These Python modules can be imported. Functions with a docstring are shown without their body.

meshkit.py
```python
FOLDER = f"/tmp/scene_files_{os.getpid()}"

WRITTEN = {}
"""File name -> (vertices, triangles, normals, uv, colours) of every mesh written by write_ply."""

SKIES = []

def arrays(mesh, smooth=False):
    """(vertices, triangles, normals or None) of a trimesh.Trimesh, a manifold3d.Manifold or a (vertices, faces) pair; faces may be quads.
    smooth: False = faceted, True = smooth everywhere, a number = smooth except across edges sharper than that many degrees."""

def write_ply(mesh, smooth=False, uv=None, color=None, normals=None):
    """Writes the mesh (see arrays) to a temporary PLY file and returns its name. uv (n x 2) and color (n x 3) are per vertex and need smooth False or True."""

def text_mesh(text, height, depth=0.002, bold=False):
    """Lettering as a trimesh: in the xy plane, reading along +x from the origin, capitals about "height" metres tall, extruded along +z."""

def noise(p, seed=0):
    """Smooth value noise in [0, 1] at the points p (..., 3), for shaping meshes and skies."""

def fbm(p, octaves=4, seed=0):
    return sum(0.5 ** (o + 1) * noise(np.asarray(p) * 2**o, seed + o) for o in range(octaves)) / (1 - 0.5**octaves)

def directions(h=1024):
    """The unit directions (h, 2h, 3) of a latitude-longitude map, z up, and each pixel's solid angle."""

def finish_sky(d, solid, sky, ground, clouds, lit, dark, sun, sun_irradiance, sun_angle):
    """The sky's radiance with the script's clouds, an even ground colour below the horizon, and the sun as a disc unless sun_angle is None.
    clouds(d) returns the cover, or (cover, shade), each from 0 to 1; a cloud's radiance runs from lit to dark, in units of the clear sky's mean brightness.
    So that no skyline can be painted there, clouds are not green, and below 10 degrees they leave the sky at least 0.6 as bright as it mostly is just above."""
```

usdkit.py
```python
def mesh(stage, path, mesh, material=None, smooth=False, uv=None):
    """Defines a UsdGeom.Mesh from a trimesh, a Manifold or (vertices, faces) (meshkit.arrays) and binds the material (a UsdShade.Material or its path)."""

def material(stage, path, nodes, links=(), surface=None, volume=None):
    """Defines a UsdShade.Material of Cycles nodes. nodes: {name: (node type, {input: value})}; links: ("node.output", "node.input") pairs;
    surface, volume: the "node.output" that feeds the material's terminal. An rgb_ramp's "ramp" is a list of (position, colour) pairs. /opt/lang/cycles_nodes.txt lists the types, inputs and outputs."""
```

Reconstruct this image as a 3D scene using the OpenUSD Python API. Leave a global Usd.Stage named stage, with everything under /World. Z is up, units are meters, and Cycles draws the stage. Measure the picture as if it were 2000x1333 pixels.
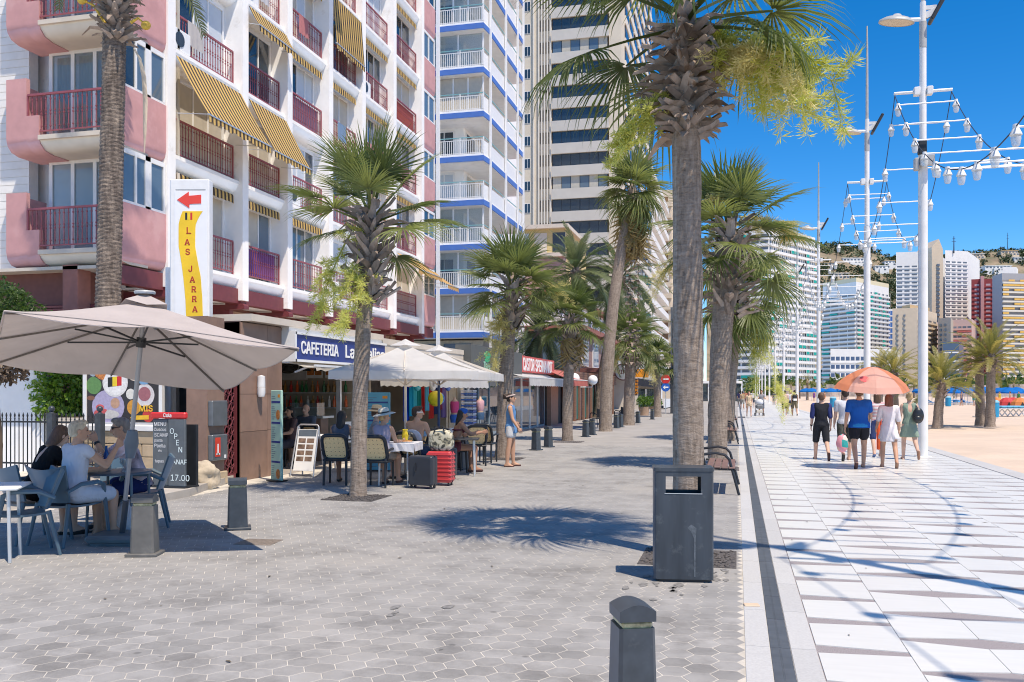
import math, random
import numpy as np
import trimesh
import manifold3d as m3
import meshkit, usdkit
from pxr import Usd, UsdGeom, UsdLux, UsdShade, Gf, Sdf

stage = Usd.Stage.CreateInMemory()
UsdGeom.SetStageUpAxis(stage, 'Z')
UsdGeom.SetStageMetersPerUnit(stage, 1.0)
UsdGeom.Xform.Define(stage, '/World')
UsdGeom.Scope.Define(stage, '/World/Looks')

# ------------------------------------------------ camera, sky, sun, exposure
YAW = math.radians(14.1)
CS, SN = math.cos(YAW), math.sin(YAW)
FPX, HOR, EYE = 1750.0, 765.0, 1.65
cam = UsdGeom.Camera.Define(stage, '/World/camera')
cam.CreateHorizontalApertureAttr(36.0)
cam.CreateFocalLengthAttr(36.0 * FPX / 2000)
cam.CreateVerticalApertureOffsetAttr(36.0 * (HOR - 666.5) / 2000)
cam.CreateClippingRangeAttr(Gf.Vec2f(0.05, 20000))
cam.CreateExposureAttr(0.70)
cam.AddTransformOp().Set(Gf.Matrix4d(CS, SN, 0, 0, 0, 0, 1, 0, SN, -CS, 0, 0, 0, 0, EYE, 1))

SUN_AZ = math.atan2(0.74, -0.67)
SUN_EL = math.radians(63)
sky_m = usdkit.material(stage, '/World/Looks/sky', {
    's': ('sky_texture', {'sky_type': 'single_scattering', 'sun_disc': False, 'sun_elevation': SUN_EL, 'sun_rotation': SUN_AZ,
                          'altitude': 0.0, 'air_density': 0.7, 'aerosol_density': 0.22, 'ozone_density': 3.0}),
    'h': ('hsv', {'saturation': 1.4, 'value': 1.0}),
    'b': ('background_shader', {'strength': 0.125})}, [('s.color', 'h.color'), ('h.color', 'b.color')], surface='b.background')
dome = UsdLux.DomeLight.Define(stage, '/World/sky')
UsdShade.MaterialBindingAPI.Apply(dome.GetPrim()).Bind(sky_m)
dome.GetPrim().SetCustomDataByKey('kind', 'structure')
sun = UsdLux.DistantLight.Define(stage, '/World/sun')
sun.CreateNormalizeAttr(True)
sun.CreateIntensityAttr(0.86)
sun.CreateAngleAttr(0.5)
sun.CreateColorAttr(Gf.Vec3f(1.0, 0.88, 0.735))
sun.AddRotateZOp().Set(180 - math.degrees(SUN_AZ))
sun.AddRotateXOp().Set(90 - math.degrees(SUN_EL))

# ------------------------------------------------ helpers
def W(lat, dep, z=0.0):
    """lateral / depth from the standpoint -> world (street runs along +y)"""
    return np.array([lat * CS - dep * SN, lat * SN + dep * CS, z])
def PD(u, v, dep): return W((u - 1000) / FPX * dep, dep, EYE + (HOR - v) / FPX * dep)
def GR(u, v, z=0.0): return PD(u, v, (EYE - z) * FPX / (v - HOR))
def YX(u, X):
    r = (u - 1000) / FPX
    return X * (CS + SN * r) / (-SN + CS * r)
def depth(p): return -SN * p[0] + CS * p[1]
def zat(v, p): return EYE + (HOR - v) / FPX * depth(p)

_used = {}
def numbered(parent, name):
    k = (str(parent), name)
    n = _used.get(k, 0)
    _used[k] = n + 1
    return name if n == 0 else f'{name}_{n:03d}'

def tag(p, label=None, cat=None, group=None, kind=None):
    for k, v in (('label', label), ('category', cat), ('group', group), ('kind', kind)):
        if v: p.SetCustomDataByKey(k, v)
    return p

class Ref:
    def __init__(s, path, loc=(0, 0, 0), rz=0.0): s.path, s.loc, s.rz = path, np.array(loc, float), rz
    @property
    def prim(s): return stage.GetPrimAtPath(s.path)

def thing(name, label, cat, loc=(0, 0, 0), rz=0.0, group=None, kind=None):
    path = '/World/' + numbered('/World', name)
    x = UsdGeom.Xform.Define(stage, path)
    x.AddTranslateOp().Set(Gf.Vec3d(*map(float, loc)))
    x.AddRotateXYZOp().Set(Gf.Vec3f(0, 0, math.degrees(rz)))
    x.AddScaleOp().Set(Gf.Vec3f(1, 1, 1))
    tag(x.GetPrim(), label, cat, group, kind)
    return Ref(path, loc, rz)

def copy(src, name, loc, rz=0.0, label=None, group=None, scale=1.0, tilt=(0, 0)):
    path = '/World/' + numbered('/World', name)
    x = UsdGeom.Xform.Define(stage, path)
    p = x.GetPrim()
    p.GetReferences().AddInternalReference(src.path)
    UsdGeom.XformOp(p.CreateAttribute('xformOp:translate', Sdf.ValueTypeNames.Double3)).Set(Gf.Vec3d(*map(float, loc)))
    UsdGeom.XformOp(p.CreateAttribute('xformOp:rotateXYZ', Sdf.ValueTypeNames.Float3)).Set(Gf.Vec3f(tilt[0], tilt[1], math.degrees(rz)))
    sc = (scale,) * 3 if np.ndim(scale) == 0 else scale
    UsdGeom.XformOp(p.CreateAttribute('xformOp:scale', Sdf.ValueTypeNames.Float3)).Set(Gf.Vec3f(*map(float, sc)))
    d = src.prim.GetCustomData()
    tag(p, label or d.get('label'), d.get('category'), group or d.get('group'))
    p.SetInstanceable(True)
    return Ref(path, loc, rz)

def part(parent, name, mb, mat, smooth=35, world=False, label=None, kind=None, cat=None, group=None):
    """one Mesh prim under parent (Ref, or None for top level)"""
    base = parent.path if parent else '/World'
    path = base + '/' + numbered(base, name)
    if isinstance(mb, MB): v, f = mb.arrays()
    elif hasattr(mb, 'to_mesh'):
        q = mb.to_mesh(); v, f = np.array(q.vert_properties[:, :3], float), np.array(q.tri_verts)
    else: v, f = np.array(mb.vertices), np.array(mb.faces)
    if world and parent is not None:
        v = v - parent.loc
        c, s = math.cos(-parent.rz), math.sin(-parent.rz)
        v = np.stack([v[:, 0] * c - v[:, 1] * s, v[:, 0] * s + v[:, 1] * c, v[:, 2]], 1)
    m = usdkit.mesh(stage, path, (v, f), mat, smooth=smooth)
    tag(m.GetPrim(), label, cat, group, kind)
    r = Ref(path, parent.loc if parent else (0, 0, 0), parent.rz if parent else 0)
    return r

def single(name, label, cat, mb, mat, smooth=35, group=None, kind=None):
    return part(None, name, mb, mat, smooth, label=label, cat=cat, group=group, kind=kind)

def rotm(rx=0, ry=0, rz=0):
    cx, sx, cy, sy, cz, sz = math.cos(rx), math.sin(rx), math.cos(ry), math.sin(ry), math.cos(rz), math.sin(rz)
    return np.array([[cz, -sz, 0], [sz, cz, 0], [0, 0, 1]]) @ np.array([[cy, 0, sy], [0, 1, 0], [-sy, 0, cy]]) @ np.array([[1, 0, 0], [0, cx, -sx], [0, sx, cx]])

BOXF = np.array([[0, 2, 3], [0, 3, 1], [4, 5, 7], [4, 7, 6], [0, 1, 5], [0, 5, 4], [2, 6, 7], [2, 7, 3], [0, 4, 6], [0, 6, 2], [1, 3, 7], [1, 7, 5]])[:, ::-1]
BOXV = np.array([[x, y, z] for x in (-.5, .5) for y in (-.5, .5) for z in (-.5, .5)])
_ico = {k: trimesh.creation.icosphere(subdivisions=k) for k in (1, 2, 3)}
_ch = {}
class MB:
    def __init__(s): s.v, s.f, s.n = [], [], 0
    def add(s, v, f):
        v = np.asarray(v, float); f = np.asarray(f, int)
        if f.shape[1] == 4: f = np.vstack([f[:, [0, 1, 2]], f[:, [0, 2, 3]]])
        s.v.append(v); s.f.append(f + s.n); s.n += len(v)
        return s
    def arrays(s): return np.vstack(s.v), np.vstack(s.f)
    def box(s, x0, y0, z0, x1, y1, z1):
        a, b = np.minimum((x0, y0, z0), (x1, y1, z1)), np.maximum((x0, y0, z0), (x1, y1, z1))
        return s.add((a + b) / 2 + BOXV * (b - a), BOXF)
    def cbox(s, c, size, rx=0, ry=0, rz=0): return s.add(np.asarray(c) + (BOXV * size) @ rotm(rx, ry, rz).T, BOXF)
    def rbox(s, c, size, r=.02, rx=0, ry=0, rz=0):
        """box with chamfered edges"""
        h = np.asarray(size, float) / 2
        r = min(r, h.min() * .95)
        pts = []
        for sx in (-1, 1):
            for sy in (-1, 1):
                for sz in (-1, 1):
                    for k in range(3):
                        q = h - r; q[k] = h[k]
                        q2 = h - r * .3; q2[k] = h[k] - r * .3
                        pts.append(q * (sx, sy, sz))
        m = m3.Manifold.hull_points(np.array(pts)).to_mesh()
        return s.add(np.asarray(c) + np.array(m.vert_properties[:, :3]) @ rotm(rx, ry, rz).T, np.array(m.tri_verts))
    def bar(s, p, q, w, h=None, up=(0, 0, 1)):
        p, q = np.asarray(p, float), np.asarray(q, float); h = h or w
        d = q - p; L = np.linalg.norm(d); d /= max(L, 1e-9)
        up = np.asarray(up, float)
        if abs(d @ up) > .98: up = np.array([1., 0, 0]) if abs(d[0]) < .9 else np.array([0, 1., 0])
        x = np.cross(up, d); x /= np.linalg.norm(x); y = np.cross(d, x)
        return s.add((p + q) / 2 + (BOXV * (w, h, L)) @ np.stack([x, y, d]), BOXF)
    def tube(s, pts, r, sides=8, cap=True):
        p = np.asarray(pts, float); n = len(p)
        r = np.broadcast_to(r, (n,))
        t = np.gradient(p, axis=0); t /= np.linalg.norm(t, axis=1, keepdims=True) + 1e-12
        a = np.cross(t, (0, 0, 1.)) if np.abs(t[:, 2]).max() < .9 else np.cross(t, (1., 0, 0) if np.abs(t[:, 0]).max() < .9 else (0, 1., 0))
        a /= np.linalg.norm(a, axis=1, keepdims=True) + 1e-12
        b = np.cross(t, a); ang = np.arange(sides) * 2 * np.pi / sides
        v = (p[:, None] + r[:, None, None] * (np.cos(ang)[None, :, None] * a[:, None] + np.sin(ang)[None, :, None] * b[:, None])).reshape(-1, 3)
        i, j = np.meshgrid(np.arange(n - 1), np.arange(sides), indexing='ij')
        q = np.stack([i * sides + j, i * sides + (j + 1) % sides, (i + 1) * sides + (j + 1) % sides, (i + 1) * sides + j], -1).reshape(-1, 4)
        f = np.vstack([q[:, [0, 1, 2]], q[:, [0, 2, 3]]])
        if cap:
            k = np.arange(1, sides - 1)
            f = np.vstack([f, np.stack([0 * k, k + 1, k], 1), (n - 1) * sides + np.stack([0 * k, k, k + 1], 1)])
        return s.add(v, f)
    def cyl(s, c, r, h, sides=16, r2=None): return s.tube([np.asarray(c, float), np.asarray(c, float) + (0, 0, h)], [r, r if r2 is None else r2], sides)
    def lathe(s, prof, sides=16, c=(0, 0, 0), R=None):
        prof = np.asarray(prof, float); ang = np.arange(sides) * 2 * np.pi / sides; n = len(prof)
        v = np.stack([prof[:, 0][:, None] * np.cos(ang), prof[:, 0][:, None] * np.sin(ang), np.repeat(prof[:, 1][:, None], sides, 1)], -1).reshape(-1, 3)
        if R is not None: v = v @ np.asarray(R).T
        i, j = np.meshgrid(np.arange(n - 1), np.arange(sides), indexing='ij')
        q = np.stack([i * sides + j, i * sides + (j + 1) % sides, (i + 1) * sides + (j + 1) % sides, (i + 1) * sides + j], -1).reshape(-1, 4)
        return s.add(v + np.asarray(c), q)
    def ball(s, c, r, sub=2, R=None):
        v = _ico[sub].vertices * r
        if R is not None: v = v @ np.asarray(R).T
        return s.add(v + np.asarray(c), _ico[sub].faces)
    def quad(s, a, b, c, d): return s.add([a, b, c, d], [[0, 1, 2], [0, 2, 3]])
    def prism(s, poly, axis, a, b):
        """2D polygon extruded: axis 'y': poly=(x,z); 'x': (y,z); 'z': (x,y)"""
        from shapely.geometry import Polygon
        v2, f = trimesh.creation.triangulate_polygon(Polygon(poly), engine='earcut')
        v2 = np.asarray(v2); n = len(v2)
        pl = np.asarray(poly, float); m = len(pl)
        def lift(q, t):
            t = np.full(len(q), t)
            return {'y': np.stack([q[:, 0], t, q[:, 1]], 1), 'x': np.stack([t, q[:, 0], q[:, 1]], 1), 'z': np.stack([q[:, 0], q[:, 1], t], 1)}[axis]
        s.add(np.vstack([lift(v2, a), lift(v2, b)]), np.vstack([f, f[:, ::-1] + n]))
        k = np.arange(m)
        s.add(np.vstack([lift(pl, a), lift(pl, b)]), np.stack([k, (k + 1) % m, (k + 1) % m + m, k + m], 1))
        return s
    def sheet(s, x0, y0, x1, y1, z): return s.quad((x0, y0, z), (x1, y0, z), (x1, y1, z), (x0, y1, z))
    def text(s, text, height, o, right, up, depth=.004, bold=False, width=None, center=False):
        m = meshkit.text_mesh(text, height, depth, bold)
        v = np.array(m.vertices); right, up = np.asarray(right, float), np.asarray(up, float)
        w = v[:, 0].max() - v[:, 0].min()
        if width: v[:, 0] *= width / w; w = width
        if center: v[:, 0] -= (v[:, 0].max() + v[:, 0].min()) / 2
        nrm = np.cross(right, up)
        return s.add(np.asarray(o, float) + v[:, :1] * right + v[:, 1:2] * up + v[:, 2:] * nrm, m.faces)
    def xf(s, R=None, t=(0, 0, 0)):
        v, f = s.arrays()
        if R is not None: v = v @ np.asarray(R).T
        return MB().add(v + np.asarray(t), f)

def interp(xs, ys, x): return float(np.interp(x, xs, ys))

# ------------------------------------------------ materials
_mats = {}
def mat(name, col, rough=.6, metal=0.0, var=.12, scale=6.0, bump=0.0, bscale=30.0, spec=.5, rand=0.0, sheen=0.0, dirt=None, stretch=(1, 1, 1), spots=False):
    if name in _mats: return _mats[name]
    col = np.array(col, float)
    nodes = {'tc': ('texture_coordinate', {}), 'mp': ('mapping', {'scale': stretch}),
             'n': ('noise_texture', {'scale': scale, 'detail': 5.0, 'roughness': .6}),
             'r': ('rgb_ramp', {'ramp': [(.3, tuple(col * (1 - var))), (.7, tuple(np.minimum(col * (1 + var), .95)))]}),
             'p': ('principled_bsdf', {'roughness': rough, 'metallic': metal, 'specular_ior_level': spec})}
    L = [('tc.object', 'mp.vector'), ('mp.vector', 'n.vector'), ('n.fac', 'r.fac')]
    out = 'r.color'
    if rand:
        nodes['oi'] = ('object_info', {}); nodes['ge'] = ('geometry', {})
        nodes['ad'] = ('math', {'math_type': 'add'}); nodes['fr'] = ('math', {'math_type': 'fraction'})
        nodes['mr'] = ('map_range', {'from_min': 0., 'from_max': 1., 'to_min': 1 - rand, 'to_max': 1 + rand})
        nodes['hv'] = ('hsv', {})
        L += [('oi.random', 'ad.value1'), ('ge.random_per_island', 'ad.value2'), ('ad.value', 'fr.value1'), ('fr.value', 'mr.value'), ('mr.result', 'hv.value'), (out, 'hv.color')]
        out = 'hv.color'
    if dirt:
        nodes['n2'] = ('noise_texture', {'scale': dirt[1], 'detail': 6.0, 'roughness': .7})
        nodes['r2'] = ('rgb_ramp', {'ramp': [(dirt[2], (0, 0, 0)), (dirt[2] + .18, (1, 1, 1))]})
        nodes['mx'] = ('mix', {'color2': dirt[0]})
        L += [('tc.object', 'n2.vector'), ('n2.fac', 'r2.fac'), ('r2.color', 'mx.fac'), (out, 'mx.color1')]
        out = 'mx.color'
    if spots:   # trodden gum and drip stains
        nodes['vs'] = ('voronoi_texture', {'scale': 1.9}); nodes['rs'] = ('rgb_ramp', {'ramp': [(.0, (.62, .62, .62)), (.035, (.66, .66, .66)), (.06, (1, 1, 1))]})
        nodes['n3'] = ('noise_texture', {'scale': .9, 'detail': 8., 'roughness': .75}); nodes['r3'] = ('rgb_ramp', {'ramp': [(.36, (.74, .73, .72)), (.50, (1, 1, 1))]})
        nodes['ms'] = ('mix', {'mix_type': 'multiply', 'fac': 1.}); nodes['ms2'] = ('mix', {'mix_type': 'multiply', 'fac': 1.})
        L += [('tc.object', 'vs.vector'), ('vs.distance', 'rs.fac'), (out, 'ms.color1'), ('rs.color', 'ms.color2'), ('tc.object', 'n3.vector'), ('n3.fac', 'r3.fac'), ('ms.color', 'ms2.color1'), ('r3.color', 'ms2.color2')]
        out = 'ms2.color'
    L.append((out, 'p.base_color'))
    if bump:
        nodes['nb'] = ('noise_texture', {'scale': bscale, 'detail': 4.0}); nodes['bp'] = ('bump', {'strength': min(1., bump), 'distance': .02 * max(1., bump)})
        L += [('mp.vector', 'nb.vector'), ('nb.fac', 'bp.height'), ('bp.normal', 'p.normal')]
    m = usdkit.material(stage, '/World/Looks/' + name, nodes, L, surface='p.BSDF')
    _mats[name] = m
    return m

def leafmat(name, c1, c2, trans=.35, rough=.45):
    nodes = {'oi': ('object_info', {}), 'ge': ('geometry', {}), 'ad': ('math', {'math_type': 'add'}), 'fr': ('math', {'math_type': 'fraction'}),
             'r': ('rgb_ramp', {'ramp': [(0, c1), (1, c2)]}),
             'p': ('principled_bsdf', {'roughness': rough}), 't': ('translucent_bsdf', {}), 'h': ('hsv', {'value': 1.7, 'saturation': 1.1}), 'm': ('mix_closure', {'fac': trans})}
    L = [('oi.random', 'ad.value1'), ('ge.random_per_island', 'ad.value2'), ('ad.value', 'fr.value1'), ('fr.value', 'r.fac'), ('r.color', 'p.base_color'), ('r.color', 'h.color'), ('h.color', 't.color'),
         ('p.BSDF', 'm.closure1'), ('t.BSDF', 'm.closure2')]
    return usdkit.material(stage, '/World/Looks/' + name, nodes, L, surface='m.closure')

def stripemat(name, cols, freq, axis='y', rough=.8, trans=.25):
    """woven stripes running down an awning: cols = (colour a, colour b)"""
    nodes = {'tc': ('texture_coordinate', {}), 'sx': ('separate_xyz', {}), 'mu': ('math', {'math_type': 'multiply', 'value2': freq}), 'fr': ('math', {'math_type': 'fraction'}),
             'r': ('rgb_ramp', {'ramp': [(0, cols[0]), (.5, cols[0]), (.52, cols[1]), (1, cols[1])]}),
             'p': ('principled_bsdf', {'roughness': rough}), 't': ('translucent_bsdf', {}), 'm': ('mix_closure', {'fac': trans})}
    L = [('tc.object', 'sx.vector'), (f'sx.{axis}', 'mu.value1'), ('mu.value', 'fr.value1'), ('fr.value', 'r.fac'), ('r.color', 'p.base_color'), ('r.color', 't.color'), ('p.BSDF', 'm.closure1'), ('t.BSDF', 'm.closure2')]
    return usdkit.material(stage, '/World/Looks/' + name, nodes, L, surface='m.closure')

def clothmat(name, col, trans=.3, rough=.85, var=.05):
    col = np.array(col)
    nodes = {'tc': ('texture_coordinate', {}), 'n': ('noise_texture', {'scale': 4., 'detail': 4.}), 'r': ('rgb_ramp', {'ramp': [(.3, tuple(col * (1 - var))), (.7, tuple(np.minimum(1, col * (1 + var))))]}),
             'mp': ('mapping', {'scale': (1, 1, .35)}), 'nb': ('noise_texture', {'scale': 9. if trans > .1 else 16., 'detail': 3., 'distortion': .8}), 'bp': ('bump', {'strength': .8, 'distance': .012 if trans > .1 else .022}),
             'p': ('principled_bsdf', {'roughness': rough, 'specular_ior_level': .2}), 't': ('translucent_bsdf', {}), 'm': ('mix_closure', {'fac': trans})}
    L = [('tc.object', 'mp.vector'), ('mp.vector', 'nb.vector'), ('nb.fac', 'bp.height'), ('bp.normal', 'p.normal'), ('tc.object', 'n.vector'), ('n.fac', 'r.fac'), ('r.color', 'p.base_color'), ('r.color', 't.color'), ('p.BSDF', 'm.closure1'), ('t.BSDF', 'm.closure2')]
    return usdkit.material(stage, '/World/Looks/' + name, nodes, L, surface='m.closure')

def glassmat(name, tint, clear=.35, rough=.02):
    """window pane: a mirror by fresnel over a mix of clear and tinted body"""
    nodes = {'f0': ('fresnel', {'IOR': 1.65}), 'ge': ('geometry', {}), 'iv': ('math', {'math_type': 'subtract', 'value1': 1.0}), 'f': ('math', {'math_type': 'multiply'}), 'g': ('glossy_bsdf', {'roughness': rough, 'color': (1, 1, 1)}), 't': ('transparent_bsdf', {'color': (.85, .9, .92)}),
             'd': ('diffuse_bsdf', {'color': tint}), 'm1': ('mix_closure', {'fac': 1 - clear}), 'm2': ('mix_closure', {})}
    L = [('ge.backfacing', 'iv.value2'), ('f0.fac', 'f.value1'), ('iv.value', 'f.value2'), ('t.BSDF', 'm1.closure1'), ('d.BSDF', 'm1.closure2'), ('m1.closure', 'm2.closure1'), ('g.BSDF', 'm2.closure2'), ('f.value', 'm2.fac')]
    return usdkit.material(stage, '/World/Looks/' + name, nodes, L, surface='m2.closure')

M_white = mat('white_paint', (.78, .78, .77), .5, var=.05, dirt=((.6, .57, .52), 3.0, .62))
M_whitewall = mat('white_render', (.87, .86, .84), .8, var=.05, scale=2, bump=.15, bscale=60, dirt=((.62, .58, .53), 1.3, .6))
M_cream = mat('cream_render', (.62, .55, .46), .8, var=.08, scale=2)
M_pink = mat('pink_render', (.56, .30, .295), .8, var=.10, scale=2.2, bump=.15, bscale=70, dirt=((.60, .36, .35), 1.1, .55))
M_maroon = mat('maroon_paint', (.16, .035, .04), .5, var=.12)
M_maroonwall = mat('maroon_wall', (.17, .07, .06), .8, var=.12)
M_railpink = mat('railing_paint', (.30, .085, .10), .45, var=.15)
M_bin = mat('bin_metal', (.042, .052, .065), .38, var=.32, scale=9, stretch=(1, 1, .12), dirt=((.105, .12, .13), 7., .56))
M_blueband = mat('blue_band', (.07, .17, .50), .6, var=.08, scale=2)
M_alu = mat('aluminium', (.62, .63, .64), .35, metal=.6, var=.05)
M_black = mat('black_metal', (.02, .022, .026), .45, var=.2)
M_anth = mat('anthracite_metal', (.045, .055, .068), .38, var=.22, scale=9, dirt=((.09, .10, .11), 5., .58))
M_glassd = glassmat('dark_glass', (.03, .045, .06), .25)
M_glassb = glassmat('blue_glass', (.13, .19, .25), .2)
M_glassc = glassmat('clear_glass', (.25, .27, .27), .8)
M_shutter = mat('roller_shutter', (.50, .56, .62), .6, var=.06, scale=3)
M_curtain = clothmat('curtain_cloth', (.62, .58, .5), .2)
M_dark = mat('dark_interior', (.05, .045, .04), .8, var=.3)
M_letter = mat('white_lettering', (.85, .85, .83), .6, var=.02)
M_stonebrown = mat('brown_stone', (.27, .17, .125), .6, var=.22, scale=2.2, bump=.1, dirt=((.20, .12, .09), 4., .55))
M_awn = stripemat('striped_awning', ((.70, .47, .15), (.075, .055, .04)), 5.2)
M_awn2 = stripemat('ochre_awning', ((.66, .42, .16), (.50, .29, .09)), 6.0)
# ------------------------------------------------ the setting
rng = random.Random(7)
def proj(p):
    lat, dep = CS * p[0] + SN * p[1], -SN * p[0] + CS * p[1]
    return 1000 + FPX * lat / dep, HOR + (EYE - p[2]) * FPX / dep, dep

def struct(name, mb, m, smooth=False):
    return part(None, name, mb, m, smooth, kind='structure')

M_sand = mat('sand', (.60, .475, .365), .95, var=.10, scale=.5, bump=.8, bscale=9.)
M_earth = mat('far_ground', (.40, .34, .26), .95, var=.2, scale=.02)
M_joint = mat('paver_joint_sand', (.54, .50, .43), .95, var=.25, scale=5., bump=.2, bscale=200.)
M_street = mat('worn_paving', (.33, .312, .29), .9, var=.14, scale=1.1, bump=.25, bscale=14., dirt=((.34, .32, .30), .5, .55))
M_paver = mat('grey_paver', (.298, .288, .272), .85, var=.16, scale=2.6, rand=.17, bump=.12, bscale=150., dirt=((.35, .33, .30), .45, .52), spots=True)
M_granite = mat('light_granite', (.48, .475, .46), .75, var=.09, scale=60., rand=.05, dirt=((.40, .40, .39), 1.6, .58))
M_drain = mat('drain_grate', (.115, .125, .135), .5, var=.15, scale=8., rand=.1, metal=.3, dirt=((.22, .22, .22), 6., .6))
M_aggr = mat('exposed_aggregate', (.285, .255, .255), .85, var=.38, scale=130.)
M_marble = mat('white_marble', (.67, .655, .60), .35, var=.035, scale=2.5, stretch=(1, 6, 1), rand=.03, dirt=((.62, .61, .58), .7, .62))

struct('ground', MB().sheet(-1500, -300, 3500, 4000, -.10), M_earth)
g = MB()
nx, ny = 60, 70
xs = np.concatenate([np.linspace(5.5, 30, 40), np.linspace(32, 400, 30)]); ys = np.concatenate([np.linspace(-8, 60, 60), np.linspace(62, 420, 30)])
gx, gy = np.meshgrid(xs, ys, indexing='ij')
gz = -.05 + .07 * (meshkit.fbm(np.stack([gx * .35, gy * .35, gx * 0], -1)) - .5) + .05 * (meshkit.fbm(np.stack([gx * 1.7, gy * 1.7, gx * 0], -1), 3, 5) - .5)
idx = np.arange(gx.size).reshape(gx.shape)
g.add(np.stack([gx, gy, gz], -1).reshape(-1, 3), np.stack([idx[:-1, :-1], idx[1:, :-1], idx[1:, 1:], idx[:-1, 1:]], -1).reshape(-1, 4))
struct('beach', g, M_sand, True)

# street: joint bed near the standpoint, worn paving where single stones can no longer be made out
Y_HEX = 27.0
pave = struct('pavement', MB().box(-30, -8, -.09, .05, Y_HEX, .0), M_joint)
struct('street', MB().box(-30, Y_HEX, -.09, .05, 420, .004), M_street)
def hexstone(cx, cy, w=.105, h=.091, gap=.0034):
    """flat stone, points to the left and right, bevelled rim"""
    def ring(s, z): return [(cx + s * a, cy + s * b, z) for a, b in ((w, 0), (w / 2, h), (-w / 2, h), (-w, 0), (-w / 2, -h), (w / 2, -h))]
    t = rng.uniform(-.0012, .0012)
    v = ring(1 - gap / .1, .0) + ring(1 - gap / .1 - .04, .0022 + t * .6)
    f = [[6, 7, 8], [6, 8, 9], [6, 9, 10], [6, 10, 11]]
    for k in range(6):
        j = (k + 1) % 6
        f += [[k, j, j + 6], [k, j + 6, k + 6]]
    return v, f
litter = MB(); lg = random.Random(12)
for k in range(150):
    x, y = lg.uniform(-8, 5), lg.uniform(4.2, 26)
    if .0 < x < .5: continue
    s_ = lg.uniform(.006, .022)
    v = [(-s_ * 2, 0, 0), (0, s_ * .6, .004), (s_ * 2, 0, .002), (0, -s_ * .6, .003)]
    litter.add((np.array(v) @ rotm(0, 0, lg.uniform(0, 6)).T) + (x, y, .009), [[0, 1, 2], [0, 2, 3]])
part(None, 'street_litter', litter, leafmat('litter_bits', (.12, .09, .05), (.40, .33, .22), .1), False, label='dry leaf bits and specks scattered over the paving', cat='litter', kind='stuff')
stain = MB(); sg_ = np.random.default_rng(5)
for cx_, cy_, n_, sx_ in ((-.10, 8.35, 26, .16), (-.55, 7.6, 14, .14), (-2.2, 6.1, 5, .3)):
    for k in range(n_):
        x, y = cx_ + sg_.normal() * sx_, cy_ + sg_.normal() * sx_ * 1.6
        if x > .02: continue
        r_ = sg_.uniform(.012, .05); m_ = 9
        pts = [(x + r_ * (1 + .4 * sg_.normal() * .6) * math.cos(a) * .8, y + r_ * (1 + .4 * sg_.normal() * .6) * math.sin(a) * 1.5, .0088) for a in np.linspace(0, 6.283, m_, endpoint=False)]
        stain.add([(a_, b_, .0062) for a_, b_, _ in pts] + [(x, y, .0062)], [[a, (a + 1) % m_, m_] for a in range(m_)])
part(None, 'pavement_stain', stain, mat('dark_stain', (.215, .207, .195), .7, var=.4, scale=30.), False, label='dark dried splashes on the paving around the litter bin and street', cat='stains', kind='stuff')
stones = []
i = 0
cx = .05 - .1
while cx > -9.2:
    off = .091 if i % 2 else 0
    y = 3.9 + off
    while y < Y_HEX:
        u, v, d = proj((cx, y, 0))
        if d > 3 and -120 < u < 2050 and v < 1420 and not (cx < -8.35 and 12.4 < y): stones.append((d, cx, y))
        y += .182
    cx -= .1575; i += 1
stones.sort()
near = [s for s in stones if proj((s[1], s[2], 0))[1] < 1338][:300]
nset = set(near)
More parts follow.
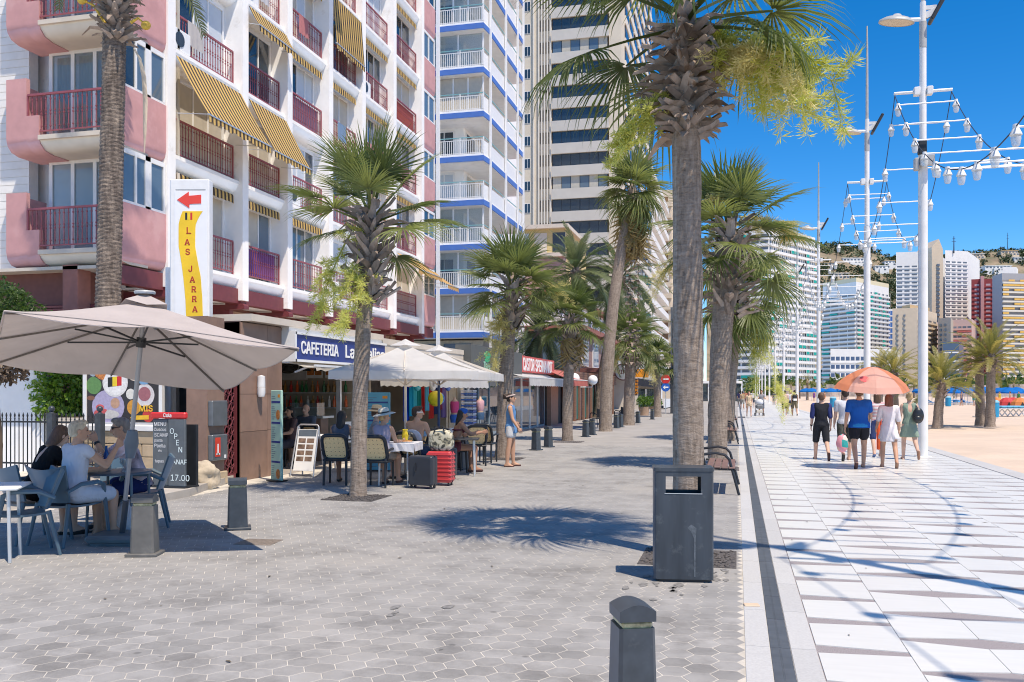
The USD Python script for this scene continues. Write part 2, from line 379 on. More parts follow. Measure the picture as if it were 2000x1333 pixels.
for _, x, y in near:
    part(pave, 'paving_stone', MB().add(*hexstone(x, y)), M_paver, False)
rest = MB()
vv, ff = [], []
for s in stones:
    if s in nset: continue
    v, f = hexstone(s[1], s[2])
    ff.append(np.array(f) + len(vv) * 12); vv.append(v)
rest.add(np.vstack(vv), np.vstack(ff))
part(pave, 'paving_stones', rest, M_paver, False, kind='stuff')

# granite edge with slot drain between street and promenade
edge = struct('kerb_edging', MB().box(.05, -8, -.09, .49, 420, .0), M_joint)
L = 1.0
y = -2.0; k = 0
while y < 60:
    for x0, x1, nm, mm in ((.052, .203, 'granite_slab', M_granite), (.335, .488, 'granite_slab', M_granite), (.207, .331, 'drain_grate', M_drain)):
        oy = .3 if nm == 'drain_grate' else 0
        ln = 1.0 if nm != 'drain_grate' else .75
        if nm == 'drain_grate': ya, yb = y * .75 + .0, y * .75 + .75
        else: ya, yb = y, y + 1
        mb = MB().box(x0, ya + .003, -.05, x1, yb - .003, .005 if nm != 'drain_grate' else .003)
        if nm == 'drain_grate' and ya < 12:
            for q in range(2): mb.box(x0 + .055 + q * .008, ya + .01, .003, x0 + .058 + q * .008, yb - .01, .0045)
        if ya > 2.0: part(edge, nm, mb, mm, False)
    y += 1; k += 1
far = MB()
far.box(.052, 44, -.05, .203, 420, .0045).box(.335, 44, -.05, .488, 420, .0045)
# beyond: long slabs
far2 = MB().box(.052, 58.003, -.05, .203, 420, .005).box(.335, 58.003, -.05, .488, 420, .005)
part(edge, 'far_slab', far2, M_granite, False, kind='stuff')
part(edge, 'far_drain', MB().box(.207, 44, -.05, .331, 420, .003), M_drain, False, kind='stuff')

# promenade: white marble slabs with wedge-shaped bands of dark aggregate
prom = struct('promenade', MB().box(.49, -8, -.09, 5.15, 420, .0), M_aggr)
cols = [.494, 1.05] + [1.05 + .508 * k for k in range(1, 9)]
cols[-1] = 5.14
PITCH = .742
def band(y): return interp([0, 5.5, 9, 12, 16, 20, 26, 34, 60], [.18, .18, .18, .175, .17, .14, .09, .04, .015], y)
def tile(c, j):
    x0, x1 = cols[c], cols[c + 1]
    pair = 0 if c == 0 else 1 + (c - 1) // 2
    oy = (.5 * PITCH if pair % 2 else 0.0) + .10
    def t(x, yy):
        if c == 0: return band(yy) * (1.05 - .5 * (x - cols[0]) / .556)
        w0 = cols[1] + (pair - 1) * 1.016
        q = (x - w0) / 1.016
        return band(yy) * (.42 + 1.0 * (1 - abs(2 * q - 1)))
    ya, yb = j * PITCH + oy, (j + 1) * PITCH + oy
    fl, fr, bl, br = ya + t(x0, ya) / 2, ya + t(x1, ya) / 2, yb - t(x0, yb) / 2, yb - t(x1, yb) / 2
    g0, z = .0025, .006
    x0 += g0; x1 -= g0
    top = [(x0, fl, z), (x1, fr, z), (x1, br, z), (x0, bl, z)]
    bot = [(p[0], p[1], -.002) for p in top]
    v = bot + top
    f = [[4, 5, 6], [4, 6, 7]] + [q for k in range(4) for q in ([k, (k + 1) % 4, (k + 1) % 4 + 4], [k, (k + 1) % 4 + 4, k + 4])]
    return v, f
vv, ff, n = [], [], 0
cand = []
for c in range(9):
    for j in range(0, 420):
        v, f = tile(c, j)
        u, w, d = proj(v[6])
        if d < 3 or u > 2150 and w > 1000: continue
        cand.append((d, c, j, v, f))
cand.sort(key=lambda q: q[0])
for q in cand[:296]: part(prom, 'marble_slab', MB().add(q[3], q[4]), M_marble, False)
vv, ff = [], []
for q in cand[296:]:
    ff.append(np.array(q[4]) + 8 * len(vv)); vv.append(q[3])
part(prom, 'marble_slabs', MB().add(np.vstack(vv), np.vstack(ff)), M_marble, False, kind='stuff')
# curved inlay lines further along the promenade
arc = MB()
for cyy, r0, x0 in ((33.5, 2.6, .5), (43., 3.2, .5), (37., 3.0, 5.1), (56., 3.6, .5), (50., 3.2, 5.1)):
    pts = []
    for a in np.linspace(-math.pi / 2, math.pi / 2, 28):
        pts.append((x0 + (1 if x0 < 2 else -1) * r0 * math.cos(a), cyy + 3.2 * math.sin(a)))
    for (ax, ay), (bx, by) in zip(pts[:-1], pts[1:]):
        dx, dy = bx - ax, by - ay; ln = math.hypot(dx, dy); nx_, ny_ = -dy / ln * .06, dx / ln * .06
        arc.quad((ax - nx_, ay - ny_, .0105), (bx - nx_, by - ny_, .0105), (bx + nx_, by + ny_, .0105), (ax + nx_, ay + ny_, .0105))
part(prom, 'inlay_line', arc, mat('grey_inlay', (.46, .45, .45), .8, var=.2, scale=60.), False)
# grey border towards the sand
bord = struct('promenade_border', MB().box(5.15, -8, -.09, 5.55, 420, .0), M_joint)
for k in range(46):
    part(bord, 'border_slab', MB().box(5.155, 8 + k * 1.1 + .004, -.09, 5.55, 9.1 + k * 1.1 - .004, .014), M_granite, False)
part(bord, 'far_slab', MB().box(5.155, 58.61, -.09, 5.55, 420, .014), M_granite, False, kind='stuff')
# ------------------------------------------------ pink apartment block
R = random.Random(11)
XF = -14.2
FY = [YX(u, XF) for u in (328, 474, 562, 643, 708, 769, 824)]
FEND = YX(852, XF)
FH, Z0, NF = 2.8, 5.08, 8
ZT = Z0 + FH * NF
apt = thing('apartment_building', 'pink and white apartment block with dark red balcony railings and yellow striped awnings', 'apartment building', (-15, 30, 0))
wall = MB().box(-14.8, FY[0], 4.3, -26, FEND - .3, ZT).box(-15.9, 19.9, 0, -26, FEND - .3, 4.3)
part(apt, 'wall', wall, M_whitewall, False, True)
for y in FY:
    part(apt, 'pier', MB().box(XF, y, 4.35, -15.45, y + .33, ZT), M_whitewall, False, True)
def slab_prof(z): return [(-15.42, z), (XF - .12, z), (XF - .12, z - .10), (XF - .17, z - .14), (XF - .22, z - .24), (XF - .36, z - .34), (XF - .6, z - .38), (-15.42, z - .38)]
def railing_mb(y0, y1, x, z, step=.125, axis='y'):
    mb = MB()
    def P(t, zz, dx=0): return (x + dx, t, zz) if axis == 'y' else (t, x + dx, zz)
    mb.bar(P(y0, z + 1.0), P(y1, z + 1.0), .055, .05); mb.bar(P(y0, z + .1), P(y1, z + .1), .035, .03)
    n = max(2, int((y1 - y0) / step))
    for k in range(n + 1):
        t = y0 + (y1 - y0) * k / n
        w = .045 if k in (0, n) else .017
        mb.bar(P(t, z + (0 if w > .03 else .1)), P(t, z + 1.0), w)
        if w < .03:
            for zz in (.22, .52, .60, .88): mb.cbox(P(t, z + zz), (.034, .034, .03))
    return mb
def drop_awning(y0, y1, zt, zb, out):
    """fabric awning: from the slab edge down and outwards, with a scalloped valance; returns (fabric, bar)"""
    x0, x1 = XF - .02, XF + out
    mb = MB(); n = 14
    for k in range(n):
        ya, yb = y0 + (y1 - y0) * k / n, y0 + (y1 - y0) * (k + 1) / n
        m = 5
        for q in range(m):
            a, b = q / m, (q + 1) / m
            sg = lambda t: .05 * math.sin(math.pi * t) * (-1)
            mb.quad((x0 + (x1 - x0) * a, ya, zt + (zb - zt) * a + sg(a)), (x0 + (x1 - x0) * a, yb, zt + (zb - zt) * a + sg(a)), (x0 + (x1 - x0) * b, yb, zt + (zb - zt) * b + sg(b)), (x0 + (x1 - x0) * b, ya, zt + (zb - zt) * b + sg(b)))
        w1 = .17 + .03 * math.sin(k * 2.1)
        mb.quad((x1, ya, zb), (x1, yb, zb), (x1 + .01, yb, zb - w1), (x1 + .01, ya, zb - w1 - .02))
    bar = MB().bar((x1, y0 - .03, zb), (x1, y1 + .03, zb), .035)
    if out > .15:
        for y in (y0, y1): bar.bar((x1, y, zb), (XF - .2, y, zb + .12), .02)
    return mb, bar
# awning per (bay, floor): (kind, top below slab, height, outreach)
AW = {(0, 1): ('out', 1.62, .95), (1, 1): ('out', 1.62, .85), (1, 2): ('out', .62, .35), (2, 4): ('out', .9, 1.2), (3, 3): ('drop', 1.75, .12), (3, 2): ('roll',),
      (5, 0): ('ochre', .75, 1.0), (0, 0): ('roll',), (1, 0): ('roll',), (2, 0): ('roll',), (2, 2): ('roll',), (4, 3): ('roll',), (4, 2): ('roll',), (5, 3): ('roll',), (5, 2): ('roll',), (5, 4): ('roll',), (3, 1): ('roll',), (4, 1): ('roll',), (5, 1): ('roll',), (2, 3): ('roll',), (3, 4): ('roll',), (4, 5): ('roll',)}
for b in range(6):
    y0, y1 = FY[b] + .33, FY[b + 1]
    for f in range(NF):
        z = Z0 + FH * f
        bal = part(apt, 'balcony', MB().prism(slab_prof(z), 'y', y0, y1), M_whitewall, 40, True)
        part(bal, 'railing', railing_mb(y0 + .04, y1 - .12, XF - .26, z), M_railpink, False, True)
        if (b, f) in ((1, 0), (5, 3), (2, 2)):
            part(bal, 'cloth_screen', MB().box(XF - .33, y0 + .1, z + .14, XF - .32, y1 - .3, z + .95), clothmat(f'screen_cloth_{b}{f}', {(1, 0): (.25, .12, .4), (5, 3): (.5, .12, .06), (2, 2): (.35, .25, .35)}[(b, f)]), False, True)
        if f < NF - 1:
            win = part(apt, 'window', MB(), M_white) if False else None
            za, zb = z + .05, z + 2.2
            ya, yb = y0 + .15, y1 - .22
            fr = MB().box(-14.8, ya - .06, za, -14.73, ya, zb).box(-14.8, yb, za, -14.73, yb + .06, zb).box(-14.8, ya - .06, zb, -14.73, yb + .06, zb + .07)
            n = 3 if b % 2 else 4
            for k in range(1, n): fr.box(-14.8, ya + (yb - ya) * k / n - .025, za, -14.74, ya + (yb - ya) * k / n + .025, zb)
            w = part(apt, 'window', fr, M_white, False, True)
            kind = R.choice(['glass', 'shutter', 'shutter', 'curtain', 'curtain', 'blue'])
            for k in range(n):
                kk = kind if R.random() < .75 else R.choice(['glass', 'shutter', 'curtain', 'blue'])
                c0, c1 = ya + (yb - ya) * k / n + .025, ya + (yb - ya) * (k + 1) / n - .025
                part(w, {'shutter': 'shutter', 'curtain': 'curtain'}.get(kk, 'pane'), MB().box(-14.795, c0, za, -14.765, c1, zb), {'glass': M_glassd, 'shutter': M_shutter, 'curtain': M_curtain, 'blue': M_glassb}[kk], False, True)
        st = AW.get((b, f))
        zc = z + FH - .36
        if st:
            if st[0] == 'roll':
                mb = MB().tube([(XF - .3, y0 + .08, zc - .10), (XF - .3, y1 - .12, zc - .10)], .07, 8)
                n = 16
                for k in range(n):
                    a, c = y0 + .08 + (y1 - y0 - .2) * k / n, y0 + .08 + (y1 - y0 - .2) * (k + 1) / n
                    mb.quad((XF - .23, a, zc - .10), (XF - .23, c, zc - .10), (XF - .22, c, zc - .30 - .02 * (k % 2)), (XF - .22, a, zc - .30))
                part(bal, 'rolled_awning', mb, M_awn, False, True)
            else:
                mb, bar = drop_awning(y0 + .03, y1 + (-.06 if st[0] == 'out' else -.05), zc + .12, zc + .12 - st[1], st[2])
                a = part(apt, 'awning', mb, M_awn2 if st[0] == 'ochre' else M_awn, 60, True)
                part(a, 'awning_bar', bar, M_alu, False, True)
for b, f in ((0, 2), (1, 3), (2, 1), (3, 0), (4, 1), (4, 3), (5, 2)):
    y0, z = FY[b] + .6, Z0 + FH * f
    a = part(apt, 'air_conditioner', MB().rbox((-14.55, y0 + .3, z + .35), (.30, .78, .56), .02), M_white, False, True)
    part(a, 'fan_grille', MB().tube([(-14.40, y0 + .2, z + .35), (-14.385, y0 + .2, z + .35)], .2, 16), M_anth, 30, True)
for b, f, c, nm in ((0, 2, (.55, .52, .5), 'cream'), (2, 3, (.5, .2, .2), 'brick red'), (3, 2, (.2, .3, .45), 'blue'), (4, 0, (.6, .55, .4), 'sand coloured'), (1, 3, (.55, .55, .58), 'white'), (4, 2, (.6, .3, .3), 'salmon')):
    y0, z = FY[b] + 1.2, Z0 + FH * f
    mb = MB()
    for q in range(6): mb.quad((XF - .22 + .02 * (q % 2), y0 + .12 * q, z + .35), (XF - .22 + .02 * ((q + 1) % 2), y0 + .12 * (q + 1), z + .38), (XF - .23, y0 + .12 * (q + 1), z + 1.03), (XF - .23, y0 + .12 * q, z + 1.03))
    single('drying_towel', f'{nm} towel drying over a balcony railing of the pink apartment block', 'towel', mb, clothmat(f'drying_{b}{f}', c, .2), 60)
# far end of the facade: plain pink parapets with windows between
def panel_prof(x, z, d=.10):
    return [(x - .5, z - .36), (x - .16, z - .33), (x - .04, z - .22), (x, z - .05), (x, z + 1.12), (x - d, z + 1.12), (x - d, z), (x - .5, z - .05)]
for f in range(NF):
    z = Z0 + FH * f
    part(apt, 'parapet', MB().prism(panel_prof(XF - .05, z), 'y', FY[6] + .33, FEND), M_pink, 40, True)
    part(apt, 'parapet', MB().prism(panel_prof(XF - .05, z), 'y', 18.4, FY[0]), M_pink, 40, True)
    for ya, yb, n in ((FY[6] + .35, FEND - .02, 2), (18.45, FY[0] - .02, 3)):
        if f == NF - 1: continue
        za, zb = z + 1.125, z + 2.42
        fr = MB().box(-14.34, ya, za, -14.27, yb, za + .06).box(-14.34, ya, zb - .1, -14.27, yb, zb + .02)
        for k in range(n + 1):
            yy = ya + (yb - ya - .06) * k / n; fr.box(-14.345, yy, za + .06, -14.265, yy + .06, zb - .1)
        w = part(apt, 'window', fr, M_white, False, True)
        for k in range(n):
            yy = ya + (yb - ya - .06) * k / n
            part(w, 'pane', MB().box(-14.32, yy + .06, za + .06, -14.30, ya + (yb - ya - .06) * (k + 1) / n, zb - .1), M_glassb if f == 0 or R.random() < .6 else M_glassd, False, True)
    if f < NF - 1:
        part(apt, 'side_wall', MB().box(-14.799, FY[6] + .33, z + 1.12, -14.6, FEND, z + 2.45), M_whitewall, False, True)
        part(apt, 'lintel', MB().box(-14.8, FY[6] + .33, z + 2.42, XF - .1, FEND, z + 2.45), M_pink, False, True)
mb, bar = drop_awning(FY[6] + .36, FEND - .02, Z0 + 2.35, Z0 + 1.55, 1.15)
a = part(apt, 'awning', mb, M_awn2, 60, True); part(a, 'awning_bar', bar, M_alu, False, True)
# corner balconies on the end that faces the viewer
def xcol(u, Y):
    r = (u - 1000) / FPX
    return Y * (-SN + CS * r) / (CS + SN * r)
YE = 18.4
xa, xb, xc = xcol(12, YE), xcol(76, YE), XF - .15
part(apt, 'end_wall', MB().box(-26, 19.6, 4.3, -17.9, 19.9, ZT), mat('white_brick', (.74, .72, .68), .8, var=.05), False, True)
crs = MB()
for k in range(110):
    crs.box(-26, 19.585, 4.4 + k * .205, -17.9, 19.6, 4.4 + k * .205 + .185)
part(apt, 'wall_course', crs, mat('white_brick_face', (.80, .78, .74), .8, var=.06, scale=3.), False, True, kind='stuff')
for f in range(NF):
    z = Z0 + FH * f
    pr = [(YE + 1.15, z - .36), (YE + .4, z - .36), (YE + .16, z - .30), (YE + .04, z - .17), (YE, z), (YE, z + 1.45), (YE + .12, z + 1.45), (YE + .12, z), (YE + 1.15, z)]
    pr_low = [(YE + 1.15, z - .36), (YE + .4, z - .36), (YE + .16, z - .30), (YE + .04, z - .17), (YE, z), (YE, z + .52), (YE + .12, z + .52), (YE + .12, z), (YE + 1.15, z)]
    mid = xa + (xb - xa) * .62
    part(apt, 'corner_parapet', MB().prism(pr, 'x', xa, mid).prism(pr_low, 'x', mid, xb), M_pink, 40, True)
    part(apt, 'corner_parapet', MB().box(xa, YE + .12, z, xa + .12, YE + 1.2, z + 1.45), M_pink, False, True)
    lip = [(YE + 1.2, z - .34), (YE + .5, z - .34), (YE + .22, z - .29), (YE + .07, z - .16), (YE + .03, z - .09), (YE - .04, z - .09), (YE - .04, z + .02), (YE + 1.2, z + .02)]
    bal = part(apt, 'corner_balcony', MB().prism(lip, 'x', xb, xc), M_cream, 40, True)
    part(bal, 'railing', railing_mb(mid + .02, xc - .05, YE + .03, z + .03, .13, 'x'), M_railpink, False, True)
    part(apt, 'corner_post', MB().box(XF - .17, YE + 1.0, z, XF - .07, YE + 1.2, z + 2.44), M_white, False, True)
    if f == NF - 1: continue
    za, zb = z + .02, z + 2.38
    fr = MB(); x0, x1 = xa + .35, XF - .2
    for k in range(5):
        xx = x0 + (x1 - x0 - .1) * k / 4; fr.box(xx, 19.42, za, xx + .10, 19.5, zb)
    fr.box(x0, 19.42, zb, x1, 19.5, zb + .08)
    w = part(apt, 'balcony_door', fr, M_white, False, True)
    part(apt, 'room', MB().box(x0, 20.9, za, x1, 21.0, zb), M_cream if f == 0 else M_curtain, False, True)
    for k in range(4):
        xx = x0 + (x1 - x0 - .1) * k / 4
        part(w, 'pane', MB().box(xx + .1, 19.45, za, x0 + (x1 - x0 - .1) * (k + 1) / 4, 19.47, zb), M_glassc, False, True)
        if f == 1 or f == 3:
            cu = MB(); n = 14
            c0, c1 = xx + .1, x0 + (x1 - x0 - .1) * (k + 1) / 4
            for q in range(n):
                cu.quad((c0 + (c1 - c0) * q / n, 19.6 + .03 * (q % 2), za), (c0 + (c1 - c0) * (q + 1) / n, 19.6 + .03 * ((q + 1) % 2), za), (c0 + (c1 - c0) * (q + 1) / n, 19.6 + .03 * ((q + 1) % 2), zb), (c0 + (c1 - c0) * q / n, 19.6 + .03 * (q % 2), zb))
            part(w, 'curtain', cu, M_curtain, 60, True)
# overhang: fascia beam, brackets, columns and the dark red ground storey
part(apt, 'fascia_beam', MB().box(XF - .45, 18.6, 4.26, XF - .15, FEND, 4.70), M_maroon, False, True)
part(apt, 'soffit', MB().box(-26, 18.5, 4.62, XF - .46, FEND, 4.70), M_cream, False, True)
for y in FY:
    part(apt, 'bracket', MB().prism([(XF - .6, 4.1), (XF + .03, 4.1), (XF + .03, 4.2), (XF - .08, 4.3), (XF - .03, 4.75), (XF - .10, 4.86), (XF - .6, 4.86)], 'y', y + .03, y + .30), M_maroon, False, True)
    part(apt, 'cross_beam', MB().box(-15.9, y + .1, 3.95, XF - .5, y + .3, 4.25), M_maroon, False, True)
part(apt, 'dark_red_wall', MB().box(-15.85, 19.2, 0, -15.6, FEND - .3, 4.6).box(-26, 19.0, 0, -15.6, 19.2, 4.62), M_maroonwall, False, True)
for k in range(10):
    part(apt, 'wall_panel', MB().box(-15.6, 20.4 + k * 2.05, 2.9, -15.55, 22.3 + k * 2.05, 4.2), M_stonebrown, False, True)
sh = MB()
for k in range(18): sh.cbox((xcol(108, 18.9) - 0, 18.96, 2.5 + k * .075), (2.4, .05, .055), rx=.4)
part(apt, 'shutter', sh, M_maroon, False, True)
part(apt, 'column', MB().box(xcol(134, 18.7), 18.5, 0, xcol(163, 18.7), 18.95, 4.73), mat('column_brown', (.30, .13, .105), .8, var=.1), False, True)

# ------------------------------------------------ garden plot and walls at the left
wl = thing('white_house_wall', 'white rendered house wall dappled by leaf shade behind the fence at the far left', 'wall', (-14.4, 15.6, 0))
part(wl, 'wall', MB().box(-19, 15.5, 0, xcol(88, 15.5), 15.8, 2.45), M_whitewall, False, True)
part(wl, 'coping', MB().box(-19, 15.44, 2.45, xcol(88, 15.5) + .06, 15.86, 2.53), M_white, False, True)
pl = thing('garden_planter', 'beige masonry planter under the green bush beside the food poster', 'planter', (-12.7, 15.6, 0))
part(pl, 'wall', MB().box(xcol(90, 15.4) + .05, 15.35, 0, xcol(164, 15.4), 15.95, 1.12), M_cream, False, True)
part(pl, 'soil', MB().box(xcol(90, 15.4) + .1, 15.4, 1.12, xcol(164, 15.4) - .05, 15.9, 1.14), mat('soil', (.1, .07, .05), .9, var=.3), False, True)
bush_at = (xcol(128, 15.7), 15.65)

def leaf_cloud(center, rad, n, size, seed, squash=(1, 1, 1), hollow=.35):
    """n small folded leaves scattered through an uneven crown"""
    g = np.random.default_rng(seed)
    d = g.normal(size=(n, 3)); d /= np.linalg.norm(d, axis=1, keepdims=True)
    bumpy = .62 + .75 * meshkit.fbm(d * 1.9 + seed, 3)
    r = (hollow + (1 - hollow) * g.random(n) ** .5) * bumpy
    keep = meshkit.noise(d * (r * 3.2)[:, None] + seed * 1.7, seed) > .30
    d, r = d[keep], r[keep]; n = len(d)
    c = np.asarray(center) + d * (r * rad)[:, None] * squash
    ax = d + g.normal(size=(n, 3)) * .8 + (0, 0, -.2); ax /= np.linalg.norm(ax, axis=1, keepdims=True)
    sd = np.cross(ax, g.normal(size=(n, 3))); sd /= np.linalg.norm(sd, axis=1, keepdims=True)
    nn = np.cross(ax, sd)
    s = size * (.6 + .8 * g.random(n))[:, None]
    v = np.stack([c - ax * s * .5, c + sd * s * .26 + nn * s * .06, c + ax * s * .5, c - sd * s * .26 + nn * s * .06], 1).reshape(-1, 3)
    k = np.arange(n)[:, None] * 4
    f = np.vstack([k + [0, 1, 2], k + [0, 2, 3]])
    return v, f
M_leafg = leafmat('bush_leaf', (.05, .11, .015), (.16, .26, .04))
M_leafd = leafmat('tree_leaf', (.02, .05, .012), (.08, .13, .03))
M_twig = mat('twig_bark', (.12, .08, .055), .9, var=.2)
bu = thing('garden_bush', 'bright green leafy bush growing in the beige planter left of the food poster', 'bush', (bush_at[0], bush_at[1], 1.13))
part(bu, 'foliage', MB().add(*leaf_cloud((0, 0, .62), .85, 3600, .12, 3, (.95, .45, 1.05), .2)), M_leafg, False)
part(bu, 'stem', MB().tube([(0, 0, 0), (.03, 0, .4), (-.02, .02, .8)], [.03, .022, .01], 6).tube([(0, 0, .2), (.3, 0, .7)], [.018, .008], 5).tube([(0, 0, .15), (-.3, .05, .6)], [.018, .008], 5), M_twig)
tp = PD(-15, 625, 14.2)
tr = thing('garden_tree', 'clipped green tree with dry brown underside at the left picture edge', 'tree', (tp[0], tp[1], 0))
part(tr, 'crown', MB().add(*leaf_cloud((0, 0, tp[2]), .72, 6500, .075, 5, (1.05, 1, .95), .3)), M_leafd, False)
part(tr, 'dry_foliage', MB().add(*leaf_cloud((0, 0, tp[2] - .75), .55, 1500, .10, 6, (1.1, 1, .55), .2)), leafmat('dry_leaf', (.10, .07, .05), (.22, .16, .11), .15), False)
part(tr, 'trunk', MB().tube([(0, 0, 0), (.05, .02, .8), (0, 0, 1.7), (0, 0, tp[2] - .4)], [.12, .1, .085, .06], 10), M_twig)

# food poster in a white frame
py_ = 14.5
px0, px1 = xcol(170, py_), xcol(312, py_)
po = thing('food_poster', 'tall dark poster with round plates of food and a small flag in a white frame', 'poster', ((px0 + px1) / 2, py_, 0))
pz0, pz1 = 1.07, 2.55
part(po, 'frame', MB().box(px0 - .07, py_ - .03, .05, px0, py_ + .05, pz1 + .07).box(px1, py_ - .03, .05, px1 + .07, py_ + .05, pz1 + .07).box(px0 - .07, py_ - .03, pz1, px1 + .07, py_ + .05, pz1 + .07).box(px0 - .07, py_ - .03, pz0 - .09, px1 + .07, py_ + .05, pz0), M_white, False, True)
part(po, 'board', MB().box(px0, py_, pz0, px1, py_ + .02, pz1), mat('poster_dark', (.035, .03, .033), .35, var=.1), False, True)
pw = px1 - px0
def disc(u, v, ru, col, name, k=1, sy=1.0, m=None):
    x = px0 + pw * (u - 170) / 142; z = 1.65 + (765 - v) * 16.75 / 1750; r = ru * pw / 142
    n = 22
    v_ = [(x + r * math.cos(a * 2 * math.pi / n), py_ - .001 - .002 * k, z + sy * r * math.sin(a * 2 * math.pi / n)) for a in range(n)] + [(x, py_ - .0012 - .002 * k, z)]
    part(po, name, MB().add(v_, [[a, (a + 1) % n, n] for a in range(n)]), m or mat('print_' + name, col, .4, var=.15, scale=20.), False, True)
M_food = mat('print_paella', (.55, .20, .05), .4, var=.55, scale=26.)
disc(206, 712, 31, (.05, .04, .04), 'pan'); disc(206, 712, 27, 0, 'paella', 2, m=M_food)
disc(226, 747, 25, (.72, .7, .68), 'flag_plate', 2); disc(226, 747, 22.5, (.80, .79, .77), 'flag_plate_face', 3)
for k, c in enumerate(((.02, .02, .02), (.8, .6, .03), (.6, .03, .03))):
    x = px0 + pw * (212 + k * 9 - 170) / 142; z = 1.65 + (765 - 747) * 16.75 / 1750
    part(po, 'flag_stripe', MB().quad((x, py_ - .010, z - .09 + k * .01), (x + .1, py_ - .010, z - .08 + k * .01), (x + .1, py_ - .010, z + .10 + k * .01), (x, py_ - .010, z + .09 + k * .01)), mat(f'flag_{k}', c, .5, var=.05), False, True)
disc(266, 722, 20, (.62, .52, .42), 'bowl_food'); disc(282, 732, 17, (.18, .35, .55), 'blue_bowl', 2); disc(184, 753, 15, (.12, .26, .08), 'salad')
disc(283, 772, 19, (.66, .62, .62), 'dessert_plate'); disc(283, 770, 12, (.35, .13, .15), 'dessert', 2)
disc(212, 795, 32, (.40, .36, .52), 'beach_view', 1, .9); disc(200, 808, 16, (.55, .1, .1), 'sunshade', 2, .5)
disc(290, 812, 11, (.55, .05, .04), 'tomatoes', 1); disc(262, 796, 13, (.60, .28, .04), 'fries', 1); disc(256, 770, 9, (.7, .68, .62), 'mushroom', 1); disc(184, 722, 12, (.30, .36, .42), 'dish_rim', 1)
disc(212, 810, 22, (.55, .53, .50), 'beach_strip', 2, .35); disc(226, 788, 9, (.5, .3, .2), 'garnish', 2); disc(196, 796, 8, (.62, .1, .1), 'sign_spot', 2, .6); disc(178, 778, 8, (.22, .1, .06), 'spoon', 1, .5)
part(po, 'lettering', MB().text('MIS', .11, (px0 + pw * .72, py_ - .004, 1.28), (1, 0, 0), (0, 0, 1), bold=True), mat('yellow_letter', (.85, .5, .03), .5), False, True)

ax_ = px0 + pw * .60
part(po, 'arrow_print', MB().prism([(ax_, 1.16), (ax_ + .10, 1.24), (ax_ + .10, 1.20), (ax_ + .40, 1.21), (ax_ + .40, 1.13), (ax_ + .10, 1.12), (ax_ + .10, 1.08)], 'y', py_ - .006, py_ - .002), mat('yellow_letter', (.85, .5, .03), .5), False, True)
# low stone wall, kerb platform and iron fence
lw = thing('stone_plot_wall', 'low beige block wall with white coping under the food poster', 'wall', (-11, 14.2, 0))
for r_ in range(4):
    for k in range(6):
        x0 = -11.9 + k * .52 - (.26 if r_ % 2 else 0)
        part(lw, 'block', MB().rbox((x0 + .25, 14.1, .13 + r_ * .23), (.505, .3, .22), .012), mat('beige_block', (.46, .36, .24), .85, var=.12, rand=.12, bump=.2), False, True)
part(lw, 'coping', MB().rbox((-10.55, 14.1, .99), (3.0, .38, .1), .01), M_white, False, True)
pf = MB()
pts = [GR(u, v) for u, v in ((-60, 1000), (120, 992), (240, 988), (315, 982), (372, 970), (404, 958))]
edgep = [(p[0], p[1]) for p in pts]
poly = edgep + [(-8.9, 14.6), (-16, 19)]
single('raised_plot', 'low raised concrete plot with rough stone kerb under the chalkboard menus', 'kerb', MB().prism(poly, 'z', -.05, .12), mat('plot_concrete', (.42, .38, .33), .9, var=.15, scale=3., bump=.2), False, kind=None)
fe = thing('iron_fence', 'black iron railing with ball-topped posts in front of the white wall', 'fence', (xcol(90, 13.6), 13.6, 0))
x0, x1 = xcol(-20, 13.6), xcol(198, 13.6)
ra = MB().bar((x0, 13.6, 1.10), (x1, 13.6, 1.10), .03).bar((x0, 13.6, .35), (x1, 13.6, .35), .03)
part(fe, 'rail', ra, M_black, False, True)
n = 26
for k in range(n + 1):
    x = x0 + (x1 - x0) * k / n
    part(fe, 'bar', MB().cyl((x, 13.6, .2), .010, .98, 6).lathe([(0, 1.28), (.018, 1.22), (.008, 1.17), (.018, 1.15), (0, 1.13)], 6, (x, 13.6, 0)), M_black, False, True)
for u in (101, 195):
    x = xcol(u, 13.55)
    part(fe, 'post', MB().box(x - .06, 13.49, .1, x + .06, 13.61, 1.26), M_anth, False, True)
    part(fe, 'post_ball', MB().lathe([(.05, 1.262), (.02, 1.29)], 10, (x, 13.55, 0)).ball((x, 13.55, 1.34), .055), M_anth, True, True)
pipe = thing('drain_pipe', 'white vertical drain pipe beside the food poster', 'pipe', (xcol(329, 14.9), 14.9, 0))
part(pipe, 'tube', MB().cyl((xcol(329, 14.9), 14.9, 0), .055, 4.0, 12), M_white, 30, True)
for z in (1.0, 1.9, 2.4): part(pipe, 'clamp', MB().cyl((xcol(329, 14.9), 14.9, z), .065, .03, 12), M_alu, 30, True)
bw = thing('beige_side_wall', 'beige rendered wall with dark doorway behind the white drain pipe', 'wall', (-9.6, 15.6, 0))
part(bw, 'wall', MB().box(xcol(312, 15.6), 15.6, 0, xcol(344, 15.6), 15.8, 3.1), M_cream, False, True)
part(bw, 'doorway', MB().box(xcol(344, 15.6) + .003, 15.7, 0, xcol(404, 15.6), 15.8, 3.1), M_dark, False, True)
part(bw, 'low_wall', MB().box(xcol(370, 14.2), 14.15, 0, -8.95, 14.4, 1.45), M_stonebrown, False, True)

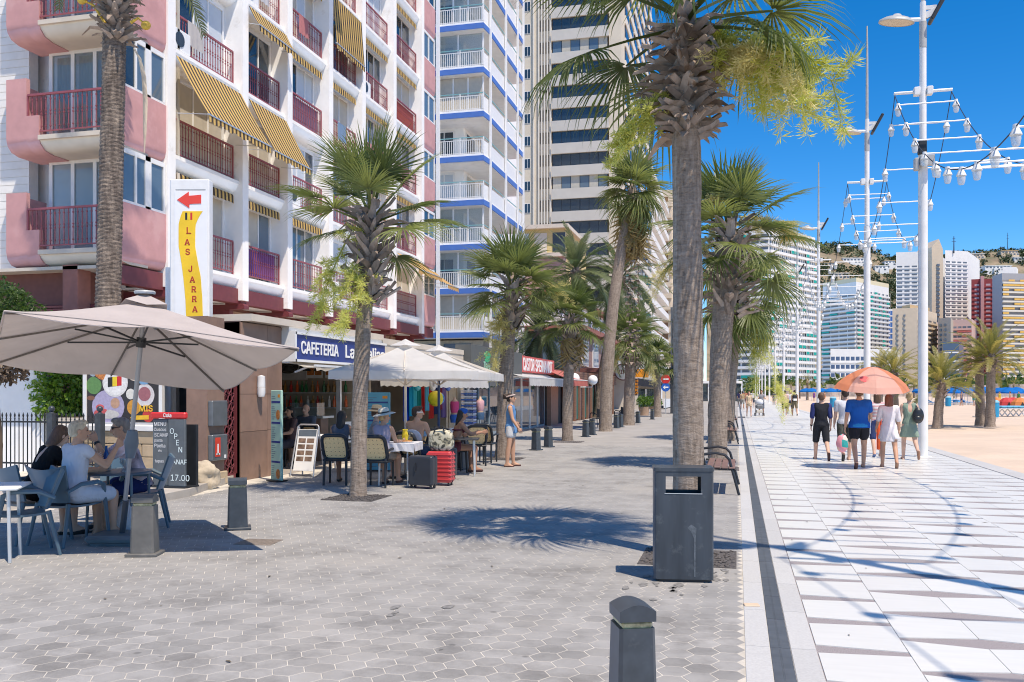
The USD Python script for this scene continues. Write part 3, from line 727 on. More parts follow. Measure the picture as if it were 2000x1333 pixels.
# chalkboard cabinet
cb0 = GR(331, 953, .12)
cb = thing('chalkboard_menu', 'pair of grey chalkboard menu panels under a red header saying OPEN VANAF 17.00', 'menu board', (cb0[0], cb0[1], .12), math.radians(-4))
M_chalk = mat('chalkboard', (.11, .125, .135), .6, var=.2, scale=5.)
part(cb, 'board', MB().rbox((-.16, 0, .56), (.29, .05, 1.06), .01), M_chalk, False)
part(cb, 'board', MB().rbox((.165, -.02, .56), (.32, .05, 1.06), .01), M_chalk, False)
part(cb, 'header', MB().rbox((0, -.005, 1.15), (.66, .09, .10), .02), mat('menu_red', (.62, .03, .03), .45, var=.05), False)
part(cb, 'foot', MB().box(-.32, -.06, 0, .33, .3, .03).box(-.32, .22, .03, .33, .28, 1.0), M_black, False)
def chalk(parent, items, y):
    mb = MB()
    for t, h, x, z in items: mb.text(t, h, (x, y, z), (1, 0, 0), (0, 0, 1), .002)
    return mb
part(cb, 'chalk_lettering', chalk(cb, [('O', .085, .04, .86), ('P', .085, .12, .78), ('E', .085, .155, .68), ('N', .085, .20, .57), ('VANAF', .075, .02, .38), ('17.00', .095, .05, .12)], -.047), mat('chalk', (.75, .85, .83), .8, var=.1), False)
part(cb, 'chalk_list', chalk(cb, [('MENU', .06, -.28, .98), ('Cuscus', .05, -.28, .90), ('SCAMPI', .055, -.27, .81), ('pasta', .045, -.27, .73), ('Paella', .055, -.27, .64), ('vis', .04, -.2, .57), ('tapas', .05, -.26, .40)], -.027), mat('chalk_white', (.7, .7, .7), .8), False)
part(cb, 'header_script', MB().text('Cola', .055, (0, -.052, 1.125), (1, 0, 0), (0, 0, 1), .002, True, center=True), M_letter, False)
# rough boulder and service pillar with boxes, lattice gate, sconce wall
rk = trimesh.creation.icosphere(subdivisions=3); rk.vertices *= (.24, .2, .27)
rk.vertices += rk.vertex_normals * ((meshkit.fbm(rk.vertices * 5, 4) - .5) * .22)[:, None]
b0 = GR(386, 958); rk.apply_translation((b0[0], b0[1] + .22, .2))
single('boulder', 'rough pale sandstone boulder beside the chalkboard menus', 'rock', rk, mat('sandstone', (.50, .42, .31), .9, var=.22, scale=5., bump=.4, bscale=20.), 60)
XP = -8.85
ya, yb, yc, yd = YX(404, XP), YX(438, XP), YX(470, XP), YX(551, XP)
sp = thing('service_pillar', 'brown stone pillar with grey meter boxes and a fire hose sign', 'pillar', (XP - .2, ya, 0))
part(sp, 'pillar', MB().box(XP - .4, ya, 0, XP, yb, 2.95), M_stonebrown, False, True)
for v0, v1, nm in ((783, 833, 'meter_box'), (850, 901, 'meter_box')):
    p = (XP + .05, ya + .08, 0); zA, zB = zat(v1, p), zat(v0, p)
    bx = part(sp, nm, MB().rbox((XP + .04, (ya + yb) / 2, (zA + zB) / 2), (.10, yb - ya - .06, zB - zA), .015), mat('meter_grey', (.17, .18, .19), .4, var=.15, metal=.4), False, True)
    if v0 > 800:
        part(bx, 'fire_sign', MB().box(XP + .091, ya + .11, zA + .07, XP + .096, ya + .27, zB - .05), mat('fire_red', (.72, .06, .03), .5), False, True)
        part(bx, 'fire_symbol', MB().box(XP + .097, ya + .17, zA + .10, XP + .099, ya + .21, zB - .16).box(XP + .097, ya + .14, zA + .10, XP + .099, ya + .25, zA + .13), M_letter, False, True)
        part(bx, 'sticker', MB().box(XP + .091, yb - .15, zA + .03, XP + .094, yb - .09, zA + .09), M_letter, False, True)
gt = thing('lattice_gate', 'dark red wrought iron lattice gate between two brown stone pillars', 'gate', (XP - .1, (yb + yc) / 2, 0))
part(gt, 'frame', MB().box(XP - .12, yb, .05, XP - .06, yb + .06, 2.4).box(XP - .12, yc - .06, .05, XP - .06, yc, 2.4).box(XP - .12, yb, 2.34, XP - .06, yc, 2.4).box(XP - .12, yb, .05, XP - .06, yc, .15), M_maroon, False, True)
lat = MB()
for k in range(15):
    z = .22 + k * .145
    for s in (-1, 1):
        pts = [(XP - .09, yb + .08 + (yc - yb - .16) * t, z + s * .07 * math.sin(t * math.pi * 2.5 + k)) for t in np.linspace(0, 1, 14)]
        lat.tube(pts, .012, 5, False)
for t in (.3, .5, .7): lat.bar((XP - .09, yb + (yc - yb) * t, .1), (XP - .09, yb + (yc - yb) * t, 2.35), .014)
part(gt, 'lattice', lat, M_maroon, False, True)
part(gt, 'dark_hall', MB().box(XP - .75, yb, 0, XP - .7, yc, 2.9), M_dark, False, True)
sw = thing('stone_shop_wall', 'brown polished stone wall with white wall lamp left of the cafe opening', 'wall', (XP, yc, 0))
M_st = mat('stone_slab', (.27, .17, .125), .5, var=.2, scale=2., rand=.12, dirt=((.2, .12, .09), 3., .6))
zs = [0, .9, 1.6, 2.3, 2.93]
part(sw, 'core', MB().box(XP - .35, yc, 0, XP - .025, yd, 2.95), mat('mortar_dark', (.1, .07, .06), .9), False, True)
for a, b in zip(zs[:-1], zs[1:]):
    ym = yc + (yd - yc) * .62
    for c, d in ((yc, ym), (ym, yd)):
        part(sw, 'slab', MB().box(XP - .025, c + .004, a + .004, XP, d - .004, b - .004), M_st, False, True)
        part(sw, 'end_slab', MB().box(XP - .35, yc - .02, a + .004, XP - .02, yc, b - .004), M_st, False, True)
ly = YX(503, XP)
part(sw, 'wall_lamp', MB().lathe([(.0, .02), (.06, .03), (.075, .10), (.075, .20), (.07, .205)], 14, (XP + .08, ly, 1.52)).lathe([(.07, .21), (.075, .22), (.07, .42), (0, .44)], 14, (XP + .08, ly, 1.52)), M_white, 30, True)

# tall illuminated arrow sign on its own post
sp0 = W((369 - 1000) / FPX * 16.2, 16.2)
sg = thing('arrow_sign', 'tall white pylon sign with red arrow and yellow band reading LAS JARRAS', 'sign', (sp0[0], sp0[1], 0), YAW)
def SP(u, v): return ((u - 369) * 16.2 / FPX, EYE + (HOR - v) * 16.2 / FPX)
xa_, za_ = SP(331, 366); xb_, zb_ = SP(408, 640)
part(sg, 'box', MB().rbox(((xa_ + xb_) / 2 + .0, .12, (za_ + zb_ - .3) / 2 + .15), (xb_ - xa_, .22, za_ - zb_ + .3), .02), M_white, False)
part(sg, 'face', MB().box(xa_ + .09, -.002, zb_ - .1, xb_ - .03, .009, za_ - .06), mat('sign_face', (.82, .82, .82), .3, var=.02), False)
part(sg, 'top_trim', MB().box(xa_ + .11, -.006, za_ - .055, xb_ - .06, .0, za_ - .045), M_anth, False)
part(sg, 'post', MB().box(.42, .08, 0, .51, .17, zb_), M_white, False)
ax, az = SP(346, 391)
def ap(u, v): x, z = SP(u, v); return (x, z)
arrow = [ap(346, 391), ap(369, 375), ap(369, 383), ap(393, 381), ap(393, 398), ap(370, 399), ap(370, 407)]
part(sg, 'arrow', MB().prism(arrow, 'y', -.010, -.002), mat('arrow_red', (.75, .06, .04), .5, var=.03), False)
L_, R_ = [], []
vt = [413, 425, 440, 480, 510, 540, 580, 660]
for v in np.linspace(413, 660, 30):
    L_.append(ap(np.interp(v, vt, [357, 352, 349, 349, 354, 358, 362, 366]), v)); R_.append(ap(np.interp(v, vt, [396, 388, 382, 381, 386, 392, 395, 398]), v))
part(sg, 'yellow_band', MB().prism(L_ + R_[::-1], 'y', -.008, -.002), mat('sign_yellow', (.84, .55, .02), .4, var=.12, scale=2.), False)
for k, c in enumerate(((.02, .02, .02), (.8, .6, .05), (.7, .05, .03))):
    x, z = SP(362 + k * 5, 430)
    part(sg, 'flag_stripe', MB().box(x, -.0105, z - .0, x + .036, -.009, z + .13), mat(f'flag_{k}', c, .5, var=.05), False)
lt = MB()
for ch, u, v in (('L', 369, 457), ('A', 366, 479), ('S', 367, 498), ('J', 372, 531), ('A', 376, 552), ('R', 379, 571), ('R', 380, 590), ('A', 381, 610), ('S', 382, 630)):
    x, z = SP(u, v); lt.text(ch, .115 if ch in 'L' else .105, (x, -.0085, z), (1, 0, 0), (0, 0, 1), .003, True, center=True)
    for dx in (-.028, .028):
        if ch not in 'SJ': lt.box(x + dx - .018, -.0115, z - .002, x + dx + .018, -.0085, z + .008)
part(sg, 'lettering', lt, mat('sign_red', (.42, .03, .02), .5), False)
M_paella = M_food
# ------------------------------------------------ row of shops along the left side
XS = -8.7
Y1, Y2, Y3, Y4, Y5, Y6 = yd, YX(746, XS), YX(905, XS), YX(1009, XS), YX(1076, XS), YX(1120, XS)
M_floor = mat('tile_floor', (.36, .32, .28), .6, var=.12, scale=3.)
M_awncream = clothmat('cream_awning', (.68, .62, .52), .45)
M_awnwhite = clothmat('white_awning', (.78, .77, .75), .48)
M_navy = mat('navy_board', (.022, .045, .22), .4, var=.08)
def signtext(t, h, y, z, x=None, bold=True, width=None, depth=.012):
    return MB().text(t, h, ((x if x is not None else XS + .125), y, z), (0, 1, 0), (0, 0, 1), depth, bold, width)
cafe = thing('cafe_building', 'open fronted cafe under the blue sign, brown stone wall on its left', 'cafe', (XS - 2, (Y1 + Y2) / 2, 0))
part(cafe, 'roof', MB().box(-15.5, Y1 - 1.5, 2.95, XS + .05, Y2, 3.08), M_cream, False, True)
part(cafe, 'back_wall', MB().box(-11.9, Y1 - .3, 0, -11.7, Y2, 2.95), mat('cafe_wall', (.42, .40, .37), .8, var=.15), False, True)
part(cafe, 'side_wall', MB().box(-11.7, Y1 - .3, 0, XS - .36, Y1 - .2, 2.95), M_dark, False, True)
part(cafe, 'side_wall', MB().box(-11.7, Y2 - .1, 0, XS - .3, Y2, 2.95), mat('cafe_beige', (.4, .35, .28), .8), False, True)
part(cafe, 'floor', MB().box(-11.7, Y1 - .2, -.01, XS, Y2, .012), M_floor, False, True)
part(cafe, 'lintel', MB().box(XS - .25, Y1, 2.22, XS, Y2, 2.95), M_white, False, True)
for yy in (Y1 + 2.6,): part(cafe, 'post', MB().box(XS - .2, yy, 0, XS - .1, yy + .08, 2.25), M_alu, False, True)
YW = Y2 - .1
ct = thing('cafe_counter', 'long dark bar counter with pale top inside the cafe', 'counter', (-10.6, YW - 1.5, 0))
part(ct, 'front', MB().box(-11.8, YW - 1.7, 0, -9.5, YW - 1.3, 1.02), M_stonebrown, False, True)
part(ct, 'top', MB().box(-11.9, YW - 1.8, 1.02, -9.4, YW - 1.2, 1.07), M_alu, False, True)
part(ct, 'glass_case', MB().box(-10.3, YW - 1.7, 1.07, -9.6, YW - 1.3, 1.38), M_glassc, False, True)
mo = thing('till_screen', 'small yellowish till screen on the cafe counter', 'screen', (-10.75, YW - 1.5, 1.07), -.3)
part(mo, 'case', MB().rbox((0, 0, .30), (.60, .06, .42), .02), M_black, False)
part(mo, 'panel', MB().box(-.26, -.034, .13, .26, -.031, .47), mat('screen_pale', (.72, .68, .40), .3), False)
part(mo, 'stand', MB().cyl((0, 0, 0), .05, .1, 10), M_black)
shf = thing('bottle_shelf', 'wall shelf with rows of bottles at the back of the cafe', 'shelf', (-10.6, YW - .1, 1.2))
part(shf, 'board', MB().box(-11.8, YW - .26, 1.22, -9.5, YW, 1.25).box(-11.8, YW - .26, 1.60, -9.5, YW, 1.63), M_alu, False, True)
gb = random.Random(3)
bc = [mat(f'bottle_{k}', c, .2, var=.1) for k, c in enumerate(((.02, .16, .05), (.45, .03, .03), (.6, .6, .6), (.3, .15, .03), (.65, .12, .03)))]
for k in range(30):
    zz = 1.25 if k % 2 else 1.63
    part(shf, 'bottle', MB().lathe([(0, 0), (.04, .005), (.04, .17), (.015, .21), (.015, .29), (0, .29)], 8, (-11.7 + (k // 2) * .15 + gb.uniform(-.03, .03), YW - .13, zz)), gb.choice(bc), 30, True)
pst = thing('cafe_wall_print', 'white sheet with dark pan emblem on the back wall of the cafe', 'wall print', (-11.2, YW - .01, 2.0))
part(pst, 'sheet', MB().box(-11.7, YW - .012, 1.95, -10.7, YW, 2.75), mat('print_grey', (.62, .61, .60), .6), False, True)
part(pst, 'pan', MB().prism([(-11.25 + .30 * math.cos(a), 2.30 + .19 * math.sin(a)) for a in np.linspace(0, 6.28, 24)[:-1]], 'y', YW - .02, YW - .013).prism([(-11.0, 2.40), (-10.8, 2.60), (-10.83, 2.64), (-11.05, 2.44)], 'y', YW - .022, YW - .0135), M_dark, False, True)
for k in range(3):
    hl = thing('hanging_lamp', f'{("first", "second", "third")[k]} of three dark dome lamps hanging in the cafe, counted from the left', 'lamp', (-10.5 + k * .42, YW - 1.4, 2.12), group='cafe dome lamps')
    part(hl, 'shade', MB().lathe([(.03, .18), (.10, .15), (.16, .02), (.15, .02), (.09, .14), (.02, .16)], 14), M_black)
    part(hl, 'cord', MB().cyl((0, 0, .18), .006, .62, 5), M_black)
fdg = thing('drinks_fridge', 'tall glass fronted drinks fridge in the far left corner of the cafe', 'fridge', (-12.3, YW - .5, 0))
part(fdg, 'case', MB().rbox((0, 0, .95), (.8, .6, 1.9), .02), M_white, False)
part(fdg, 'glass_door', MB().box(-.33, -.31, .2, .33, -.302, 1.6), M_glassb, False)
part(fdg, 'header', MB().box(-.36, -.31, 1.65, .36, -.302, 1.85), mat('menu_red', (.62, .03, .03), .45, var=.05), False)
for k in range(3):
    mp_ = thing('wall_menu', f'{["left","middle","right"][k]} one of three food photo panels high on the cafe back wall', 'menu', (-10.5 + k * .52, YW - .02, 2.02), group='food photo panels in the cafe')
    part(mp_, 'panel', MB().rbox((0, 0, .28), (.46, .02, .62), .005), M_letter, False)
    part(mp_, 'photo', MB().box(-.20, -.014, .05, -.01, -.011, .28).box(.02, -.014, .05, .20, -.011, .28).box(-.20, -.014, .32, .20, -.011, .54), M_paella, False)
for k in range(2):
    wc = thing('white_cafe_chair', ['pale chair inside the cafe left of the dark haired girl', 'pale chair inside the cafe beside the trunk'][k], 'chair', (-9.7 + k * .6, 19.0 + k * .6, .012), .4 + k)
    part(wc, 'seat', MB().rbox((0, 0, .45), (.42, .42, .04), .015), M_white, False); part(wc, 'backrest', MB().rbox((0, -.2, .72), (.42, .03, .42), .015, rx=.12), M_white, False)
    for sx in (-1, 1):
        for sy in (-1, 1): part(wc, 'leg', MB().tube([(sx * .18, sy * .18, .44), (sx * .2, sy * .2, 0)], .015, 6), M_alu, True)
# blue sign
sgn = thing('cafe_sign', 'long blue fascia sign with white letters CAFETERIA above the cafe', 'sign', (XS + .05, (Y1 + Y2) / 2, 2.3))
part(sgn, 'board', MB().box(XS, Y1 + .05, 2.30, XS + .12, Y2 - .1, 2.80), M_navy, False, True)
part(sgn, 'frame', MB().box(XS - .02, Y1, 2.80, XS + .15, Y2 - .05, 2.85).box(XS - .02, Y1, 2.25, XS + .15, Y2 - .05, 2.30).box(XS - .3, Y1 - .02, 2.25, XS + .15, Y1 + .05, 2.87), M_white, False, True)
part(sgn, 'lettering', signtext('CAFETERIA', .24, Y1 + .25, 2.43, width=1.75), M_letter, False, True)
part(sgn, 'lettering', signtext('Las Dalias', .27, Y1 + 2.35, 2.42, width=2.3), M_letter, False, True)
# awnings in front of the shops
def shop_awning(label, y0, y1, zt, zb, out, m, drop=.3, scal=True):
    a = thing('shop_awning', label, 'awning', (XS, (y0 + y1) / 2, zb))
    mb = MB(); n = max(6, int((y1 - y0) / .22))
    for k in range(n):
        ya, yb = y0 + (y1 - y0) * k / n, y0 + (y1 - y0) * (k + 1) / n
        for q in range(4):
            s0, s1 = q / 4, (q + 1) / 4
            f = lambda s: zt + (zb - zt) * s - .06 * math.sin(math.pi * s)
            mb.quad((XS + out * s0, ya, f(s0)), (XS + out * s1, ya, f(s1)), (XS + out * s1, yb, f(s1)), (XS + out * s0, yb, f(s0)))
    part(a, 'canopy', mb, m, 60, True)
    vb = MB()
    for k in range(n):
        ya, yb = y0 + (y1 - y0) * k / n, y0 + (y1 - y0) * (k + 1) / n
        w = lambda t: .015 * math.sin(t * 5.1)
        vb.quad((XS + out, ya, zb), (XS + out, yb, zb), (XS + out + .02 + w(yb), yb, zb - drop + (.03 if scal and k % 2 == 0 else 0)), (XS + out + .02 + w(ya), ya, zb - drop + (.03 if scal and k % 2 else 0)))
    part(a, 'valance', vb, m, 60, True)
    fr = MB().bar((XS + out - .01, y0, zb + .01), (XS + out - .01, y1, zb + .01), .045)
    for yy in (y0 + .1, y1 - .1): fr.bar((XS, yy, zb - .12), (XS + out * .55, yy, zb - .02), .035).bar((XS + out * .55, yy, zb - .02), (XS + out, yy, zb - .02), .035)
    part(a, 'frame', fr, M_white, False, True)
    return a
shop_awning('cream awning with scalloped valance over the cafe front', Y1 + .15, Y1 + 2.4, 2.25, 2.16, .5, M_awncream, .10)
shop_awning('cream awning with deep valance right of the near street palm', Y1 + 2.5, Y2 + 1.0, 2.25, 2.10, .9, M_awncream, .34)
shop_awning('off white awning over the clothes shop entrance', Y2 + 1.2, Y3 - .6, 2.4, 2.06, 1.0, M_awnwhite, .32)
# clothes shop
cs = thing('clothes_shop', 'open beach clothes shop between the cafe and the grey fascia shop', 'shop', (XS - 2, (Y2 + Y3) / 2, 0))
M_beige = mat('beige_render', (.42, .34, .24), .8, var=.1, scale=2.)
part(cs, 'roof', MB().box(-15.5, Y2, 2.85, XS + .02, Y3, 3.0), M_cream, False, True)
part(cs, 'back_wall', MB().box(-11.0, Y2, 0, -10.8, Y3, 2.9), mat('shop_back', (.3, .27, .24), .8, var=.3), False, True)
part(cs, 'floor', MB().box(-12, Y2, -.01, XS, Y3, .012), M_floor, False, True)
part(cs, 'fascia', MB().box(XS - .2, Y2, 2.35, XS, Y3, 2.9), M_cream, False, True)
part(cs, 'pier', MB().box(-12, Y3 - 1.8, 0, XS, Y3, 2.35), M_beige, False, True)
part(cs, 'door_panel', MB().box(XS, Y3 - 1.6, .1, XS + .03, Y3 - .9, 2.1).box(XS, Y3 - .8, .1, XS + .03, Y3 - .15, 2.1), mat('beige_door', (.36, .29, .2), .6), False, True)
colr = [('royal blue', (.01, .05, .35)), ('turquoise', (.02, .38, .55)), ('aqua', (.08, .50, .55)), ('teal', (.01, .22, .20)), ('red', (.50, .02, .02)), ('light blue', (.12, .45, .6)), ('crimson', (.55, .04, .03)), ('dark navy', (.02, .03, .10)), ('wine red patterned', (.25, .04, .06)), ('purple', (.22, .15, .35))]
for k, (nm, c) in enumerate(colr):
    yy = YX(796 + k * 8.2, XS + .1)
    t = thing('hanging_towel', f'{nm} beach towel hanging at the clothes shop front', 'towel', (XS + .05, yy, .75), group='towels hanging at the clothes shop')
    h = 1.25 - .12 * (k % 3)
    mb = MB(); n = 7
    for q in range(n):
        f = lambda i: .05 * math.sin(i * 1.9 + k)
        wy = .36
        mb.quad((f(q), wy * q / n - wy / 2, 1.35 - h), (f(q + 1), wy * (q + 1) / n - wy / 2, 1.35 - h + .02), (f(q + 1) * .6, wy * (q + 1) / n - wy / 2, 1.35), (f(q) * .6, wy * q / n - wy / 2, 1.35))
    part(t, 'cloth', mb, clothmat(f'towel_{k}', c, .25), 60)
    part(t, 'hanger', MB().bar((0, -.19, 1.35), (0, .19, 1.35), .015).bar((0, 0, 1.35), (0, 0, 1.45), .01), M_alu, False)
yy = YX(851, XS + .5)
hat = thing('yellow_beach_ball', 'round yellow and blue inflatable hanging before the towels', 'beach toy', (XS + .5, yy, 1.45))
part(hat, 'ball', MB().ball((0, 0, 0), .22), mat('toy_yellow', (.8, .62, .02), .4), True)
part(hat, 'blue_panel', MB().ball((.04, .07, .0), .19), mat('toy_blue', (.03, .2, .5), .4), True)
def mannequin(label, u, x, shirt, low, h=1.55):
    y = YX(u, x)
    t = thing('shop_mannequin', label, 'mannequin', (x, y, 0), 0)
    part(t, 'stand', MB().cyl((0, 0, 0), .14, .02, 14).cyl((0, 0, .02), .018, .7, 8), M_alu)
    part(t, 'torso', MB().lathe([(.02, .72), (.14, .74), (.17, .86), (.125, 1.02), (.16, 1.22), (.15, 1.34), (.05, 1.42), (.045, 1.47), (0, 1.48)], 14, R=np.diag([.75, 1, 1])), mat('mannequin_skin', (.5, .34, .24), .5), True)
    part(t, 'top', MB().lathe([(.132, 1.0), (.165, 1.1), (.172, 1.24), (.165, 1.33), (.1, 1.37)], 14, R=np.diag([.78, 1.02, 1])), shirt, True)
    part(t, 'lower_garment', MB().lathe([(.15, .70), (.185, .86), (.16, .95)], 14, R=np.diag([.78, 1.02, 1])), low, True)
    return t
mannequin('mannequin torso in pink and yellow bikini at the clothes shop', 888, XS + .35, clothmat('bikini_pink', (.6, .08, .22), .1), clothmat('bikini_blue', (.05, .15, .5), .1))
mannequin('mannequin in a pale pink top and jeans by the beige shop wall', 938, XS + .3, clothmat('top_pink', (.62, .36, .40), .1), clothmat('jeans', (.06, .12, .22), .1))
for k, (nm, c) in enumerate((('pink', (.6, .12, .25)), ('turquoise', (.03, .4, .45)), ('orange', (.7, .25, .03)), ('white', (.7, .7, .7)), ('lime green', (.3, .5, .06)), ('blue', (.03, .12, .5)), ('purple', (.25, .08, .35)))):
    yy = YX(800 + k * 15, XS + .28)
    t = thing('swim_ring', f'{nm} swim ring hanging above the towels of the clothes shop', 'swim ring', (XS + .28, yy, 1.98 - .1 * (k % 2)), group='swim rings at the clothes shop')
    part(t, 'ring', MB().tube([(0, .17 * math.cos(a), .17 * math.sin(a)) for a in np.linspace(0, 6.283, 20)], .055, 8, False), mat(f'ring_{k}', c, .35), True)
    part(t, 'string', MB().tube([(0, 0, .2), (0, 0, .5)], .004, 4), M_white)
for k, (nm, c) in enumerate((('red', (.5, .05, .05)), ('straw coloured', (.5, .36, .18)), ('blue', (.05, .15, .45)), ('white', (.65, .65, .62)))):
    yy = YX(805 + k * 26, XS + .45)
    t = thing('goods_basket', f'{nm} basket of goods on the floor before the clothes shop', 'basket', (XS + .45, yy, .012), group='baskets before the clothes shop')
    part(t, 'basket', MB().lathe([(0, 0), (.18, 0), (.24, .42), (.22, .42), (.17, .04), (0, .04)], 14), mat(f'basket_{k}', c, .7), 40)
    part(t, 'goods', MB().add(_ico[2].vertices * (.2, .2, .14) * (1 + .3 * (meshkit.fbm(_ico[2].vertices * 3 + k, 2)[:, None] - .5)) + (0, 0, .42), _ico[2].faces), mat(f'goods_{k}', tuple(np.array(c)[::-1] * .8 + .1), .7, var=.6, scale=14.), True)
rk_ = thing('sunglasses_rack', 'tall rotating rack full of small blue items by the clothes shop', 'display rack', (XS + .35, YX(915, XS + .35), 0))
part(rk_, 'pole', MB().cyl((0, 0, 0), .03, 1.75, 8).cyl((0, 0, 0), .2, .03, 14), M_white)
for k in range(14):
    part(rk_, 'tray', MB().box(-.2, -.2, .42 + k * .092, .2, .2, .435 + k * .092).box(-.19, -.21, .45 + k * .092, .19, -.2, .49 + k * .092).box(.2, -.19, .45 + k * .092, .21, .19, .49 + k * .092), [mat('rack_blue', (.05, .13, .45), .4), mat('rack_white', (.6, .65, .75), .4)][k % 2], False)
# grey fascia shop
gs = thing('grey_fascia_shop', 'shop with a dark grey fascia sign and small green leaf emblem', 'shop', (XS - 2, (Y3 + Y4) / 2, 0))
M_gfas = mat('grey_fascia', (.10, .105, .10), .5, var=.1)
part(gs, 'roof', MB().box(-15, Y3, 2.85, XS, Y4, 3.0), M_cream, False, True)
part(gs, 'fascia', MB().box(XS - .3, Y3 + .05, 2.28, XS + .25, Y4 - .1, 3.2), M_gfas, False, True)
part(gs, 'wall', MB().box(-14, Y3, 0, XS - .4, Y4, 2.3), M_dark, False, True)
part(gs, 'green_emblem', MB().prism([(Y3 + 2.0 + .35 * math.cos(a) * (1 + .3 * math.sin(5 * a)), 2.86 + .2 * math.sin(a)) for a in np.linspace(0, 6.28, 30)[:-1]], 'x', XS + .25, XS + .27), mat('emblem_green', (.03, .45, .2), .5), False, True)
part(gs, 'lettering', signtext('Tiare', .26, Y3 + 1.5, 2.42, XS + .25), mat('sign_green', (.35, .65, .5), .5), False, True)
for k in range(5):
    ya, yb = Y3 + (Y4 - Y3) * k / 5 + .06, Y3 + (Y4 - Y3) * (k + 1) / 5
    f = part(gs, 'shop_window', MB().box(XS - .4, ya - .06, 0, XS - .33, ya, 2.3).box(XS - .4, ya, 2.1, XS - .33, yb, 2.3).box(XS - .4, ya, 0, XS - .33, yb, .12), mat('blue_grey_frame', (.22, .28, .33), .5), False, True)
    part(f, 'pane', MB().box(XS - .385, ya, .12, XS - .365, yb, 2.1), M_glassd, False, True)
shop_awning('white awning beyond the second street palm', Y4 - 1.6, Y5 - 1.2, 2.45, 2.2, .9, M_awnwhite, .34)
# red sign shop
rs = thing('red_sign_shop', 'shop under a red sign with tall white capitals', 'shop', (XS - 2, (Y4 + Y5) / 2, 0))
part(rs, 'roof', MB().box(-15, Y4, 2.7, XS, Y5, 2.85), M_cream, False, True)
part(rs, 'wall', MB().box(-14, Y4, 0, XS - .3, Y5, 2.7), mat('shop_grey', (.33, .36, .38), .7), False, True)
part(rs, 'sign_board', MB().box(XS, Y4 + .1, 2.45, XS + .2, Y5 - .2, 3.12), mat('sign_board_red', (.60, .10, .09), .5), False, True)
part(rs, 'lettering', signtext('CASTOR', .5, Y4 + .25, 2.53, XS + .2, width=2.1), M_letter, False, True)
part(rs, 'lettering', signtext('SPERNANKII', .5, Y4 + 2.6, 2.53, XS + .2, width=3.6), M_letter, False, True)
for k in range(4):
    ya = Y4 + .3 + k * 1.6
    f = part(rs, 'shop_window', MB().box(XS - .3, ya, 0, XS - .24, ya + .1, 2.4).box(XS - .3, ya + .1, 2.25, XS - .24, ya + 1.5, 2.4), M_white, False, True)
    part(f, 'pane', MB().box(XS - .29, ya + .1, .1, XS - .27, ya + 1.5, 2.25), M_glassd, False, True)
shop_awning('faded red awning left of the globe street lamps', Y5 - 1.0, Y5 + 3.5, 2.7, 2.2, 1.2, clothmat('awning_salmon', (.62, .20, .17), .3), .3)
# wooden fronted bar, pergola and further low buildings
wb = thing('wood_front_bar', 'low bar with brown wooden front, green shutters and pergola beams', 'bar', (XS - 2, 52, 0))
M_wood = mat('brown_wood', (.22, .11, .07), .7, var=.3, scale=4., stretch=(1, 1, 8))
M_green = mat('green_shutter', (.02, .12, .09), .5, var=.2)
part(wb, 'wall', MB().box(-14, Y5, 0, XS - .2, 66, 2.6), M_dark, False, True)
part(wb, 'roof', MB().box(-15, Y5, 2.6, XS, 66, 2.75), M_maroonwall, False, True)
for k in range(5): part(wb, 'fascia_board', MB().box(XS, 45.5, 2.12 + k * .13, XS + .06, 66, 2.12 + k * .13 + .115), M_wood, False, True)
part(wb, 'front_panel', MB().box(XS - .2, Y5, 0, XS, Y5 + 1.8, 2.3), mat('terracotta_panel', (.32, .18, .12), .8), False, True)
for k in range(14):
    y = 46 + k * 1.42
    part(wb, 'pillar', MB().box(XS - .15, y, 0, XS + .05, y + .3, 2.12), M_wood, False, True)
    if k < 13: part(wb, 'shutter' if k % 2 == 0 else 'glazing', MB().box(XS - .1, y + .32, .1, XS - .05, y + 1.38, 2.0), M_green if k % 2 == 0 else M_glassd, False, True)
for k in range(2):
    y = (44.5, 50.5)[k]
    gl = thing('globe_lamp', f'{("nearer", "farther")[k]} white globe wall lamp by the wooden fronted bar', 'lamp', (XS + .75, y, 2.3))
    part(gl, 'globe', MB().ball((0, 0, 0), .28), mat('globe_white', (.8, .8, .8), .3, var=.03), True)
    part(gl, 'arm', MB().tube([(0, 0, -.28), (-.05, 0, -.4), (-.7, 0, -.4)], .025, 6), M_white)
nb = thing('low_terrace_house', 'reddish brown low house with balcony behind the street palms', 'house', (-14, 82, 0))
part(nb, 'wall', MB().box(-26, 66, 0, -11.5, 100, 6.2), mat('brown_house', (.30, .19, .165), .85, var=.15), False, True)
part(nb, 'roof', MB().box(-26.3, 65.6, 6.2, -11.0, 100.4, 6.6), mat('roof_red', (.30, .11, .08), .8), False, True)
part(nb, 'upper_floor', MB().box(-26, 72, 6.6, -14, 98, 9.5), M_whitewall, False, True)
part(nb, 'upper_roof', MB().box(-26.4, 71.5, 9.5, -13.4, 98.4, 9.9), mat('roof_red', (.30, .11, .08), .8), False, True)
for k in range(6):
    w = part(nb, 'window', MB().box(-11.5, 67.5 + k * 5.2, 3.6, -11.42, 70.5 + k * 5.2, 5.6), M_white, False, True)
    part(w, 'pane', MB().box(-11.42, 67.7 + k * 5.2, 3.75, -11.39, 70.3 + k * 5.2, 5.45), M_glassb, False, True)
    w = part(nb, 'window', MB().box(-14, 73 + k * 4.0, 7.2, -13.92, 75.4 + k * 4.0, 9.2), M_white, False, True)
    part(w, 'pane', MB().box(-13.92, 73.2 + k * 4.0, 7.35, -13.89, 75.2 + k * 4.0, 9.05), M_glassd, False, True)
part(nb, 'balcony', MB().box(-11.5, 66.5, 3.1, -9.6, 84, 3.4), M_maroonwall, False, True)
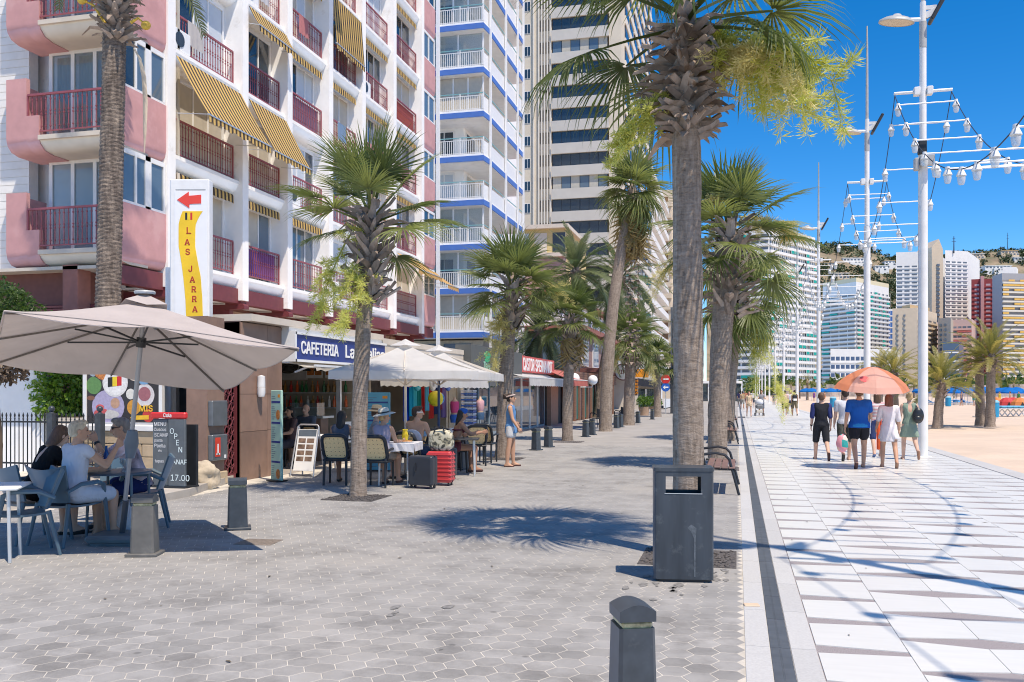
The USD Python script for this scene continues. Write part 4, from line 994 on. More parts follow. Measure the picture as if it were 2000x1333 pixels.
part(nb, 'railing', railing_mb(66.7, 83.8, -9.7, 3.4, .3), M_white, False, True)
part(nb, 'end_window', MB().box(-19, 65.9, 3.4, -12.5, 65.96, 5.7), M_glassb, False, True)
yh = thing('yellow_house', 'pale yellow house with flat roof in front of the beige tower', 'house', (-19, 92, 0))
xa_, xb_ = xcol(1000, 90), xcol(1104, 90)
part(yh, 'wall', MB().box(xa_, 90, 0, xb_, 103, 18.3), mat('yellow_render', (.60, .47, .22), .8, var=.08), False, True)
part(yh, 'roof_slab', MB().box(xa_ - .3, 89.4, 18.3, xb_ + .4, 103, 18.7), M_cream, False, True)
part(yh, 'terrace_slab', MB().box(xa_ - .3, 88.2, 15.2, xb_ + .2, 90, 15.6), M_cream, False, True)
part(yh, 'pink_wall', MB().box(xa_ - .2, 88.6, 0, xb_ + .1, 89.99, 15.2), mat('dusty_pink', (.42, .28, .24), .8), False, True)
for k in range(3): part(yh, 'window', MB().box(xa_ + .5 + k * 1.9, 89.93, 15.9, xa_ + 1.8 + k * 1.9, 89.99, 17.9), [M_shutter, M_cream, M_glassd][k], False, True)
db = thing('far_cafe_pavilion', 'far low pavilion with dark awning behind the road signs', 'pavilion', (-11, 88, 0))
part(db, 'wall', MB().box(-16, 84, 0, -9, 110, 3.2), M_cream, False, True)
part(db, 'dark_awning', MB().prism([(-9, 2.9), (-6.4, 2.3), (-6.4, 1.9), (-9, 2.2)], 'y', 84, 104), mat('awning_black', (.03, .035, .05), .7), False, True)
for k in range(12): part(db, 'window', MB().box(-9, 84.5 + k * 2, .6, -8.95, 86 + k * 2, 1.9), M_glassd, False, True)
part(db, 'low_fence', MB().box(-6.6, 84, .1, -6.5, 104, .9), M_white, False, True)
os_ = thing('orange_shop_sign', 'small orange projecting shop sign beside the leaning palm', 'sign', (XS + .3, YX(1240, XS + .3), 3.0))
part(os_, 'panel', MB().rbox((.45, 0, .2), (1.4, .12, .75), .03), mat('sign_orange', (.80, .30, .02), .5), False)
part(os_, 'frame', MB().box(-.28, -.07, -.21, 1.2, .07, -.17).box(-.28, -.07, .57, 1.2, .07, .61), M_white, False)
part(os_, 'arm', MB().bar((-.3, 0, .2), (-1.0, 0, .2), .06), M_white, False)
ov = thing('orange_banner', 'tall narrow dark banner with orange side letters below the orange sign', 'sign', (XS + .7, YX(1236, XS + .7), 1.4))
part(ov, 'panel', MB().rbox((0, 0, .6), (.75, .1, 1.35), .02), mat('banner_dark', (.08, .04, .03), .5), False)
part(ov, 'lettering', MB().text('TAPAS', .3, (.12, -.052, 1.2), (0, 0, -1), (1, 0, 0), .004, True, width=1.15), mat('sign_orange', (.80, .30, .02), .5), False)
rsn = thing('round_shop_sign', 'round white shop sign with dark red rim left of the orange sign', 'sign', (XS + .2, YX(1217, XS + .2), 3.15))
part(rsn, 'disc', MB().tube([(0, -.06, 0), (0, .06, 0)], .62, 28), M_white, 30)
part(rsn, 'rim', MB().tube([(.62 * math.cos(a), -.07, .62 * math.sin(a)) for a in np.linspace(0, 6.283, 30)], .04, 6, False), M_maroon)
part(rsn, 'lettering', MB().text('VIPS', .3, (0, -.062, -.14), (1, 0, 0), (0, 0, 1), .004, True, center=True), M_maroon, False)
part(rsn, 'arm', MB().bar((-.6, 0, 0), (-1., 0, 0), .06), M_white, False)

# ------------------------------------------------ white block with blue bands
wt = thing('blue_banded_apartments', 'white apartment tower with blue slab edges and white railed balconies', 'apartment building', (-20, 58, 0))
XW = -15.3
x_c = xcol(944, 54.)
M_teal = mat('teal_rail', (.20, .42, .44), .4, var=.05)
yEnd = YX(1022, XW)
fp = [(-26, 54.0), (x_c, 54.0), (XW, YX(957, XW)), (XW, yEnd), (-26, yEnd)]
part(wt, 'core', MB().box(-34, 55.9, 0, -17.3, yEnd + 6, 42).box(-34, 55.0, 0, -26.0, yEnd, 42), M_whitewall, False, True)
M_ceil = mat('balcony_wall', (.62, .59, .55), .8, var=.06)
yp = [YX(957, XW), YX(987, XW), YX(1010, XW), yEnd - .15]
for k in range(-1, 12):
    z = 5.4 + 2.77 * k
    if k >= 0:
        b = part(wt, 'balcony', MB().prism([(x - .03 if x > -25 else x, y + .03) for x, y in fp], 'z', z - .40, z + .12), M_whitewall, False, True)
        bb = MB()
        for p, q in ((fp[0], fp[1]), (fp[1], fp[2]), (fp[2], fp[3])): bb.bar((*p, z - .19), (*q, z - .19), .05, .34, (0, 0, 1))
        part(b, 'blue_band', bb, M_blueband, False, True)
        pr = MB()
        (ax_, ay_), (bx_, by_), (cx_, cy_) = fp[1], fp[2], fp[3]
        pr.bar((ax_ - .05, ay_ + .08, z + .57), (bx_ - .05, by_ + .03, z + .57), .05, .86, (1, -1, 0)).bar((bx_ - .05, by_, z + .57), (cx_ - .05, cy_, z + .57), .05, .86, (1, 0, 0))
        pr2 = MB()
        for (p, q) in ((fp[1], fp[2]), (fp[2], fp[3])):
            d = np.array(q) - np.array(p); L_ = np.hypot(*d); d /= L_; nn_ = np.array([d[1], -d[0]])
            a_, b_ = np.array(p) - nn_ * .06, np.array(q) - nn_ * .06
            v_ = [(a_[0], a_[1], z + .14), (b_[0], b_[1], z + .14), (b_[0], b_[1], z + .98), (a_[0], a_[1], z + .98)]
            w_ = [(x - nn_[0] * .05, y - nn_[1] * .05, zz) for x, y, zz in v_]
            pr2.add(v_ + w_, [[0, 1, 2, 3], [7, 6, 5, 4], [3, 2, 6, 7], [0, 4, 5, 1], [1, 5, 6, 2], [4, 0, 3, 7]])
        part(b, 'white_panel', pr2, M_white, False, True)
        rl = MB().bar((-22, 54.06, z + 1.16), (x_c, 54.06, z + 1.16), .05).bar((x_c, 54.06, z + 1.16), (XW - .06, fp[2][1], z + 1.16), .05).bar((XW - .06, fp[2][1], z + 1.16), (XW - .06, yEnd, z + 1.16), .05)
        part(b, 'teal_rail', rl, M_teal, False, True)
        ba = MB().bar((-22, 54.06, z + 1.0), (x_c, 54.06, z + 1.0), .04).bar((-22, 54.06, z + .18), (x_c, 54.06, z + .18), .04)
        n = int((x_c + 22) / .14)
        for q in range(n + 1):
            x = x_c - q * .14
            ba.bar((x, 54.06, z + (.12)), (x, 54.06, z + (1.16 if q % 11 == 0 else 1.0)), .06 if q % 11 == 0 else .03)
        part(b, 'railing', ba, M_white, False, True)
        gz_ = (k * 7 + 3) % 5
        if gz_ in (0, 2, 3):
            fr = MB()
            xs_ = np.linspace(x_c - .15, -20.5, 6 if gz_ else 4)
            for x in xs_: fr.box(x - .05, 54.45, z + .12, x + .05, 54.52, z + 2.34)
            w = part(wt, 'glazed_screen', fr, M_white, False, True)
            for a_, b_ in zip(xs_[:-1], xs_[1:]): part(w, 'pane', MB().box(b_ + .05, 54.475, z + .14, a_ - .05, 54.49, z + 2.3), M_glassc if gz_ != 3 else M_curtain, False, True)
    # back windows on the recessed walls
    for (y0, y1) in ((56.4, 58.4), (59.8, 61.6), (62.6, 63.9)):
        w = part(wt, 'window', MB().box(-17.3, y0, z + .2, -17.24, y1, z + 2.2), M_white, False, True)
        part(w, 'pane', MB().box(-17.24, y0 + .1, z + .3, -17.22, (y0 + y1) / 2 - .04, z + 2.1).box(-17.24, (y0 + y1) / 2 + .04, z + .3, -17.22, y1 - .1, z + 2.1), [M_glassd, M_curtain, M_shutter, M_glassb][(k * 3 + int(y0)) % 4], False, True)
    for (x0, x1) in ((-19.3, -17.9), (-21.6, -19.9)):
        w = part(wt, 'window', MB().box(x0, 55.84, z + .2, x1, 55.9, z + 2.2), M_white, False, True)
        part(w, 'pane', MB().box(x0 + .1, 55.82, z + .3, (x0 + x1) / 2 - .04, 55.84, z + 2.1).box((x0 + x1) / 2 + .04, 55.82, z + .3, x1 - .1, 55.84, z + 2.1), [M_shutter, M_glassd, M_curtain][k % 3], False, True)
for y in yp: part(wt, 'post', MB().box(XW - .02, y - .11, 3.0, XW + .10, y + .11, 42), M_white, False, True)
for x in (xcol(856, 54.),): part(wt, 'post', MB().box(x - .12, 53.9, 3.0, x + .12, 54.03, 42), M_white, False, True)
part(wt, 'ground_floor', MB().box(-26, 54.6, 0, XW - .3, yEnd, 4.9), mat('ground_floor_beige', (.55, .50, .38), .8), False, True)
for x0, x1 in ((-20.2, -18.6), (-18.2, -16.4)): part(wt, 'ground_window', MB().box(x0, 54.52, 3.1, x1, 54.6, 4.7), M_glassb, False, True)

# ------------------------------------------------ beige tower
M_tower = mat('tower_render', (.62, .55, .44), .8, var=.05, scale=.8)
M_tband = mat('tower_band', (.68, .63, .55), .75, var=.05, scale=.8)
bt = thing('beige_tower', 'tall beige tower with dark window bands and vertical slits on its left', 'tower block', (-22, 115, 0))
YT = 109.
tx = [xcol(u, YT) for u in (1000, 1043, 1050, 1078, 1190, 1214)]
part(bt, 'body', MB().box(tx[0], YT, 0, tx[3], YT + 16, 75).box(tx[3], YT + 1.2, 0, tx[5] - .1, YT + 16, 75), M_tower, False, True)
part(bt, 'corner_pier', MB().box(tx[4], YT - .2, 0, tx[5], YT + 3.0, 75), M_tower, False, True)
for k in range(5):
    x = tx[2] + (tx[3] - tx[2]) * (k + .3) / 5
    part(bt, 'rib', MB().box(x, YT - .25, 20, x + .16, YT, 75), M_tband, False, True)
part(bt, 'rib', MB().box(tx[1] - .08, YT - .3, 0, tx[1] + .08, YT, 75), M_tband, False, True)
for k in range(24):
    z = 20.3 + 2.8 * (k - 5)
    if z > 74: break
    if z > 16:
        part(bt, 'slit_row', MB().box(tx[2] + .1, YT - .04, z + .9, tx[3] - .1, YT - .01, z + 2.3), M_dark, False, True)
        w = part(bt, 'small_window', MB().box(xcol(1025, YT), YT - .05, z + .8, xcol(1036, YT), YT, z + 2.0), M_white, False, True)
        part(w, 'pane', MB().box(xcol(1025.5, YT), YT - .07, z + .85, xcol(1030, YT), YT - .05, z + 1.95).box(xcol(1031, YT), YT - .07, z + .85, xcol(1035.5, YT), YT - .05, z + 1.95), M_glassd, False, True)
    part(bt, 'balcony_band', MB().prism([(YT - .35, z - .5), (YT - .55, z + .72), (YT - .45, z + .72), (YT - .2, z - .35), (YT + 1.2, z - .35), (YT + 1.2, z - .5)], 'x', tx[3], tx[4]), M_tband, False, True)
    fr = MB(); n = 6
    for q in range(n + 1):
        x = tx[3] + .1 + (tx[4] - tx[3] - .3) * q / n; fr.box(x - .03, YT - .06, z + .7, x + .03, YT + .02, z + 2.3)
    w = part(bt, 'window_band', fr, M_black, False, True)
    for q in range(n):
        x0_, x1_ = tx[3] + .1 + (tx[4] - tx[3] - .3) * q / n + .03, tx[3] + .1 + (tx[4] - tx[3] - .3) * (q + 1) / n - .03
        part(w, 'pane', MB().box(x0_, YT - .04, z + .7, x1_, YT - .02, z + 2.3), [M_glassd, M_glassb, M_glassd, M_curtain][(k * 5 + q * (1 + k % 3)) % 4 if (k % 3 == 1) else 0], False, True)
    sw_ = MB(); sp_ = MB()
    for q in range(7):
        y0_ = YT + 4 + q * 5.2
        sw_.box(tx[5] - .1, y0_, z + .5, tx[5] + .02, y0_ + 3.6, z + 2.3); sp_.box(tx[5] - .1, y0_ - .6, z - .5, tx[5] + .12, y0_ + 4.2, z + .5)
    if z < 74:
        part(bt, 'side_window_row', sw_, M_glassd, False, True); part(bt, 'side_balcony_row', sp_, M_tband, False, True)
part(bt, 'side_wing', MB().box(tx[0], YT + 16, 0, tx[5] - .12, YT + 41, 75), M_tower, False, True)

# ------------------------------------------------ buildings further down the street and round the bay
def face_parts(b, P, Q, z0, z1, fh, nc, m_slab, m_win, seed, awn=None, awnp=.1, slab_out=.9, wz=(.9, 2.3), post=None, wfrac=.62, lowp=None):
    """storeys of one face: slab bands, window rows (one piece per storey), a few coloured awnings"""
    P, Q = np.array(P[:2], float), np.array(Q[:2], float)
    d = Q - P; Ln = np.hypot(*d); d /= Ln; nrm = np.array([d[1], -d[0]])
    if nrm @ (P * -1) < 0: nrm = -nrm
    g = random.Random(seed)
    def quadbox(mb, s0, s1, o0, o1, za, zb):
        c = [P + d * s + nrm * o for s, o in ((s0, o0), (s1, o0), (s1, o1), (s0, o1))]
        v = [(x, y, za) for x, y in c] + [(x, y, zb) for x, y in c]
        mb.add(v, [[0, 1, 5, 4], [1, 2, 6, 5], [2, 3, 7, 6], [3, 0, 4, 7], [4, 5, 6, 7], [3, 2, 1, 0]])
    nf = int((z1 - z0) / fh)
    aw, wm = MB(), MB()
    for k in range(nf):
        z = z0 + k * fh
        sl = MB(); quadbox(sl, 0, Ln, .02, slab_out, z - .18, z + (.95 if slab_out > .3 else .6))
        part(b, 'balcony_band', sl, m_slab, False, True)
        for c in range(nc):
            s0 = Ln * (c + (1 - wfrac) / 2) / nc; s1 = s0 + Ln / nc * wfrac
            quadbox(wm, s0, s1, .0, .06, z + wz[0], z + wz[1])
            if awn and g.random() < awnp:
                quadbox(aw, s0 - .2, s1 + .2, slab_out - .1, slab_out + .05, z + 1.3, z + 2.5)
    part(b, 'window', wm, m_win, False, True, kind='stuff')
    if post:
        pm = MB()
        for c in range(nc + 1): quadbox(pm, max(0, Ln * c / nc - .12), Ln * c / nc + .12, slab_out, slab_out + .08, z0, z1)
        part(b, 'post', pm, post, False, True, kind='stuff')
    if aw.n: part(b, 'sun_blind', aw, awn, False, True, kind='stuff')
M_fw = mat('far_white', (.76, .75, .73), .8, var=.04, scale=.4)
M_fwin = mat('far_window', (.13, .15, .18), .25, var=.4, scale=.25)
M_fteal = mat('teal_blind', (.01, .36, .30), .7, var=.1)
M_fbeige = mat('far_beige', (.62, .51, .38), .8, var=.05, scale=.4)
def block(name, label, cat, pts, h, wallm, z0=0):
    c = np.mean([p[:2] for p in pts], 0)
    b = thing(name, label, cat, (c[0], c[1], z0))
    part(b, 'body', MB().prism([tuple(p[:2]) for p in pts], 'z', z0, h), wallm, False, True)
    return b
def hz(v, Z): return EYE + (HOR - v) * Z / FPX
def UZ(u, Z): return W((u - 1000) / FPX * Z, Z)[:2]
# two blocks seen past the beige tower
b = block('slanted_balcony_block', 'white apartment block with sloping balcony bands behind the tall skirted palm', 'apartment building', [(-30, 153), (-16., 153), (-16., 200), (-30, 200)], 45, M_fw)
face_parts(b, (-16., 153), (-16., 200), 6, 44, 2.9, 9, M_fw, mat('orange_recess', (.40, .20, .10), .8), 1, slab_out=1.4, wfrac=.8)
b = block('apricot_block', 'apricot coloured block with square windows beside the large palm trunk', 'apartment building', [(-30, 222), (-15.5, 222), (-14, 224), (-14, 262), (-30, 262)], 51, M_fbeige)
face_parts(b, (-20, 222), (-15.5, 222), 5, 50, 2.8, 1, M_fbeige, mat('brown_window', (.25, .13, .06), .5), 2, slab_out=.7, wfrac=.6)
face_parts(b, (-14, 224), (-14, 262), 5, 50, 2.8, 7, M_fbeige, M_fwin, 3, slab_out=.8)
# teal and white slab tower at the bend
A, B, C = UZ(1395, 388), UZ(1502, 377), UZ(1592, 408)
b = block('teal_blind_tower', 'broad white tower with turquoise blinds closing the end of the promenade', 'tower block', [A, B, C, A + C - B], hz(447, 385), M_fw)
face_parts(b, A, B, 6, hz(460, 385), 2.72, 6, M_fw, M_fwin, 4, M_fteal, .16, 1.1, wfrac=.8)
face_parts(b, B, C, 6, hz(455, 385), 2.72, 12, M_fw, M_fwin, 5, M_fteal, .20, .9, post=M_fw)
A, B, C = UZ(1607, 615), UZ(1672, 585), UZ(1736, 620)
b = block('rounded_green_tower', 'tower with pale yellow roof edge and green blinds, second right of the tallest lamp', 'tower block', [A, B, C, A + C - B], hz(556, 600), M_fw)
face_parts(b, A, B, 8, hz(570, 600), 2.9, 4, M_fw, mat('grey_recess', (.26, .24, .23), .7), 6, M_fteal, .12, 1.2, wfrac=.9)
face_parts(b, B, C, 8, hz(568, 600), 2.9, 8, M_fw, M_fwin, 7, M_fteal, .22, .8, post=M_fw)
part(b, 'roof_edge', MB().prism([tuple(A), tuple(B), tuple(C), tuple(A + C - B)], 'z', hz(556, 600) + .01, hz(548, 600)), mat('pale_yellow', (.70, .62, .42), .8), False, True)
A, B = UZ(1606, 690), UZ(1625, 690)
b = block('grey_pink_slab', 'narrow dusky pink tower left of the green blind tower', 'tower block', [A, B, B + (30, 60), A + (30, 60)], hz(598, 690), mat('dusky', (.40, .32, .30), .8))
face_parts(b, A, B, 5, hz(600, 690), 3., 2, mat('dusky', (.40, .32, .30), .8), M_fwin, 8, slab_out=.6)
A, B = UZ(1622, 500), UZ(1738, 500)
b = block('white_hotel_block', 'low white block with three rows of blue windows above the beach trees', 'hotel', [A, B, B + (10, 30), A + (10, 30)], hz(682, 500), M_fw)
face_parts(b, A, B, hz(758, 500), hz(686, 500), 4.6, 12, M_fw, mat('blue_far_window', (.06, .10, .2), .2), 9, slab_out=.25, wz=(1.5, 3.6), wfrac=.75)
A, B, C = UZ(1743, 545), UZ(1792, 540), UZ(1830, 580)
b = block('beige_point_block', 'plain beige point block with tiny windows right of the second lamp', 'tower block', [A, B, C, A + C - B], hz(603, 545), M_fbeige)
wm = MB()
for k in range(14):
    for t in (.2, .48): 
        q = A + (B - A) * t; wm.box(q[0] - .5, q[1] - .6, 8 + k * 3, q[0] + .5, q[1] + .3, 9.2 + k * 3)
part(b, 'small_window', wm, M_fwin, False, True, kind='stuff')
face_parts(b, B, C, 5, hz(610, 545), 3., 4, M_fbeige, M_fwin, 10, slab_out=.7)
part(b, 'roof_house', MB().prism([tuple(A + (C - A) * .2), tuple(A + (B - A) * .7), tuple(C * .6 + B * .4)], 'z', hz(603, 545) + .01, hz(596, 545)), mat('roof_tan', (.5, .36, .2), .8), False, True)
A, B = UZ(1732, 640), UZ(1746, 640)
b = block('blue_striped_slab', 'narrow blue and white striped block between the green tower and beige point block', 'tower block', [A, B, B + (20, 40), A + (20, 40)], hz(604, 640), M_fw)
face_parts(b, A, B, 5, hz(606, 640), 4.2, 1, M_fw, mat('blue_stripe', (.05, .15, .42), .6), 11, slab_out=.3, wfrac=.98, wz=(.7, 3.7))
A, B = UZ(1750, 660), UZ(1822, 655)
tw = block('twin_tower', 'white twin tower with pointed concrete spire between its halves', 'tower block', [A, B, B + (20, 50), A + (20, 50)], hz(492, 657), M_fw)
face_parts(tw, A, B, 5, hz(510, 657), 3., 5, M_fw, M_fwin, 12, slab_out=.3, wz=(.9, 2.0), wfrac=.7)
A2, B2 = UZ(1846, 655), UZ(1890, 660)
part(tw, 'right_half', MB().prism([tuple(A2), tuple(B2), tuple(B2 + (20, 50)), tuple(A2 + (20, 50))], 'z', 0, hz(490, 657)), M_fw, False, True)
face_parts(tw, A2, B2, 5, hz(508, 657), 3., 4, M_fw, M_fwin, 13, slab_out=.3, wz=(.9, 2.0), wfrac=.7)
s0, s1 = UZ(1820, 648), UZ(1842, 648)
sm = (s0 + s1) / 2
def wedge(mb, a, b, z0, za, zb, dep=25):
    o = np.array([dep * -SN, dep * CS])
    v = [(*a, z0), (*b, z0), (*b, zb), (*a, za)]; w = [(x + o[0], y + o[1], z) for x, y, z in v]
    mb.add(v + w, [[0, 1, 2, 3], [7, 6, 5, 4], [3, 2, 6, 7], [1, 5, 6, 2], [4, 0, 3, 7], [0, 4, 5, 1]])
mb = MB(); wedge(mb, s0, s0 + (s1 - s0) * .62, 0, hz(483, 648), hz(467, 648)); wedge(mb, s0 + (s1 - s0) * .62, s1, 0, hz(467, 648), hz(488, 648))
part(tw, 'spire', mb, M_fbeige, False, True)
wm = MB()
for k in range(30):
    q = s0 + (s1 - s0) * .55; wm.cbox((q[0], q[1] - .1, 6 + 3 * k), (2.0, 1.6, 1.7))
part(tw, 'spire_window', wm, M_fwin, False, True, kind='stuff')
A, B = UZ(1806, 600), UZ(1830, 598)
b = block('pink_low_block', 'pinkish low block right behind the nearest lamp post', 'apartment building', [A, B, B + (10, 30), A + (10, 30)], hz(630, 600), mat('rose_far', (.56, .42, .38), .8))
face_parts(b, A, B, 5, hz(634, 600), 2.9, 3, M_fw, M_fwin, 14, mat('red_blind', (.5, .12, .10), .7), .2, .6)
A, B, C = UZ(1832, 560), UZ(1857, 552), UZ(1862, 575)
b = block('taupe_block', 'taupe block with small windows in front of the twin tower', 'apartment building', [A, B, C, A + C - B], hz(622, 558), mat('taupe', (.45, .39, .32), .8))
wm = MB()
for k in range(13):
    for t in (.2, .55): q = A + (B - A) * t; wm.box(q[0] - .6, q[1] - .8, 6 + k * 3, q[0] + .6, q[1] + .2, 7.5 + k * 3)
part(b, 'small_window', wm, M_fwin, False, True, kind='stuff')
A, B = UZ(1860, 575), UZ(1898, 570)
b = block('salmon_balcony_block', 'mid height block with salmon balconies left of the red tower', 'apartment building', [A, B, B + (10, 30), A + (10, 30)], hz(624, 572), mat('salmon_far', (.58, .40, .35), .8))
face_parts(b, A, B, 5, hz(628, 572), 3., 4, mat('salmon_band', (.62, .38, .33), .8), M_fwin, 15, mat('red_blind', (.5, .12, .10), .7), .3, 1.0, wfrac=.8)
A, B = UZ(1842, 520), UZ(1873, 518)
b = block('glass_front_hall', 'dark blue glazed hall below the taupe block', 'building', [A, B, B + (8, 25), A + (8, 25)], hz(668, 520), mat('far_glass', (.07, .11, .18), .2))
face_parts(b, A, B, 4, hz(670, 520), 5, 4, M_fw, mat('blue_far_window', (.06, .10, .2), .2), 16, slab_out=.15)
A, B = UZ(1897, 625), UZ(1941, 620)
b = block('red_tower', 'dark red tower with white window sills right of the twin tower', 'tower block', [A, B, B + (20, 40), A + (20, 40)], hz(545, 622), mat('far_red', (.30, .05, .05), .8))
face_parts(b, A, B, 5, hz(548, 622), 3., 2, mat('far_red2', (.34, .06, .06), .8), mat('pale_sill', (.55, .42, .42), .8), 17, slab_out=.4, wfrac=.4)
q0, q1 = A + (B - A) * .40, A + (B - A) * .54
part(b, 'pink_pier', MB().prism([tuple(q0 + (0, -2)), tuple(q1 + (0, -2)), tuple(q1 + (0, 2)), tuple(q0 + (0, 2))], 'z', 0, hz(540, 622)), mat('pink_pier', (.60, .30, .28), .8), False, True)
A, B, C = UZ(1938, 590), UZ(1957, 575), UZ(2110, 585)
b = block('yellow_blind_slab', 'wide slab block with rows of yellow blinds at the right picture edge', 'apartment building', [A, B, C, A + C - B], hz(535, 578), mat('far_grey', (.33, .33, .35), .8))
face_parts(b, B, C, 5, hz(538, 578), 3., 14, mat('far_band', (.66, .62, .55), .8), mat('grey_recess', (.26, .24, .23), .7), 18, mat('yellow_blind', (.70, .42, .10), .7), .5, 1.1, wfrac=.95)
A, B = UZ(1958, 640), UZ(1985, 640)
block('white_roof_house', 'small white flat roofed house above the yellow blind slab', 'house', [A, B, B + (5, 14), A + (5, 14)], hz(522, 640), M_fw)

# hillside with scrub and houses
us = np.linspace(1380, 2400, 52); Zs = np.linspace(680, 1500, 30)
ridge = lambda u: np.interp(u, [1380, 1480, 1590, 1640, 1700, 1740, 1800, 1900, 1950, 2000, 2400], [500, 480, 478, 486, 498, 505, 500, 496, 490, 494, 500])
Uv, Zv = np.meshgrid(us, Zs, indexing='ij')
prof = np.interp(Zv, [680, 760, 1100, 1180, 1500], [0, .12, 1, 1.02, .6])
top = EYE + (HOR - ridge(Uv)) * 1100 / FPX
hw = np.stack([W((a - 1000) / FPX * z, z) for a, z in zip(Uv.ravel(), Zv.ravel())])
hh = (top * prof).ravel() * (.93 + .14 * meshkit.fbm(hw * .012, 4)) + 8 * (meshkit.fbm(hw * .03, 3, 4) - .5)
idx = np.arange(Uv.size).reshape(Uv.shape)
hv = np.column_stack([hw[:, 0], hw[:, 1], np.maximum(hh, -1)])
M_hill = mat('hill_soil', (.26, .20, .13), .95, var=.35, scale=.03, dirt=((.10, .12, .06), .05, .48))
struct('hill', MB().add(hv, np.stack([idx[:-1, :-1], idx[1:, :-1], idx[1:, 1:], idx[:-1, 1:]], -1).reshape(-1, 4)), M_hill, True)
from scipy.interpolate import LinearNDInterpolator
hf = LinearNDInterpolator(hv[:, :2], hv[:, 2])
gr = np.random.default_rng(21)
sc = MB(); cnt = 0
while cnt < 1500:
    u, Z = gr.uniform(1540, 2080), gr.uniform(740, 1130)
    p = W((u - 1000) / FPX * Z, Z); z = float(hf(p[0], p[1]))
    if meshkit.noise(p * .02 + 3, 8) < .34 and Z < 1080: continue
    r = gr.uniform(1.8, 5.5)
    sc.add(*leaf_cloud((p[0], p[1], z + r * .5), r, 34, r * .75, cnt, (1.2, 1.2, .8), .4)); cnt += 1
part(None, 'hillside_scrub', sc, leafmat('scrub_leaf', (.025, .045, .015), (.09, .11, .04), .1), False, label='green pines and scrub covering the hillside behind the towers', cat='scrub', kind='stuff')
hs = [(1668, 506, 1000, 26, 7, 'long white villa terrace on the hill, leftmost of the hillside houses'), (1622, 512, 930, 14, 6, 'pale cube villa low on the left slope'), (1722, 520, 900, 15, 8, 'sand coloured villa left of the twin tower'), (1738, 512, 1010, 12, 9, 'stepped white villa at the twin tower edge'),
      (1905, 497, 1050, 22, 6, 'white ridge villa right of the twin tower'), (1912, 520, 900, 26, 8, 'low villa with tan roof above the red tower'), (1950, 520, 880, 30, 10, 'grey concrete house with two storeys of openings'), (1972, 492, 1090, 20, 8, 'beige villa on the ridge under the mast'), (1993, 505, 1000, 14, 6, 'small white villa at the far right of the ridge'), (1655, 560, 850, 14, 7, 'white villa among trees behind the green blind tower'), (1640, 535, 880, 20, 5, 'long low house at mid slope')]
for k, (u, v, Z, w, h, lab) in enumerate(hs):
    best = min(np.arange(720, 1100, 8), key=lambda q: abs(float(hf(*W((u - 1000) / FPX * q, q)[:2])) + h - hz(v, q)))
    p = W((u - 1000) / FPX * best, best); g0 = float(hf(p[0], p[1]))
    t = thing('hillside_villa', lab, 'house', (p[0], p[1], g0 - 3), YAW, group='houses on the hillside')
    H_ = h + 3
    part(t, 'wall', MB().box(-w / 2, 0, 0, w / 2, 9, H_).box(-w * .2, -2.5, 0, w / 2, 0, H_ - 2.8), [M_fw, M_fbeige, M_fw][k % 3], False)
    part(t, 'roof', MB().box(-w / 2 - .6, -.6, H_ + .01, w / 2 + .6, 9.6, H_ + .6), [M_fw, mat('roof_tan', (.5, .36, .2), .8)][k % 2], False)
    wm = MB()
    for q in range(int(w / 4)):
        wm.box(-w / 2 + 1.2 + q * 4, -.1, H_ - 2.4, -w / 2 + 3.6 + q * 4, -.01, H_ - .7)
        if q * 4 > w * .35: wm.box(-w / 2 + 1.2 + q * 4, -2.6, H_ - 5.2, -w / 2 + 3.6 + q * 4, -2.5, H_ - 3.4)
    part(t, 'window', wm, M_fwin, False, kind='stuff')
for u, Z, zt_, lab in ((1863, 656, 462, 'thin antenna mast on the right half of the twin tower'), (1968, 1095, 455, 'thin transmitter mast on the ridge above the beige villa')):
    p = W((u - 1000) / FPX * Z, Z); zb_ = hz(495, Z)
    t = thing('antenna_mast', lab, 'mast', (p[0], p[1], zb_))
    hm = hz(zt_, Z) - zb_
    part(t, 'pole', MB().tube([(0, 0, 0), (0, 0, hm)], [.5, .25], 6), M_anth)
    part(t, 'crossbar', MB().bar((-1.5, 0, hm * .7), (1.5, 0, hm * .7), .3).bar((-1, 0, hm * .85), (1, 0, hm * .85), .3), M_anth, False)
# ------------------------------------------------ palms
def barkmat(name, c, c2, ring=9., fiber=26., bumpd=.03):
    nodes = {'tc': ('texture_coordinate', {}), 'mp': ('mapping', {'scale': (1, 1, 3.2)}), 'mv': ('mapping', {'scale': (1, 1, .16)}),
             'n': ('noise_texture', {'scale': ring, 'detail': 6., 'roughness': .7, 'distortion': .6}), 'nv': ('noise_texture', {'scale': fiber, 'detail': 5., 'roughness': .7}),
             'mx': ('mix_float', {'fac': .5}), 'r': ('rgb_ramp', {'ramp': [(.33, tuple(np.array(c) * .38)), (.47, c), (.66, c2)]}),
             'b': ('bump', {'strength': 1., 'distance': bumpd}), 'p': ('principled_bsdf', {'roughness': .95, 'specular_ior_level': .2})}
    L = [('tc.object', 'mp.vector'), ('tc.object', 'mv.vector'), ('mp.vector', 'n.vector'), ('mv.vector', 'nv.vector'), ('n.fac', 'mx.a'), ('nv.fac', 'mx.b'), ('mx.result', 'r.fac'), ('r.color', 'p.base_color'), ('mx.result', 'b.height'), ('b.normal', 'p.normal')]
    return usdkit.material(stage, '/World/Looks/' + name, nodes, L, surface='p.BSDF')
M_bark = barkmat('palm_bark', (.26, .205, .16), (.42, .35, .29))
M_barkd = barkmat('date_palm_bark', (.15, .115, .09), (.36, .29, .23), 7., 14.)
M_boot = mat('dead_leaf_base', (.28, .215, .17), .9, var=.35, scale=7., rand=.45, stretch=(1, 1, .3))
